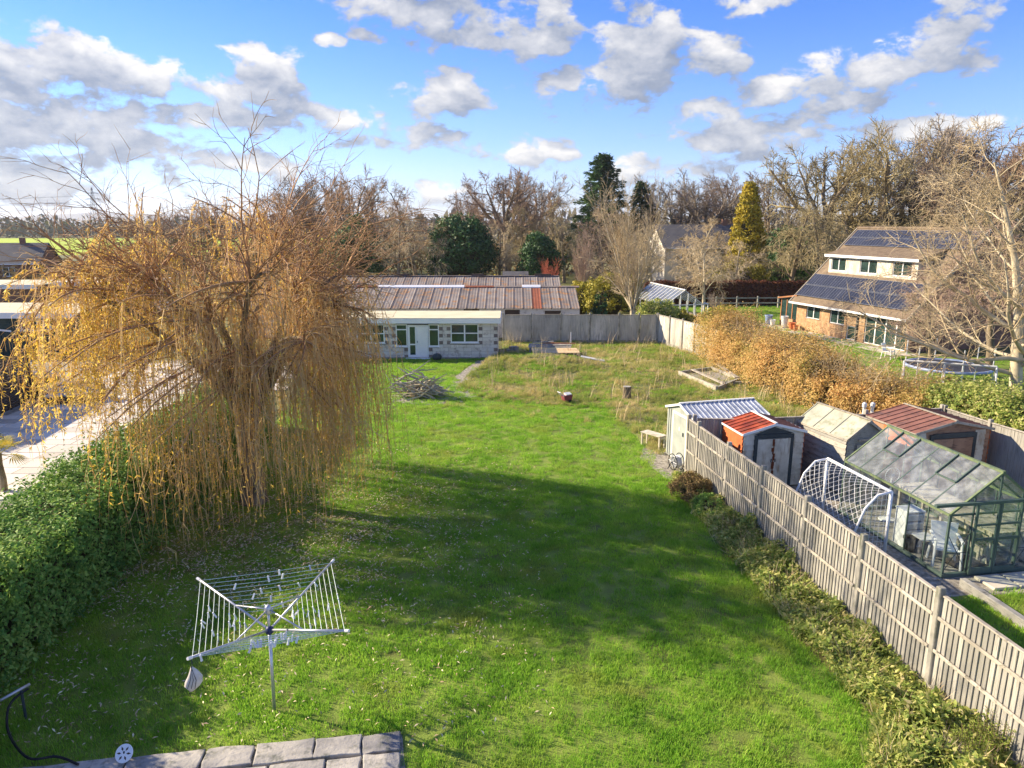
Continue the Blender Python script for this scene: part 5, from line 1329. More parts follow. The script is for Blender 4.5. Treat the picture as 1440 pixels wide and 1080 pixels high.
# ------------------------------------------------------------------ slatted fence, patio slabs, sofa, palm on the neighbour's side
s0, s1 = at(-60, 612), at(50, 561)
f = thing('slatted_fence', 'dark brown horizontal slatted fence around the neighbouring patio', 'fence', s0)
dsl = s1 - s0; L = dsl.length; rzs = math.atan2(dsl.y, dsl.x)
f.rotation_euler.z = rzs
for k_ in range(4): part('post', M['timber_dark'], f, ((k_ * L / 3 - 0.05, 0.03, 0), (k_ * L / 3 + 0.05, 0.13, 2.15)))
for p_ in range(3):
    for k_ in range(18):
        o = shared(('slat', 1), lambda: MB().box((L / 6, 0, 0), (L / 3 - 0.01, 0.025, 0.1)), 'slat', M['timber_dark'], f); o.location = (p_ * L / 3, 0.0, 0.1 + k_ * 0.115)
pat = sheet('patio', [(-19.9, 18.2), (-10.9, 18.2), (-11.8, 38.5), (-19.9, 38.5)], 0.012, M['gravel'])
rs = random.Random(12)
y = 18.3
while y < 37.5:
    dp = rs.choice((0.58, 0.58, 0.88)); x = -19.8 + rs.uniform(-0.4, 0)
    while x < -11.2:
        L_ = rs.choice((0.6, 0.9, 0.9, 1.2))
        o = shared(('ps',), lambda: MB().box((0.5, 0.5, 0), (1, 1, 0.04)), 'slab', M['slab'], pat)
        o.location = (x, y, 0.034 + rs.uniform(-0.003, 0.004)); o.scale = (L_ - 0.03, dp - 0.03, 1); x += L_
    y += dp
sf = at(105, 566)
u = thing('garden_sofa', 'dark rattan garden sofa with pale cushions on the patio', 'sofa', (sf.x, sf.y, 0.055), 0.4)
part('frame', M['timber_dark'], u, ((-1.0, -0.4, 0), (1.0, 0.4, 0.3)), ((-1.0, 0.3, 0.303), (1.0, 0.4, 0.75)))
for s in (-1, 1): part('arm', M['timber_dark'], u, ((s * 1.08 - 0.075, -0.4, 0), (s * 1.08 + 0.075, 0.4, 0.6)))
for k_ in range(3):
    bevel(part('seat_cushion', M['canvas'], u, ((-0.98 + k_ * 0.66, -0.39, 0.305), (-0.34 + k_ * 0.66, 0.14, 0.43))), 0.04, 2)
    bevel(part('back_cushion', M['canvas'], u, ((-0.98 + k_ * 0.66, 0.15, 0.305), (-0.34 + k_ * 0.66, 0.29, 0.82))), 0.04, 2)
sf = at(48, 558)
u = thing('barbecue', 'grey lidded barbecue at the end of the slatted fence', 'barbecue', (sf.x + 0.6, sf.y, 0.055), 0.2)
part('cabinet', M['black'], u, ((-0.5, -0.28, 0), (0.5, 0.28, 0.8))); bevel(part('lid', M['plastic_grey'], u, ((-0.48, -0.26, 0.803), (0.48, 0.26, 1.1))), 0.1, 3)
pp = at(6, 692)
u = thing('fan_palm', 'small fan palm with yellowing leaves at the patio edge', 'palm', (pp.x, pp.y, 0.0))
MB().tube([(0, 0, 0), (0.03, 0, 0.4), (-0.02, 0.02, 0.8), (0, 0, 1.15)], [0.1, 0.085, 0.08, 0.09], 8).build('trunk', M['bark'], u)
rpm = random.Random(5)
for k_ in range(13):
    a = k_ * 2.4; el_ = rpm.uniform(-0.35, 1.1)
    d = Vector((math.cos(a) * math.cos(el_), math.sin(a) * math.cos(el_), math.sin(el_)))
    base = Vector((0, 0, 1.12)); hub = base + d * rpm.uniform(0.3, 0.5)
    b = MB().tube([base, hub], 0.009, 4)
    sx = d.cross(Vector((0, 0, 1))).normalized(); sy = sx.cross(d)
    for j in range(15):
        q = (j - 7) / 7 * 1.5
        dd_ = (d * math.cos(q) + sx * math.sin(q)); tipp = hub + dd_ * 0.42 - Vector((0, 0, 0.1)); side = (sx * math.cos(q) - d * math.sin(q)) * 0.018
        midp = hub + dd_ * 0.24
        b.add([hub, midp + side, tipp, midp - side], [(0, 1, 2, 3)])
    b.build('leaf', M['palm'], u)

# ------------------------------------------------------------------ pylon and its wires
py = aty(133, 300, 900); PH = 51.0
t = thing('pylon', 'lattice steel electricity pylon far across the fields', 'pylon', (py.x, py.y, 0))
b = MB(); wd = lambda z: 4.2 * (1 - z / PH) ** 0.9 + 0.35
zs = [0, 8, 15, 21, 26, 30, 34, 38, 42, 46, PH]
for z0, z1 in zip(zs, zs[1:]):
    for sx in (-1, 1):
        for sy in (-1, 1):
            b.tube([(sx * wd(z0), sy * wd(z0), z0), (sx * wd(z1), sy * wd(z1), z1)], 0.3, 4, False)
    for sx in (-1, 1): b.tube([(sx * wd(z0), -wd(z0), z0), (-sx * wd(z1), -wd(z1), z1)], 0.18, 4, False); b.tube([(sx * wd(z0), wd(z0), z0), (sx * wd(z1), -wd(z1), z1)], 0.18, 4, False)
b.build('tower', M['steel'], t)
ARM = ((30, 9.0), (37, 10.5), (44, 8.0))
for z, w_ in ARM:
    MB().tube([(-w_, 0, z), (0, 0, z + 1.6), (w_, 0, z)], 0.28, 4).tube([(-w_, 0, z), (w_, 0, z)], 0.25, 4).build('cross_arm', M['steel'], t)
for z, w_ in ARM:
    for s in (-1, 1):
        p0 = Vector((py.x + s * w_, py.y, z - 2.0)); p1 = Vector((py.x - 520 + s * w_ * 0.7, py.y - 330, z + 2))
        o = MB().tube([p0.lerp(p1, k_ / 24) - Vector((0, 0, 14 * 4 * (k_ / 24) * (1 - k_ / 24))) - p0 for k_ in range(25)], 0.1, 4, False).build('power_line', M['steel'])
        o.location = p0
        tag(o, 'sagging power cable running from the pylon across the sky', 'cable', 'cables strung from the pylon')

# ------------------------------------------------------------------ old glasshouse, post and rail fence beyond the back fence
t = thing('old_glasshouse', 'old glasshouse with white ribbed glazed roof by the bare tree', 'glasshouse', (13.2, 54.5, 0), 0.18)
GWo, GLo, GEo, GRo = 3.0, 7.0, 1.35, 2.45
part('brick_base', M['brick_grey'], t, ((-GWo / 2, 0, 0), (GWo / 2, 0.1, 0.5)), ((-GWo / 2, 0.1, 0), (-GWo / 2 + 0.1, GLo, 0.5)), ((GWo / 2 - 0.1, 0.1, 0), (GWo / 2, GLo, 0.5)))
for s in (-1, 1):
    for k_ in range(11):
        y = GLo * k_ / 10
        MB().beam((s * (GWo / 2 + 0.1), y, GEo - 0.04), (0, y, GRo), 0.09, 0.06).build('roof_bar', M['plastic_grey'], t)
        if k_ < 10: MB().add([(s * (GWo / 2 + 0.1), y + 0.03, GEo - 0.04), (s * (GWo / 2 + 0.1), y + 0.67, GEo - 0.04), (0, y + 0.67, GRo), (0, y + 0.03, GRo)], [(0, 1, 2, 3)]).build('roof_pane', M['roof_glass'], t)
    for k_ in range(6): MB().box2((s * (GWo / 2 - 0.05) - 0.03, GLo * k_ / 5 - 0.03, 0.503), (s * (GWo / 2 - 0.05) + 0.03, GLo * k_ / 5 + 0.03, GEo)).build('post', M['white'], t)
MB().beam((0, -0.1, GRo + 0.05), (0, GLo + 0.1, GRo + 0.05), 0.12, 0.06).build('ridge', M['white'], t)
for x in (-0.9, -0.3, 0.3, 0.9): MB().box2((x - 0.03, -0.03, 0.503), (x + 0.03, 0.03, GEo + (1 - abs(x) / 1.5) * (GRo - GEo) - 0.03)).build('glazing_bar', M['white'], t)
MB().beam((-GWo / 2, 0, GEo), (GWo / 2, 0, GEo), 0.06, 0.06).build('gable_rail', M['white'], t)
d = part('door', M['white'], t, ((GWo / 2 + 0.15, -0.6, 0), (GWo / 2 + 0.2, -0.5, 1.5)), ((GWo / 2 + 0.15, 0.1, 0), (GWo / 2 + 0.2, 0.2, 1.5)), ((GWo / 2 + 0.15, -0.5, 1.4), (GWo / 2 + 0.2, 0.1, 1.5)), ((GWo / 2 + 0.15, -0.5, 0), (GWo / 2 + 0.2, 0.1, 0.6)))
f = thing('rail_fence', 'grey post and rail fence in front of the copper beech hedge', 'fence', (16.5, 64.0, 0), 0.05)
for k_ in range(6): part('post', M['timber_grey'], f, ((k_ * 1.9 - 0.06, -0.06, 0), (k_ * 1.9 + 0.06, 0.06, 1.05)))
for z in (0.45, 0.9): part('rail', M['timber_grey'], f, ((-0.1, -0.1, z - 0.05), (9.6, -0.065, z + 0.05)))

# ------------------------------------------------------------------ timber stack, brush pile, stump, odds and ends in the rough grass
pt = at(782, 510)
pt = Vector((pt.x, pt.y + 0.9, 0.0)); pz = 0.36
u = thing('timber_pallet', 'pale timber pallet deck lying on top of the grassy mound', 'pallet', (pt.x, pt.y, pz), 0.06)
for k_ in range(9): o = shared(('pd',), lambda: MB().box((0, 0, 0), (2.6, 0.14, 0.03)), 'deck_board', M['fresh_timber'], u); o.location = (0, -0.68 + k_ * 0.17, 0.14 + rs.uniform(0, 0.008))
for x in (-1.2, 0, 1.2): part('bearer', M['fresh_timber'], u, ((x - 0.05, -0.75, 0), (x + 0.05, 0.75, 0.12)))
u = thing('timber_pallet', 'greyer timber pallet stacked behind the pale pallet deck', 'pallet', (pt.x - 0.25, pt.y + 1.55, pz - 0.05), -0.05)
for k_ in range(8): o = shared(('pd2',), lambda: MB().box((0, 0, 0), (2.4, 0.13, 0.03)), 'deck_board', M['timber_grey'], u); o.location = (0, -0.6 + k_ * 0.17, 0.22 + rs.uniform(0, 0.01))
for x in (-1.1, 0, 1.1): part('bearer', M['timber_grey'], u, ((x - 0.05, -0.7, -0.1), (x + 0.05, 0.7, 0.2)))
for k_, (x, y, L_, a, m_) in enumerate(((-0.3, 1.3, 1.6, 0.1, 'timber_pale'), (0.3, 1.7, 1.9, -0.12, 'wood_brown'), (-0.6, 1.8, 1.3, 0.3, 'timber_grey'), (0.5, 1.25, 1.1, 0.05, 'timber_grey'))):
    o = MB().box((0, 0, 0.03), (L_, 0.13, 0.05)).build('plank', M[m_]); o.location = (pt.x + x, pt.y + y, pz + 0.20 + 0.055 * (k_ % 3)); o.rotation_euler.z = a
    tag(o, ('short pale plank lying across the grey pallet', 'long brown plank lying across the grey pallet', 'skewed grey plank at the back of the pallets', 'grey offcut plank between the two pallets')[k_], 'plank')
o = MB().box((0, 0, 0.5), (0.05, 0.05, 1.0)).build('marker_post', M['white']); o.location = (pt.x + 1.05, pt.y + 2.3, 0.2); tag(o, 'thin white post standing behind the pallets', 'post')
o = MB().box((0, 0, 0.0), (1.3, 0.35, 0.04)).build('sheet_board', M['plastic_grey']); q = at(828, 512); o.location = (q.x + 0.2, q.y, 0.3); o.rotation_euler = (0.05, 0.15, -0.2); tag(o, 'grey board sloping off the end of the pallets', 'board')

bp = at(592, 558)
u = thing('brush_pile', 'heap of bare grey branches piled on the lawn near the path', 'brush pile', (bp.x, bp.y, 0))
rs2 = np.random.default_rng(6)
MB().tube([(-0.25, -0.15, 0), (-0.15, -0.1, 0.3), (0.1, 0, 0.42)], [0.28, 0.2, 0.1], 8).build('root_stump', M['bark'], u)
for k_ in range(85):
    a = rs2.normal() * 0.5 + (math.pi if rs2.random() < 0.45 else 0.1); L_ = rs2.uniform(0.7, 1.9)
    c_ = np.array([rs2.normal() * 0.4, rs2.normal() * 0.3, abs(rs2.normal()) * 0.34 + 0.15])
    d_ = np.array([math.cos(a), math.sin(a) * 0.6, rs2.uniform(-0.3, 0.7)])
    p = [c_ + d_ * L_ * (s - 0.35) + rs2.normal(size=3) * 0.05 for s in (0, 0.33, 0.66, 1.0)]
    p = [Vector((q[0], q[1], max(0.02, q[2]))) for q in p]
    r_ = rs2.uniform(0.02, 0.052)
    MB().tube(p, [r_, r_ * 0.9, r_ * 0.7, r_ * 0.35], 5).build('branch', M['timber_grey'] if rs2.random() < 0.6 else M['bark_pale'], u)
sheet('bare_patch', [at(548, 556), at(640, 556), at(652, 566), at(600, 570), at(552, 566)], 0.013, M['gravel'])

st = at(881, 562)
u = thing('tree_stump', 'upright grey log stump standing in the rough grass', 'stump', (st.x, st.y, 0.0))
MB().tube([(0, 0, -0.05), (0.01, 0, 0.3), (0, 0.01, 0.58)], [0.2, 0.175, 0.18], 12).build('trunk', M['bark'], u)
MB().lathe([(0.0, 0), (0.165, 0), (0.165, 0.006), (0, 0.008)], 12, (0, 0.01, 0.583)).build('cut_face', M['timber_grey'], u)
rd_ = at(797, 566)
u = thing('garden_cart', 'small faded red cart with white handle at the lawn edge', 'cart', (rd_.x, rd_.y, 0.0), 0.5); u.scale = (0.8, 0.8, 0.8)
bevel(MB().prism([(-0.22, 0.12), (0.22, 0.12), (0.28, 0.42), (-0.28, 0.42)], lambda p, q: (p, -0.17, q), lambda p, q: (p, 0.17, q)).build('tub', M['red_plastic'], u), 0.03, 2)
for s in (-1, 1): MB().tube([(0.05, s * 0.2, 0.1), (0.05, s * 0.24, 0.1)], 0.1, 12).build('wheel', M['black'], u)
MB().tube([(-0.2, -0.14, 0.3), (-0.5, -0.14, 0.62), (-0.5, 0.14, 0.62), (-0.2, 0.14, 0.3)], 0.018, 6).build('handle', M['upvc'], u)
MB().box((0.05, 0, 0.45), (0.35, 0.25, 0.1), Matrix.Rotation(0.3, 3, 'X')).build('load', M['plastic_grey'], u)

# raised bed frame, its boards lie at odd angles
corners = [at(955, 523, 0.2), at(1000, 517, 0.2), at(1040, 532, 0.2), at(1008, 545, 0.2)]
u = thing('raised_bed', 'low raised bed framed with loose grey planks near the russet hedge', 'raised bed', (corners[0].x, corners[0].y, 0))
c0_ = Vector((corners[0].x, corners[0].y, 0))
for i in range(4):
    p, q = corners[i] - c0_, corners[(i + 1) % 4] - c0_; p.z = q.z = 0.12 + 0.03 * (i % 2)
    MB().beam(p, q, 0.09, 0.22).build('plank', M['timber_pale' if i % 2 else 'timber_grey'], u)
p, q = corners[0].lerp(corners[1], 0.4) - c0_, corners[3].lerp(corners[2], 0.3) - c0_; p.z = q.z = 0.24
MB().beam(p, q, 0.16, 0.05).build('plank', M['timber_pale'], u)
p, q = at(1010, 512, 0.25) - c0_, at(1036, 531, 0.25) - c0_; MB().beam(p, q, 0.2, 0.06).build('plank', M['timber_pale'], u)
MB().add([(v.x - c0_.x, v.y - c0_.y, 0.1) for v in corners], [(0, 1, 2, 3)]).build('soil', M['gravel'], u)
o = MB().beam((0, 0, 0), (1.0, 0, 0), 0.1, 0.18).beam((1.05, 0.01, 0.0), (3.2, -0.3, 0.0), 0.1, 0.16).build('edging_board', M['timber_grey']); q = at(1008, 541); o.location = (q.x + 0.2, q.y - 0.15, 0.1); tag(o, 'long grey edging board below the raised bed', 'board')
o = MB().box((0, 0, 0.7), (0.07, 0.07, 1.4)).build('garden_post', M['timber_grey']); q = at(1056, 533); o.location = (q.x, q.y, 0); tag(o, 'single grey wooden post in front of the russet hedge', 'post')
# weathered lattice leaning in the weeds
q = at(1158, 578)
u = thing('lattice_panel', 'weathered lattice panel propped in weeds behind the sheds', 'panel', (q.x, q.y + 0.3, 0.35), 0.2)
u.rotation_euler = (0.5, 0.1, 0.3)
for k_ in range(7):
    o = shared(('lat1',), lambda: MB().box((0, 0, 0), (1.2, 0.05, 0.02)), 'lath', M['timber_dark'], u); o.location = (0, -0.45 + 0.15 * k_, 0)
    o = shared(('lat2',), lambda: MB().box((0, 0, 0), (0.05, 1.0, 0.02)), 'lath', M['timber_grey'], u); o.location = (-0.55 + 0.183 * k_, 0, 0.022)
for k_, uu in enumerate((1231, 1243)):
    q = at(uu, 580, 1.75)
    o = MB().lathe([(0.045, 0), (0.045, 1.72), (0.07, 1.74), (0.07, 1.86), (0.02, 1.9)], 12).build('capped_post', M['plastic_grey']); o.location = (q.x, q.y + 0.7, 0)
    tag(o, 'round capped pale post rising just behind the grey board fence', 'post', 'capped posts behind the board fence')

# ------------------------------------------------------------------ swing set and trampoline in the brick house garden
a_, b_ = at(1272, 507, 2.1), at(1402, 516, 2.1)
u = thing('swing_set', 'pale blue tubular swing set beyond the russet hedge', 'swing', (a_.x, a_.y, 0))
dl_ = b_ - a_; sd = Vector((-dl_.y, dl_.x, 0)).normalized()
MB().tube([(0, 0, 2.1), dl_ + Vector((0, 0, 2.1))], 0.045, 8).build('top_bar', M['plastic_grey'], u)
for f_ in (0.0, 0.45, 1.0):
    for s in (-1, 1): MB().tube([dl_ * f_ + Vector((0, 0, 2.1)), dl_ * f_ + sd * s * 0.85], 0.035, 8).build('leg', M['plastic_grey'], u)
    MB().tube([dl_ * f_ + sd * 0.44 + Vector((0, 0, 1.0)), dl_ * f_ - sd * 0.44 + Vector((0, 0, 1.0))], 0.025, 6).build('brace', M['plastic_grey'], u)
for f_ in (0.22, 0.72):
    for s in (-1, 1): MB().tube([dl_ * f_ + dl_.normalized() * s * 0.2 + Vector((0, 0, 2.08)), dl_ * f_ + dl_.normalized() * s * 0.18 + Vector((0, 0, 0.6))], 0.012, 5).build('rope', M['line'], u)
    c_ = dl_ * f_; MB().beam(c_ - dl_.normalized() * 0.22 + Vector((0, 0, 0.58)), c_ + dl_.normalized() * 0.22 + Vector((0, 0, 0.58)), 0.18, 0.05).build('seat', M['blue_glaze'], u)
tp = Vector((20.6, 33.0, 0))
u = thing('trampoline', 'round trampoline with pale rim on the brick house lawn', 'trampoline', tp)
MB().tube([(1.8 * math.cos(a), 1.8 * math.sin(a), 0.85) for a in np.linspace(0, 6.2832, 33)], 0.07, 6).build('rim', M['blue_glaze'], u)
MB().lathe([(1.72, 0.84), (1.72, 0.85), (0.0, 0.83)], 32).build('jump_mat', M['blue_cloth'], u)
for k_ in range(6):
    a = k_ * math.pi / 3 + 0.3; MB().tube([(1.8 * math.cos(a), 1.8 * math.sin(a), 0), (1.8 * math.cos(a), 1.8 * math.sin(a), 1.9)], 0.025, 6).build('pole', M['plastic_grey'], u)
chair('garden_chair', 'white slatted garden chair on the terrace of the brick house', HM @ Vector((11.6, -2.6, 0.01)), rzh + 2.0, M['upvc'])

# ------------------------------------------------------------------ vegetation
rng = np.random.default_rng(2024)

def fol_mesh(name, V, F, m, parent): return np_mesh(name, V, F, M[m], parent)

def lumpy_core(name, parent, c, r, m='core', sub=2, amp=0.15, seed=0):
    import bmesh
    bm = bmesh.new(); bmesh.ops.create_icosphere(bm, subdivisions=sub, radius=1.0)
    rr = np.random.default_rng(seed)
    for v in bm.verts:
        k_ = 1 + amp * rr.normal() * 0.6
        v.co = Vector((v.co.x * r[0] * k_ + c[0], v.co.y * r[1] * k_ + c[1], v.co.z * r[2] * k_ + c[2]))
    me = bpy.data.meshes.new(name); bm.to_mesh(me); bm.free(); me.materials.append(M[m])
    return link(bpy.data.objects.new(name, me), parent)

def clump_leaves(rng, centres, normals, crad, per, size, aspect, jitter=0.7, flat=0.75):
    n = len(centres) * per
    C = np.repeat(centres, per, 0); Nn = np.repeat(normals, per, 0)
    d = rnd_dirs(rng, n)
    d = np.where((d * Nn).sum(1, keepdims=True) < -0.25, -d, d)
    rad = (np.repeat(crad, per) * (0.55 + 0.5 * rng.random(n)))[:, None]
    P = C + d * rad * np.array([1, 1, flat])
    return leaves(P, size, aspect, rng, d, jitter)

def shrub(name, label, cat, loc, rx, ry, h, m, nclump=120, per=60, size=0.12, aspect=0.5, z0=0.0, group=None, top=1.0, stem=True, seed=None, crown='crown', cone=0.0, core=0.62):
    """rounded or conical bush built of leaf clumps over a dark inner mass"""
    r_ = np.random.default_rng(abs(hash((round(loc[0] * 10), round(loc[1] * 10), int(h * 10)))) % 99991 if seed is None else seed)
    t = thing(name, label, cat, (loc[0], loc[1], 0), 0, group)
    d = rnd_dirs(r_, nclump); d[:, 2] = np.abs(d[:, 2]) * 1.25 - 0.35
    d /= np.linalg.norm(d, axis=1, keepdims=True)
    zc = z0 + (h - z0) * 0.42; rz_ = (h - z0) * 0.58
    C = d * np.array([rx, ry, rz_]) * (0.52 + 0.2 * r_.random(nclump) + 0.42 * lump(d[:, 0] * 1.6 + loc[0], d[:, 2] * 1.6 + d[:, 1], 1.0, loc[1]))[:, None] + np.array([0, 0, zc])
    if cone:
        zz = z0 + (h - z0) * r_.random(nclump) ** 1.25
        k_ = (1 - ((zz - z0) / (h - z0)) ** 1.15) * cone + (1 - cone)
        a = r_.random(nclump) * 6.283
        rad = k_ * (0.8 + 0.25 * r_.random(nclump)) * np.minimum(1, (zz - z0 + 0.35 * rx) / (0.6 * rx))
        C = np.stack([np.cos(a) * rad * rx, np.sin(a) * rad * ry, zz], 1)
        d = np.stack([np.cos(a), np.sin(a), np.full(nclump, 0.35)], 1); d /= np.linalg.norm(d, axis=1, keepdims=True)
    C[:, 2] = np.maximum(C[:, 2], 0.12 * h if z0 == 0 else z0)
    cr = (0.2 + 0.16 * r_.random(nclump)) * min(rx, rz_ * 1.2) * (0.75 if cone else 1.0)
    V, F = clump_leaves(r_, C, d, cr, per, size, aspect)
    V[:, 2] = np.maximum(V[:, 2], 0.02)
    fol_mesh(crown, V, F, m, t)
    if cone:
        n_ = 12; prof = [(rx * core * 0.8, z0 + 0.05), (rx * core, z0 + 0.15 * (h - z0)), (rx * core * 0.55, z0 + 0.55 * (h - z0)), (0.05, z0 + 0.92 * (h - z0))]
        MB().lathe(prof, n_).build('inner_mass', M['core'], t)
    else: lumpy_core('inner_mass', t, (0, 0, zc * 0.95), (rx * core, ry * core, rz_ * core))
    if stem: MB().tube([(0, 0, -0.05), (0.02, 0, zc)], [max(0.04, rx * 0.1), max(0.03, rx * 0.06)], 6).build('trunk', M['bark'], t)
    return t

def hedge(label, line, width, hfun, m, n, size, aspect, name='hedge', cat='hedge', jit=0.12, wob=0.16, seed=1, base=0.05, core_m='core', face=0.35):
    """leafy hedge along a polyline; leaves cover its top and both sides over a dark core"""
    r_ = np.random.default_rng(seed)
    P = np.array([p[:2] for p in line], float)
    t = thing(name, label, cat, (P[0][0], P[0][1], 0))
    seg = np.linalg.norm(np.diff(P, axis=0), axis=1); L = np.concatenate([[0], np.cumsum(seg)])
    def locate(s):
        i = np.clip(np.searchsorted(L, s, 'right') - 1, 0, len(seg) - 1)
        f = (s - L[i]) / seg[i]; d = (P[i + 1] - P[i]) / seg[i][:, None]
        return P[i] + d * (f * seg[i])[:, None], d
    s = r_.random(n) * L[-1]; c, d = locate(s); nr = np.stack([d[:, 1], -d[:, 0]], 1)
    h = hfun(s / L[-1]) * (1 + wob * 0.5 * (lump(s * 0.9, s * 0.35, 1.0, seed) - 0.5))
    hw = width / 2 * (1 + wob * (lump(s * 0.7, s * 0.5 + 2, 1.3, seed + 2) - 0.5))
    u_ = r_.random(n)
    side = np.where(u_ < face, -1.0, np.where(u_ < 2 * face, 1.0, 0.0))
    zz = np.where(side == 0, h, base + (h - base) * r_.random(n) ** 0.85)
    lat = np.where(side == 0, (2 * r_.random(n) - 1) * hw, side * hw * (1 - 0.22 * (zz / np.maximum(h, 0.1)) ** 4))
    bump = 0.5 * np.sin(s * 5.1 + zz * 4.3 + seed) * np.sin(s * 2.3 - zz * 6.1) + 0.5 * np.sin(s * 11 + lat * 7)
    off = bump * jit + r_.normal(size=n) * jit * 0.6
    N = np.zeros((n, 3)); N[:, :2] = nr * side[:, None]; N[:, 2] = np.where(side == 0, 1.0, 0.25)
    X = np.zeros((n, 3)); X[:, :2] = c + nr * (lat + np.where(side == 0, 0, side * off))[:, None]; X[:, 2] = np.maximum(zz + np.where(side == 0, off, 0), 0.03)
    ne = n // 16                                          # leaves over both cut ends
    e_ = r_.random(ne) < 0.5; se = np.where(e_, 0.0, L[-1]); ce, de = locate(np.where(e_, 1e-6, L[-1] - 1e-6)); sg = np.where(e_, -1.0, 1.0)
    he = hfun(se / L[-1])
    X[:ne, :2] = ce + de * (sg * (0.05 + 0.12 * r_.random(ne)))[:, None] + np.stack([de[:, 1], -de[:, 0]], 1) * ((2 * r_.random(ne) - 1) * width * 0.48)[:, None]
    X[:ne, 2] = base + (he - base) * r_.random(ne); N[:ne, :2] = de * sg[:, None]; N[:ne, 2] = 0.25
    X[:, 0] -= P[0][0]; X[:, 1] -= P[0][1]
    V, F = leaves(X, size, aspect, r_, N, 0.8)
    V[:, 2] = np.maximum(V[:, 2], 0.01)
    fol_mesh('foliage', V, F, m, t)
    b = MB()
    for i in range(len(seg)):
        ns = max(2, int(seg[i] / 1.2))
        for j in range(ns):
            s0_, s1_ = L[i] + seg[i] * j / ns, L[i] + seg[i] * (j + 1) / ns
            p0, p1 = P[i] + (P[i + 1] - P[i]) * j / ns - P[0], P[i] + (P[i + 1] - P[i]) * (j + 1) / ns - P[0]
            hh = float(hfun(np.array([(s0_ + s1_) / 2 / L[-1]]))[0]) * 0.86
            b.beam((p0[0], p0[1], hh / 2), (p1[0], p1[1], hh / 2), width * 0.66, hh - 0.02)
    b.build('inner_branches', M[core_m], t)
    return t

# ---- clipped evergreen hedge on the left of the lawn
hedge('tall glossy evergreen hedge along the left side of the lawn', [(-9.2, 6.0), (-9.35, 12.0), (-9.5, 18.0), (-9.9, 25.5)], 2.0, lambda f: 1.95 + 0.1 * np.sin(f * 14), 'laurel', 120000, 0.085, 0.5, seed=3, jit=0.17)

hedge('tall dark evergreen screen added out of view to shade the neighbouring patio', [(-25.5, 19.5), (-26.5, 34.0)], 2.0, lambda f: 4.4 + 0.3 * np.sin(f * 17), 'dark_green', 30000, 0.16, 0.5, seed=14)  # invented hedge beyond the left edge, added to shade the patio
# ---- border of weeds under the closeboard fence
edge = [at(945, 676), at(960, 696), at(1012, 768), at(1132, 908), at(1232, 1012), (4.3, 7.3)]
BORDER = [(p[0], p[1]) for p in edge] + [(fx(6.5) - 0.08, 6.5), (fx(12) - 0.08, 12), (fx(20.0) - 0.06, 20.0)]
pw = fill(BORDER, 5200, rng, None, lambda X, Y: 0.4 + 0.6 * (lump(X, Y, 1.3, 4.0) * 0.5 + lump(X, Y, 3.1, 1.0) * 0.5) ** 1.3)
hb_ = 0.10 + 0.46 * lump(pw[:, 0], pw[:, 1], 0.95, 4.0) ** 1.4 * lump(pw[:, 0], pw[:, 1], 2.4, 1.0) + 0.12 * lump(pw[:, 0], pw[:, 1], 5.0, 2.0)
hb_ *= np.clip((pw[:, 0] - (fx(pw[:, 1]) - 1.9)) / 0.9, 0.25, 1.0)
pw[:, 2] = 0.02 + hb_ * rng.random(len(pw)) ** 0.5
V, F = leaves(pw, 0.095, 0.45, rng, np.tile([[0, 0, 1.0]], (len(pw), 1)), 1.0)
V[:, 2] = np.maximum(V[:, 2], 0.012)
tag(np_mesh('border_weeds', V, F, M['weed']), 'tangle of low leafy weeds along the foot of the closeboard fence', 'weeds', kind='stuff')
sheet('border_soil', BORDER, 0.009, M['earth'])
pw = fill(BORDER, 9, rng)
tag(scatter('border_stalks', pw, 0.35 + 0.45 * rng.random(len(pw)), stalk_t, rng, 0.5), 'dry bent stalks among the weeds below the closeboard fence', 'weeds', kind='stuff')
pw = fill(BORDER, 16, rng)
weed_t = [tuft('weed_tuft', rng, 40, 0.16, 0.08, 0.3, 0.008, 0.7, M['weed']) for _ in range(3)]
tag(scatter('border_grass', pw, 0.7 + 0.7 * rng.random(len(pw)), weed_t, rng, 0.25), 'coarse grass growing among the border weeds', 'grass', kind='stuff')
q = at(972, 700); shrub('dry_bush', 'dry pinkish brown bush at the far end of the border', 'bush', q, 0.55, 0.5, 0.65, 'bramble', 70, 60, 0.07, 0.3, stem=False, crown='foliage')
q = at(996, 722); shrub('evergreen_bush', 'small dark evergreen bush in the border beside the dry bush', 'bush', q, 0.4, 0.6, 0.42, 'laurel', 60, 60, 0.06, 0.4, stem=False, crown='foliage')
q = at(1330, 1076)
t = thing('grass_clump', 'grey dead ornamental grass clump at the near end of the border', 'plant', (q.x, q.y, 0))
tv = tuft('x', rng, 260, 0.16, 0.25, 0.42, 0.005, 0.9, M['twig_grey']); o = link(bpy.data.objects.new('blades', tv.data), t)
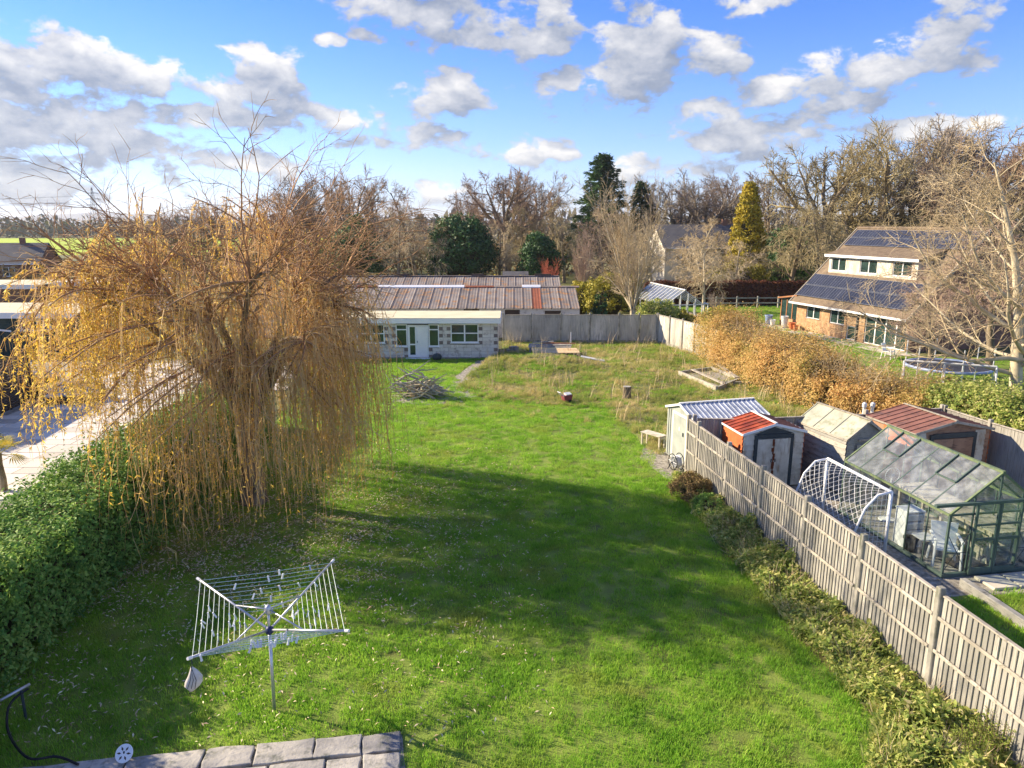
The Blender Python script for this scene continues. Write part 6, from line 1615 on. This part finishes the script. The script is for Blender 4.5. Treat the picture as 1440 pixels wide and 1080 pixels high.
for k_, (uu, vv, h_) in enumerate(((1372, 1072, 0.5), (1402, 1064, 0.62))):
    q = at(uu, vv); t = thing('rosemary', ('yellow green rosemary bush at the near end of the border', 'taller rosemary bush against the closeboard fence')[k_], 'bush', (q.x - 0.05, q.y, 0))
    r_ = np.random.default_rng(k_); polys = []; P = []; A = []
    for j in range(60):
        a = r_.random() * 6.283; sp = 0.32 * math.sqrt(r_.random()); b0 = np.array([math.cos(a) * sp * 0.5, math.sin(a) * sp * 0.5, 0]); tp_ = np.array([math.cos(a) * sp, math.sin(a) * sp, h_ * r_.uniform(0.7, 1.05)])
        polys.append((np.array([b0, (b0 + tp_) / 2, tp_]), np.array([0.008, 0.006, 0.003])))
        for s_ in np.linspace(0.25, 1.0, 40): P.append(b0 + (tp_ - b0) * s_); A.append((math.cos(s_ * 99), math.sin(s_ * 99), 0.7))
    V, F = tubes(polys); fol_mesh('stems', V, F, 'twig_brown', t)
    V, F = leaves(np.array(P), 0.05, 0.2, r_, along=np.array(A)); fol_mesh('foliage', V, F, 'lavender', t)

# ---- hedges round the brick house garden
hedge('russet overgrown hedge between rough grass and brick house garden', [(11.9, 41.0), (12.3, 36.0), (12.7, 31.5), (13.6, 28.0), (15.6, 25.2)], 2.5, lambda f: 2.25 - 0.8 * f + 0.28 * np.sin(f * 13) + 0.15 * np.sin(f * 37 + 1), 'gold_hedge', 95000, 0.10, 0.42, jit=0.42, wob=0.5, seed=9)
_h = bpy.data.objects[[o.name for o in bpy.data.objects if o.get('label', '').startswith('russet overgrown')][0]]
tw_ = []
rr_ = np.random.default_rng(4)
for _ in range(700):
    f = rr_.random(); LN = np.array([(11.9, 41.0), (12.3, 36.0), (12.7, 31.5), (13.6, 28.0), (15.6, 25.2)]); i = min(3, int(f * 4)); c = LN[i] + (LN[i + 1] - LN[i]) * (f * 4 - i)
    grow(rr_, (c[0] - 11.9 + rr_.normal() * 0.7, c[1] - 41.0 + rr_.normal() * 0.4, (2.3 - 0.8 * f) * rr_.uniform(0.6, 1.0)), (rr_.normal() * 0.5, rr_.normal() * 0.4, 1.0), rr_.uniform(0.4, 0.9), 0.009, [dict(seg=5, wob=0.15, tip=0.4), dict(n=4, t0=0.2, ang=35, len=0.5, seg=4, wob=0.2, rad=0.7, rmin=0.006)], 0, tw_)
V, F = tubes([(p, r) for l, p, r in tw_], 3); fol_mesh('twigs', V, F, 'twig_tan', _h)
hedge('clipped copper beech hedge at the end of the brick house lawn', [(12.4, 66.6), (20, 67.0), (28.2, 67.3)], 1.5, lambda f: 2.05 + 0 * f, 'beech', 30000, 0.17, 0.55, jit=0.1, seed=5)
hedge('low bright green hedge behind the far barn roof', [(-18, 68.5), (1.6, 69)], 1.2, lambda f: 2.2 + 0.15 * np.sin(f * 40), 'gold_conifer', 14000, 0.2, 0.5, jit=0.15, seed=6)
hedge('green shrubby hedge behind the sunlit curving fence', [(15.4, 25.0), (16.6, 22.5), (17.0, 19.5), (17.6, 16.5)], 1.8, lambda f: 1.75 + 0.3 * np.sin(f * 9), 'weed', 40000, 0.1, 0.5, jit=0.25, wob=0.4, seed=8)
shrub('golden_shrub', 'yellow green bush at the fence end of the russet hedge', 'shrub', (12.1, 40.8), 1.5, 1.5, 2.9, 'ivy', 110, 60, 0.12)
SH = [('rounded_shrub', 'rounded evergreen shrub beyond the beech hedge', at(1098, 396), 4.0, 1.6, 3.3, 'laurel', 90, 45, 0.3), ]
shrub('evergreen_shrub', 'wide clipped evergreen shrub behind the beech hedge', 'shrub', (29.0, 74.5), 3.2, 1.8, 3.6, 'laurel', 130, 50, 0.28)
shrub('golden_shrub', 'low golden shrub at the foot of the golden conifer', 'shrub', (22.6, 72.0), 3.0, 1.5, 3.4, 'ivy', 110, 45, 0.28)
shrub('golden_shrub', 'yellow ivy clad bush behind the ivy covered stump', 'shrub', (7.6, 56.0), 1.9, 1.6, 3.5, 'ivy', 110, 50, 0.2)
shrub('golden_shrub', 'smaller yellow bush between barn end and ivy covered stump', 'shrub', (5.6, 58.0), 1.4, 1.4, 3.0, 'ivy', 90, 45, 0.2)
shrub('golden_shrub', 'pale yellow bush behind the pink twigged birch', 'shrub', (9.6, 62.0), 2.0, 1.6, 3.2, 'ivy', 90, 45, 0.22)
shrub('ivy_stump', 'dark ivy covered stump standing behind the board fence', 'stump', (6.15, 49.5), 0.5, 0.5, 2.75, 'dark_green', 70, 50, 0.13, cone=0.35)
shrub('green_shrub', 'leafy green shrub at the base of the old glasshouse', 'shrub', (10.6, 51.5), 1.5, 1.1, 2.0, 'weed', 80, 50, 0.16)
shrub('green_shrub', 'leafy shrub against the front of the old glasshouse', 'shrub', (12.4, 52.4), 1.0, 0.8, 1.2, 'ivy', 60, 40, 0.14)
shrub('evergreen_bush', 'big glossy evergreen bush standing behind the barns', 'bush', (-6.0, 86.0), 3.9, 3.2, 8.2, 'dark_green', 210, 60, 0.36)
shrub('evergreen_bush', 'narrow dark evergreen bush near the red stemmed shrub', 'bush', (3.1, 82.0), 2.3, 2.2, 6.6, 'dark_green', 150, 55, 0.3)
shrub('evergreen_bush', 'olive green bush showing through the right edge of the willow', 'bush', (-19.0, 88.0), 3.3, 3.0, 7.6, 'fir', 150, 50, 0.36)
shrub('evergreen_bush', 'dark evergreen in shadow right of the golden conifer', 'bush', (32.0, 83.0), 3.2, 3.0, 7.2, 'dark_green', 150, 50, 0.36)
shrub('golden_conifer', 'tall golden conifer rising above the beech hedge', 'conifer', (24.6, 76.0), 2.5, 2.4, 11.3, 'gold_conifer', 330, 60, 0.26, cone=0.93)
shrub('evergreen_bush', 'dark ivy mass under the tall bare trees beside the brick house', 'bush', (42.0, 80.0), 5.0, 3.0, 8.0, 'fir', 180, 50, 0.4)

# ---- tall dark firs
def fir(label, loc, h, rad, seed, nb=150):
    r_ = np.random.default_rng(seed); t = thing('fir_tree', label, 'fir tree', (loc[0], loc[1], 0))
    MB().tube([(0, 0, 0), (0.1, 0, h * 0.5), (0, 0, h)], [0.45, 0.28, 0.03], 7).build('trunk', M['bark'], t)
    P, A, polys = [], [], []
    for k_ in range(nb):
        f = (k_ + r_.random()) / nb; z = h * (0.16 + 0.82 * f); a = k_ * 2.4 + r_.normal() * 0.3
        L = rad * (1 - f) ** 0.7 * r_.uniform(0.65, 1.15) + 0.25
        d = np.array([math.cos(a), math.sin(a), 0.25 + 0.5 * f]); 
        pts = [np.array([0, 0, z]) + d * L * s - np.array([0, 0, 0.3 * L * s * s]) for s in (0, 0.35, 0.7, 1.0)]
        polys.append((np.array(pts), np.array([0.06, 0.045, 0.03, 0.01])))
        side = np.array([-math.sin(a), math.cos(a), 0])
        m_ = int(26 + 26 * L)
        for _ in range(m_):
            s = r_.random() ** 0.7; i = min(2, int(s * 3)); p = pts[i] + (pts[i + 1] - pts[i]) * (s * 3 - i)
            w_ = (1.05 - s) * L * 0.26 * r_.normal()
            P.append(p + side * w_ - np.array([0, 0, abs(r_.normal()) * 0.18])); A.append(d * 0.8 + side * np.sign(w_) * 0.6 - np.array([0, 0, 0.5 * r_.random()]))
    V, F = tubes(polys, 4); fol_mesh('branches', V, F, 'bark', t)
    V, F = leaves(np.array(P), 0.5, 0.3, r_, np.tile([[0, 0, 1.0]], (len(P), 1)), 0.6, along=np.array(A)); fol_mesh('crown', V, F, 'fir', t)
fir('tall dark fir standing above the bare trees', (12.2, 100.0), 16.8, 5.6, 1, 170)
fir('shorter dark fir beside the tall fir', (17.8, 101.0), 13.2, 3.4, 2, 110)

# ---- bare trees: a few skeletons, each tree a thing with its own trunk and crown
BARE = {}
def bare_mesh(key, seed, spec, h, r0, tilt_=0.0):
    r_ = np.random.default_rng(seed)
    out = grow(r_, (0, 0, -0.1), (tilt_, 0, 1), h * spec[0]['frac'], r0, spec)
    top = max(p[:, 2].max() for _, p, _ in out)
    big = [(p, r) for l, p, r in out if l <= 1]; small = [(p, r) for l, p, r in out if l >= 2]
    Vb, Fb = tubes(big, 6); Vs, Fs = tubes(small, 3)
    BARE[key] = (Vb / top, Fb, Vs / top, Fs)
sp_broad = [dict(frac=0.42, seg=6, wob=0.05, tip=0.6), dict(n=8, t0=0.45, ang=42, len=1.15, seg=7, wob=0.14, up=0.05, rad=0.6, tip=0.3), dict(n=8, t0=0.25, ang=42, len=0.5, seg=5, wob=0.16, up=0.04, rad=0.5), dict(n=8, t0=0.2, ang=42, len=0.55, seg=4, wob=0.2, rad=0.5, rmin=0.024), dict(n=8, t0=0.1, ang=40, len=0.62, seg=4, wob=0.2, up=0.05, rad=0.6, rmin=0.016)]
sp_up = [dict(frac=0.8, seg=8, wob=0.05, tip=0.2), dict(n=14, t0=0.22, ang=34, len=0.5, seg=6, wob=0.12, up=0.10, rad=0.5, tip=0.3, taper=0.6), dict(n=7, t0=0.25, ang=36, len=0.5, seg=5, wob=0.15, up=0.06, rad=0.5), dict(n=6, t0=0.2, ang=36, len=0.5, seg=4, wob=0.2, up=0.05, rad=0.5, rmin=0.028), dict(n=4, t0=0.3, ang=34, len=0.6, seg=4, wob=0.2, rad=0.6, rmin=0.020)]
sp_weep = [dict(frac=0.8, seg=8, wob=0.06, tip=0.2), dict(n=16, t0=0.2, ang=48, len=0.42, seg=6, wob=0.15, up=0.03, rad=0.45, tip=0.3, taper=0.5), dict(n=7, t0=0.2, ang=45, len=0.6, seg=6, wob=0.15, up=-0.10, rad=0.5), dict(n=8, t0=0.15, ang=40, len=0.6, seg=5, wob=0.16, up=-0.2, rad=0.5, rmin=0.016), dict(n=3, t0=0.2, ang=30, len=0.7, seg=4, wob=0.15, up=-0.2, rad=0.6, rmin=0.011)]
sp_multi = [dict(frac=0.16, seg=4, wob=0.03, tip=0.9), dict(n=13, t0=0.75, ang=24, len=4.2, seg=8, wob=0.07, up=0.05, rad=0.42, tip=0.2, taper=0.0), dict(n=12, t0=0.15, ang=30, len=0.42, seg=6, wob=0.1, up=0.06, rad=0.5), dict(n=8, t0=0.15, ang=32, len=0.5, seg=4, wob=0.15, up=0.06, rad=0.5, rmin=0.014), dict(n=5, t0=0.2, ang=28, len=0.6, seg=3, wob=0.15, rad=0.6, rmin=0.01)]
bare_mesh('broad1', 1, sp_broad, 12, 0.42); bare_mesh('broad2', 2, sp_broad, 12, 0.40, 0.06); bare_mesh('broad3', 3, sp_broad, 13, 0.46, -0.05)
bare_mesh('up1', 4, sp_up, 12, 0.26); bare_mesh('up2', 5, sp_up, 12, 0.28)
bare_mesh('weep1', 6, sp_weep, 10, 0.24); bare_mesh('multi', 7, sp_multi, 10, 0.28); bare_mesh('weep2', 12, sp_weep, 9, 0.22)
_bd = {}
def bare(key, label, loc, h, spread=1.0, rz_=0.0, tw='twig_brown', tk='bark', name='bare_tree', cat='tree', group=None):
    t = thing(name, label, cat, (loc[0], loc[1], 0), rz_, group)
    for nm, i, m_ in (('trunk', 0, tk), ('crown', 2, tw)):
        kk = (key, nm, m_)
        if kk not in _bd:
            o = np_mesh(nm, BARE[key][i], BARE[key][i + 1], M[m_], t); _bd[kk] = o.data
        else: o = link(bpy.data.objects.new(nm, _bd[kk]), t)
    t.scale = (h * spread * 1.05, h * spread * 1.05, h * 1.12)
    return t
WOOD = 'bare trees of the wooded row behind the barns'
WL = ['tall bare brown tree just right of the willow crown', 'bare grey tree half hidden behind the willow crown', 'slender grey tree between the tall brown tree and the reddish drooping tree', 'drooping reddish brown tree left of the big evergreen bush', 'low pale drooping tree in front of the slender grey tree',
      'low pale drooping tree touching the left side of the big evergreen bush', 'bare brown tree rising behind the big evergreen bush', 'broad bare brown tree between the two dark evergreen bushes', 'broad grey tree behind the narrow evergreen bush', 'slender brown tree left of the tall fir', 'small golden twigged tree at the foot of the tall fir',
      'low pale drooping tree right of the big evergreen bush', 'golden drooping tree behind the narrow evergreen bush', 'slender grey tree behind the pale multi-stemmed tree', 'bare brown tree behind the right half of the willow', 'drooping brown tree seen through the willow top', 'broad brown tree behind the middle of the willow', 'low drooping tree behind the left half of the willow',
      'broad brown tree near the bright field behind the willow', 'drooping brown tree directly behind the big evergreen bush', 'drooping brown tree right of the tall fir']
BL = ['tall bare brown tree in the wooded row behind the barns', 'slender upright bare tree in the wooded row behind the barns', 'drooping pale brown tree in the thicket behind the barns']
for (u_, v_, Y, key, spd, tw, li) in [(482, 243, 100, 'broad1', .8, 'twig_brown', 0), (440, 258, 112, 'broad2', .9, 'twig_grey', 0), (528, 262, 104, 'up1', .9, 'twig_grey', 1), (582, 266, 92, 'weep1', .9, 'twig_brown', 2), (556, 300, 84, 'weep2', 1.1, 'twig_tan', 2), (610, 318, 84, 'weep1', 1.1, 'twig_tan', 2),
        (648, 277, 116, 'broad3', .8, 'twig_brown', 0), (712, 248, 98, 'broad2', 1.0, 'twig_brown', 0), (752, 250, 112, 'broad1', .8, 'twig_grey', 0), (778, 258, 104, 'up2', .9, 'twig_brown', 1), (795, 285, 92, 'weep2', .9, 'twig_gold', 2), (702, 318, 88, 'weep2', 1.15, 'twig_tan', 2), (735, 300, 95, 'weep1', 1.1, 'twig_gold', 2),
        (925, 256, 112, 'up1', 1.0, 'twig_grey', 1), (400, 275, 108, 'broad3', 1.0, 'twig_brown', 0), (350, 280, 104, 'weep1', 1.1, 'twig_brown', 2), (300, 292, 110, 'broad2', 1.1, 'twig_brown', 0), (245, 298, 116, 'weep2', 1.2, 'twig_brown', 2), (195, 304, 120, 'broad1', 1.2, 'twig_brown', 0), (672, 300, 104, 'weep1', 1.0, 'twig_brown', 2), (850, 300, 92, 'weep1', 1.0, 'twig_brown', 2)]:
    p = aty(u_, v_, Y); bare(key, WL.pop(0), (p.x, Y), p.z, spd, rng.random() * 6.28, tw, group=WOOD)
WL3 = ['broad grey tree left of the golden conifer', 'broad brown tree directly behind the golden conifer', 'brown tree behind the white rendered cottage']
WL4 = ['slender grey tree right of the golden conifer', 'slender grey tree touching the tip of the golden conifer', 'golden twigged tree above the left end of the brick house roof', 'tall golden twigged tree above the middle of the brick house roof', 'tallest grey tree behind the brick house ridge', 'grey tree behind the right end of the brick house ridge', 'broad brown tree behind the large pale barked tree', 'brown tree at the far side of the large pale barked tree']
WL5 = ['dense twiggy golden tree beside the red brick gabled house', 'dense golden tree overhanging the beech hedge end', 'dense golden tree behind the dormer end of the brick house', 'dense golden tree behind the upper solar panels', 'dense golden tree behind the brick house gable', 'dense golden tree behind the purple twigged tree']
RW = 'bare trees rising behind the brick house'
for (u_, v_, Y, key, spd, tw) in [(985, 250, 96, 'broad1', 1.0, 'twig_grey'), (1028, 252, 102, 'broad3', 1.0, 'twig_brown'), (960, 268, 100, 'broad2', .9, 'twig_brown')]:
    p = aty(u_, v_, Y); bare(key, WL3.pop(0), (p.x, Y), p.z, spd, rng.random() * 6.28, tw, group='bare trees behind the golden conifer')
for (u_, v_, Y, key, spd, tw) in [(1112, 243, 100, 'up2', 1.0, 'twig_grey'), (1090, 252, 106, 'up1', 1.0, 'twig_grey'), (1175, 212, 78, 'broad2', 1.0, 'twig_gold'), (1240, 190, 77, 'broad1', 1.0, 'twig_gold'), (1300, 186, 80, 'broad3', 1.05, 'twig_grey'), (1352, 196, 82, 'broad2', 1.0, 'twig_grey'), (1400, 215, 72, 'broad1', 1.1, 'twig_brown'), (1470, 210, 70, 'broad3', 1.1, 'twig_brown')]:
    p = aty(u_, v_, Y); bare(key, WL4.pop(0), (p.x, Y), p.z, spd, rng.random() * 6.28, tw, group=RW)
for (u_, v_, Y, key) in [(1120, 300, 72, 'weep1'), (1165, 292, 70, 'weep2'), (1215, 285, 72, 'weep1'), (1270, 280, 74, 'weep2'), (1330, 275, 74, 'weep1'), (1400, 280, 66, 'weep2')]:
    p = aty(u_, v_, Y); bare(key, WL5.pop(0), (p.x, Y), p.z, 1.35, rng.random() * 6.28, 'twig_gold', group='golden thicket trees beside the brick house')
bare('multi', 'pale multi-stemmed bare tree just behind the board fence', (8.6, 50.5), 10.0, 0.82, 0.4, 'twig_tan', 'bark_pale')
p = aty(824, 328, 70); bare('multi', 'small bare birch with pinkish twigs behind the barn end', (p.x, 70), p.z, 0.7, 2.0, 'twig_pink', 'bark_pale')
bare('weep2', 'small pale twiggy fruit tree beside the beech hedge', (16.6, 61.5), 5.5, 1.2, 0.3, 'twig_tan', 'bark_pale'); bare('weep1', 'low spreading pale twiggy tree by the rail fence', (19.0, 70.0), 5.8, 1.2, 1.3, 'twig_tan', 'bark_pale')
bare('weep2', 'pale twiggy tree screening the white rendered cottage', (15.6, 80.0), 7.2, 1.2, 2.2, 'twig_tan', 'bark_pale'); bare('weep1', 'pale twiggy tree in front of the cream house wall', (20.2, 80.0), 7.4, 1.2, 4.0, 'twig_tan', 'bark_pale')
bare('weep1', 'spreading bare shrub in front of the golden conifer', (22.0, 70.5), 5.4, 1.3, 3.3, 'twig_tan', 'bark_pale')
p = aty(775, 366, 73); bare('multi', 'bright red stemmed shrub behind the far barn', (p.x, 73), p.z, 0.9, 1.0, 'twig_red', 'twig_red', 'dogwood', 'shrub')
bare('weep2', 'purple twigged tree beside the gable of the brick house', (25.0, 36.5), 7.6, 1.2, 0.5, 'twig_pink', 'bark')
bare('weep1', 'small bare tree in the brick house garden beside the terrace', (21.4, 35.6), 5.0, 1.2, 2.5, 'twig_pink', 'bark')
bare('multi', 'clump of grey dry reeds beside the old glasshouse', (15.8, 55.0), 2.2, 1.0, 0.7, 'twig_grey', 'twig_grey', 'reed_clump', 'plant')

# ---- large pale tree on the right, in front of the brick house
q = at(1425, 588)
t = thing('bare_tree', 'large pale barked bare tree with long limbs beside the swing set', 'tree', (q.x, q.y, 0))
r_ = np.random.default_rng(31)
sp = [dict(frac=1, seg=9, wob=0.05, tip=0.12), dict(n=20, t0=0.17, ang=60, len=0.58, seg=8, wob=0.12, up=0.05, rad=0.32, tip=0.25, taper=0.55), dict(n=9, t0=0.22, ang=42, len=0.45, seg=6, wob=0.17, up=0.03, rad=0.5), dict(n=7, t0=0.18, ang=40, len=0.55, seg=5, wob=0.18, up=0.02, rad=0.55, rmin=0.010), dict(n=5, t0=0.2, ang=36, len=0.6, seg=4, wob=0.2, rad=0.65, rmin=0.007)]
out = grow(r_, (0, 0, -0.1), (-0.03, 0, 1), 10.0, 0.28, sp)
for (z, L, a, e) in ((1.7, 6.8, 2.95, 0.22), (2.3, 6.2, 3.5, 0.3), (3.2, 6.0, 2.6, 0.45), (2.6, 5.0, 4.0, 0.25), (4.2, 5.2, 3.2, 0.55)):
    grow(r_, (0, 0, z), (math.cos(a), math.sin(a), e), L, 0.10, sp[1:], 0, out)
V, F = tubes([(p, r) for l, p, r in out if len(p) >= 8], 7); fol_mesh('trunk', V, F, 'bark_pale', t)
V, F = tubes([(p, r) for l, p, r in out if len(p) < 8], 3); fol_mesh('crown', V, F, 'twig_tan', t)

# ---- understorey that closes the view below the crowns, and the far woods on the skyline
n = 42000
X = np.concatenate([-60 + 130 * rng.random(n // 2), 20 + 75 * rng.random(n // 2)]); Y = np.concatenate([100 + 22 * rng.random(n // 2), 86 + 26 * rng.random(n // 2)])
hh = 3.0 + 3.2 * lump(X, Y, 0.12, 1.0) + 1.5 * lump(X, Y, 0.4, 2.0)
V, F = leaves(np.stack([X, Y, hh * rng.random(n) ** 0.8], 1), 0.85, 0.28, rng, None, along=rnd_dirs(rng, n, 2.2))
V[:, 2] = np.maximum(V[:, 2], 0.02)
tag(np_mesh('woodland_understorey', V, F, M['bramble']), 'tangled brown undergrowth below the bare trees', 'undergrowth', kind='stuff')
n = 40000
X = -900 + 1900 * rng.random(n); Y = np.where(X < -60, 392 + 90 * rng.random(n), 200 + 200 * rng.random(n))
hh = 5 + 5 * lump(X, Y, 0.03, 1.0) + 3 * lump(X, Y, 0.11, 2.0)
V, F = leaves(np.stack([X, Y, hh * rng.random(n)], 1), 3.2, 0.45, rng, None, along=rnd_dirs(rng, n, 1.5)); V[:, 2] = np.maximum(V[:, 2], 0.05)
tag(np_mesh('far_wood', V, F, M['far_wood']), 'far belt of bare woodland along the horizon', 'wood', kind='stuff')
n = 5000
X = -75 + 48 * rng.random(n); Y = 74 + 60 * rng.random(n)
V, F = leaves(np.stack([X, Y, (1.2 + 2.2 * lump(X, Y, 0.2, 1.0)) * rng.random(n)], 1), 0.7, 0.4, rng); V[:, 2] = np.maximum(V[:, 2], 0.02)
tag(np_mesh('hedgerow_scrub', V, F, M['bramble']), 'brown scrub between the outbuildings and the bright field', 'scrub', kind='stuff')

# ------------------------------------------------------------------ the weeping willow
wb = at(357, 706)
t = thing('willow_tree', 'large golden weeping willow with long trailing strands on the lawn', 'tree', (wb.x, wb.y, 0))
r_ = np.random.default_rng(77)
def crown_r(a):                                          # horizontal reach by azimuth: farther to the left than to the right
    return 4.6 + 1.0 * np.cos(a - math.pi) + 0.35 * np.sin(3 * a + 0.5)
CC = np.array([-0.25, 0.5])
trunk = np.array([[0, 0, -0.1], [0.03, 0.02, 0.7], [-0.06, 0.05, 1.5], [-0.1, 0.1, 2.3], [-0.08, 0.12, 3.0]]); trr = np.array([0.40, 0.31, 0.27, 0.26, 0.24])
polys = [(trunk, trr)]
limb_pts = []
for k_ in range(15):
    a = k_ * 2.4 + r_.normal() * 0.25; Rr = crown_r(a) * r_.uniform(0.35, 0.85); zt = r_.uniform(5.6, 7.4) - 1.2 * (Rr / crown_r(a))
    st_ = trunk[2] + (trunk[4] - trunk[2]) * r_.random()
    end = np.array([CC[0] + math.cos(a) * Rr, CC[1] + math.sin(a) * Rr, zt])
    m1 = st_ * 0.65 + end * 0.35 + np.array([0, 0, 0.9]) + r_.normal(size=3) * 0.2
    m2 = st_ * 0.3 + end * 0.7 + np.array([0, 0, 0.9]) + r_.normal(size=3) * 0.2
    s_ = np.linspace(0, 1, 9)[:, None]
    pts = (1 - s_) ** 3 * st_ + 3 * (1 - s_) ** 2 * s_ * m1 + 3 * (1 - s_) * s_ ** 2 * m2 + s_ ** 3 * end
    pts[1:-1] += r_.normal(size=(7, 3)) * 0.06
    polys.append((pts, np.linspace(0.13, 0.035, 9))); limb_pts += list(pts[3:])
V, F = tubes(polys, 8); fol_mesh('trunk', V, F, 'bark', t)
limb_pts = np.array(limb_pts)
# bunches of strands hang from side branches
brs, strands, LP, LA = [], [], [], []
NB = 225
for k_ in range(NB):
    a = r_.random() * 6.283
    low = r_.random() < 0.34                              # the long low curtain on the lawn side
    if low: a = r_.uniform(-2.2, 0.7)
    Rm = crown_r(a); f = math.sqrt(0.05 + 0.95 * r_.random()); Rr = Rm * f
    left = max(0.0, -math.cos(a))
    zt = 7.7 - 2.9 * f ** 2.2 + r_.normal() * 0.5 - 0.3 * max(0, math.cos(a))
    if low: zt *= r_.uniform(0.6, 0.9)
    elif r_.random() < 0.22: zt *= 0.75
    anc = np.array([CC[0] + math.cos(a) * Rr, CC[1] + math.sin(a) * Rr, zt])
    j = np.argmin(((limb_pts - anc) ** 2).sum(1) + 2.0 * np.maximum(0, limb_pts[:, 2] - anc[2]) ** 2)
    st_ = limb_pts[j]; mid = (st_ + anc) / 2 + np.array([0, 0, 0.35]) + r_.normal(size=3) * 0.15
    s_ = np.linspace(0, 1, 6)[:, None]
    pts = (1 - s_) ** 2 * st_ + 2 * (1 - s_) * s_ * mid + s_ ** 2 * anc
    brs.append((pts, np.linspace(0.032, 0.010, 6)))
    zend0 = (2.6 if left > 0.35 else (0.5 if low else 1.0)) + 1.5 * (1 - f) * (left > 0.2)
    out_d = np.array([math.cos(a), math.sin(a), 0])
    for _ in range(int(r_.integers(4, 9))):
        s0_ = r_.uniform(0.45, 1.0); p0 = pts[min(4, int(s0_ * 5))] + (pts[min(5, int(s0_ * 5) + 1)] - pts[min(4, int(s0_ * 5))]) * r_.random()
        ze = max(0.25, zend0 + abs(r_.normal()) * 1.15 - 0.5 + (0.6 if r_.random() < 0.3 else 0))
        Ls = max(0.9, p0[2] - ze); n_ = 9
        sway = out_d * r_.uniform(0.1, 0.55) + r_.normal(size=3) * np.array([0.22, 0.22, 0])
        s2 = np.linspace(0, 1, n_)
        x = p0[None] + sway[None] * (1 - np.exp(-3.2 * s2))[:, None] + np.cumsum(r_.normal(size=(n_, 3)) * np.array([0.05, 0.05, 0]), 0)
        x[:, 2] = p0[2] + 0.16 * np.sin(np.minimum(1, s2 * 4) * math.pi) - Ls * s2 ** 1.12
        strands.append((x, np.linspace(0.0082, 0.0038, n_)))
        nl = int(r_.poisson(8 + 34 * left ** 0.7 * (0.4 + 1.2 * r_.random()) + 4 * (zt > 5.5)))
        for _ in range(nl):
            s3 = r_.random() ** 0.8 * (n_ - 1.01); i = int(s3); p = x[i] + (x[i + 1] - x[i]) * (s3 - i)
            LP.append(p); LA.append((r_.normal() * 0.6, r_.normal() * 0.6, -1.0))
        # short side twiglets make the curtain feather out
        for _ in range(3):
            i = int(r_.integers(1, n_ - 2)); p = x[i]; dd_ = np.array([r_.normal() * 0.13, r_.normal() * 0.13, -0.5 * r_.uniform(0.5, 1.2)])
            strands.append((np.array([p, p + dd_ * np.array([1, 1, 0.3]), p + dd_]), np.array([0.006, 0.005, 0.003])))
tang = []
for pts, _ in brs:
    for _ in range(5):
        i = int(r_.integers(1, 5)); a = r_.random() * 6.283
        grow(r_, pts[i], (math.cos(a), math.sin(a), r_.uniform(-0.2, 0.7)), r_.uniform(0.5, 1.5), 0.009, [dict(seg=6, wob=0.2, up=-0.16, tip=0.4), dict(n=3, t0=0.2, ang=38, len=0.6, seg=4, wob=0.2, up=-0.2, rad=0.7, rmin=0.005)], 0, tang)
V, F = tubes([(p, r) for l, p, r in tang], 3); fol_mesh('tangled_twigs', V, F, 'willow_strand', t)
V, F = tubes(brs, 5); fol_mesh('branches', V, F, 'willow_twig', t)
V, F = tubes(strands, 3); fol_mesh('hanging_strands', V, F, 'willow_strand', t)
V, F = leaves(np.array(LP), 0.10, 0.26, r_, along=np.array(LA)); fol_mesh('leaves', V, F, 'willow_leaf', t)
# upright whips over the crown, bare and reddish
wh = []
inner = limb_pts[(np.hypot(limb_pts[:, 0] - CC[0], limb_pts[:, 1] - CC[1]) < 2.9) & (limb_pts[:, 2] > 4.9)]
for k_ in range(95):
    p0 = inner[int(r_.integers(0, len(inner)))]
    a = math.atan2(p0[1] - CC[1], p0[0] - CC[0]) + r_.normal() * 0.6
    e_ = r_.uniform(0.55, 1.35); d = np.array([math.cos(a) * math.cos(e_), math.sin(a) * math.cos(e_), math.sin(e_)])
    grow(r_, p0, d, r_.uniform(1.6, 3.7), 0.03, [dict(seg=8, wob=0.13, up=-0.03, tip=0.25), dict(n=(5, 9), t0=0.15, ang=34, len=0.5, seg=6, wob=0.14, up=-0.06, rad=0.55, rmin=0.010), dict(n=(2, 4), t0=0.2, ang=34, len=0.5, seg=4, wob=0.15, up=-0.08, rad=0.6, rmin=0.007)], 0, wh)
V, F = tubes([(p, r) for l, p, r in wh], 3); fol_mesh('upper_whips', V, F, 'willow_twig', t)

# ------------------------------------------------------------------ air: a thin even haze round the whole place
hm = bpy.data.materials.new('thin_air'); hm.use_nodes = True
hq = NT(hm.node_tree); hq.n.remove(hq.n['Principled BSDF'])
pv_ = hq.new('ShaderNodeVolumePrincipled'); pv_.inputs['Color'].default_value = (0.82, 0.88, 0.97, 1); pv_.inputs['Density'].default_value = 0.00016; pv_.inputs['Anisotropy'].default_value = 0.2
hq.l.new(pv_.outputs[0], hq.n['Material Output'].inputs['Volume'])
tag(MB().box2((-5000, -200, -1.0), (5000, 10000, 82)).build('haze', hm), kind='stuff')
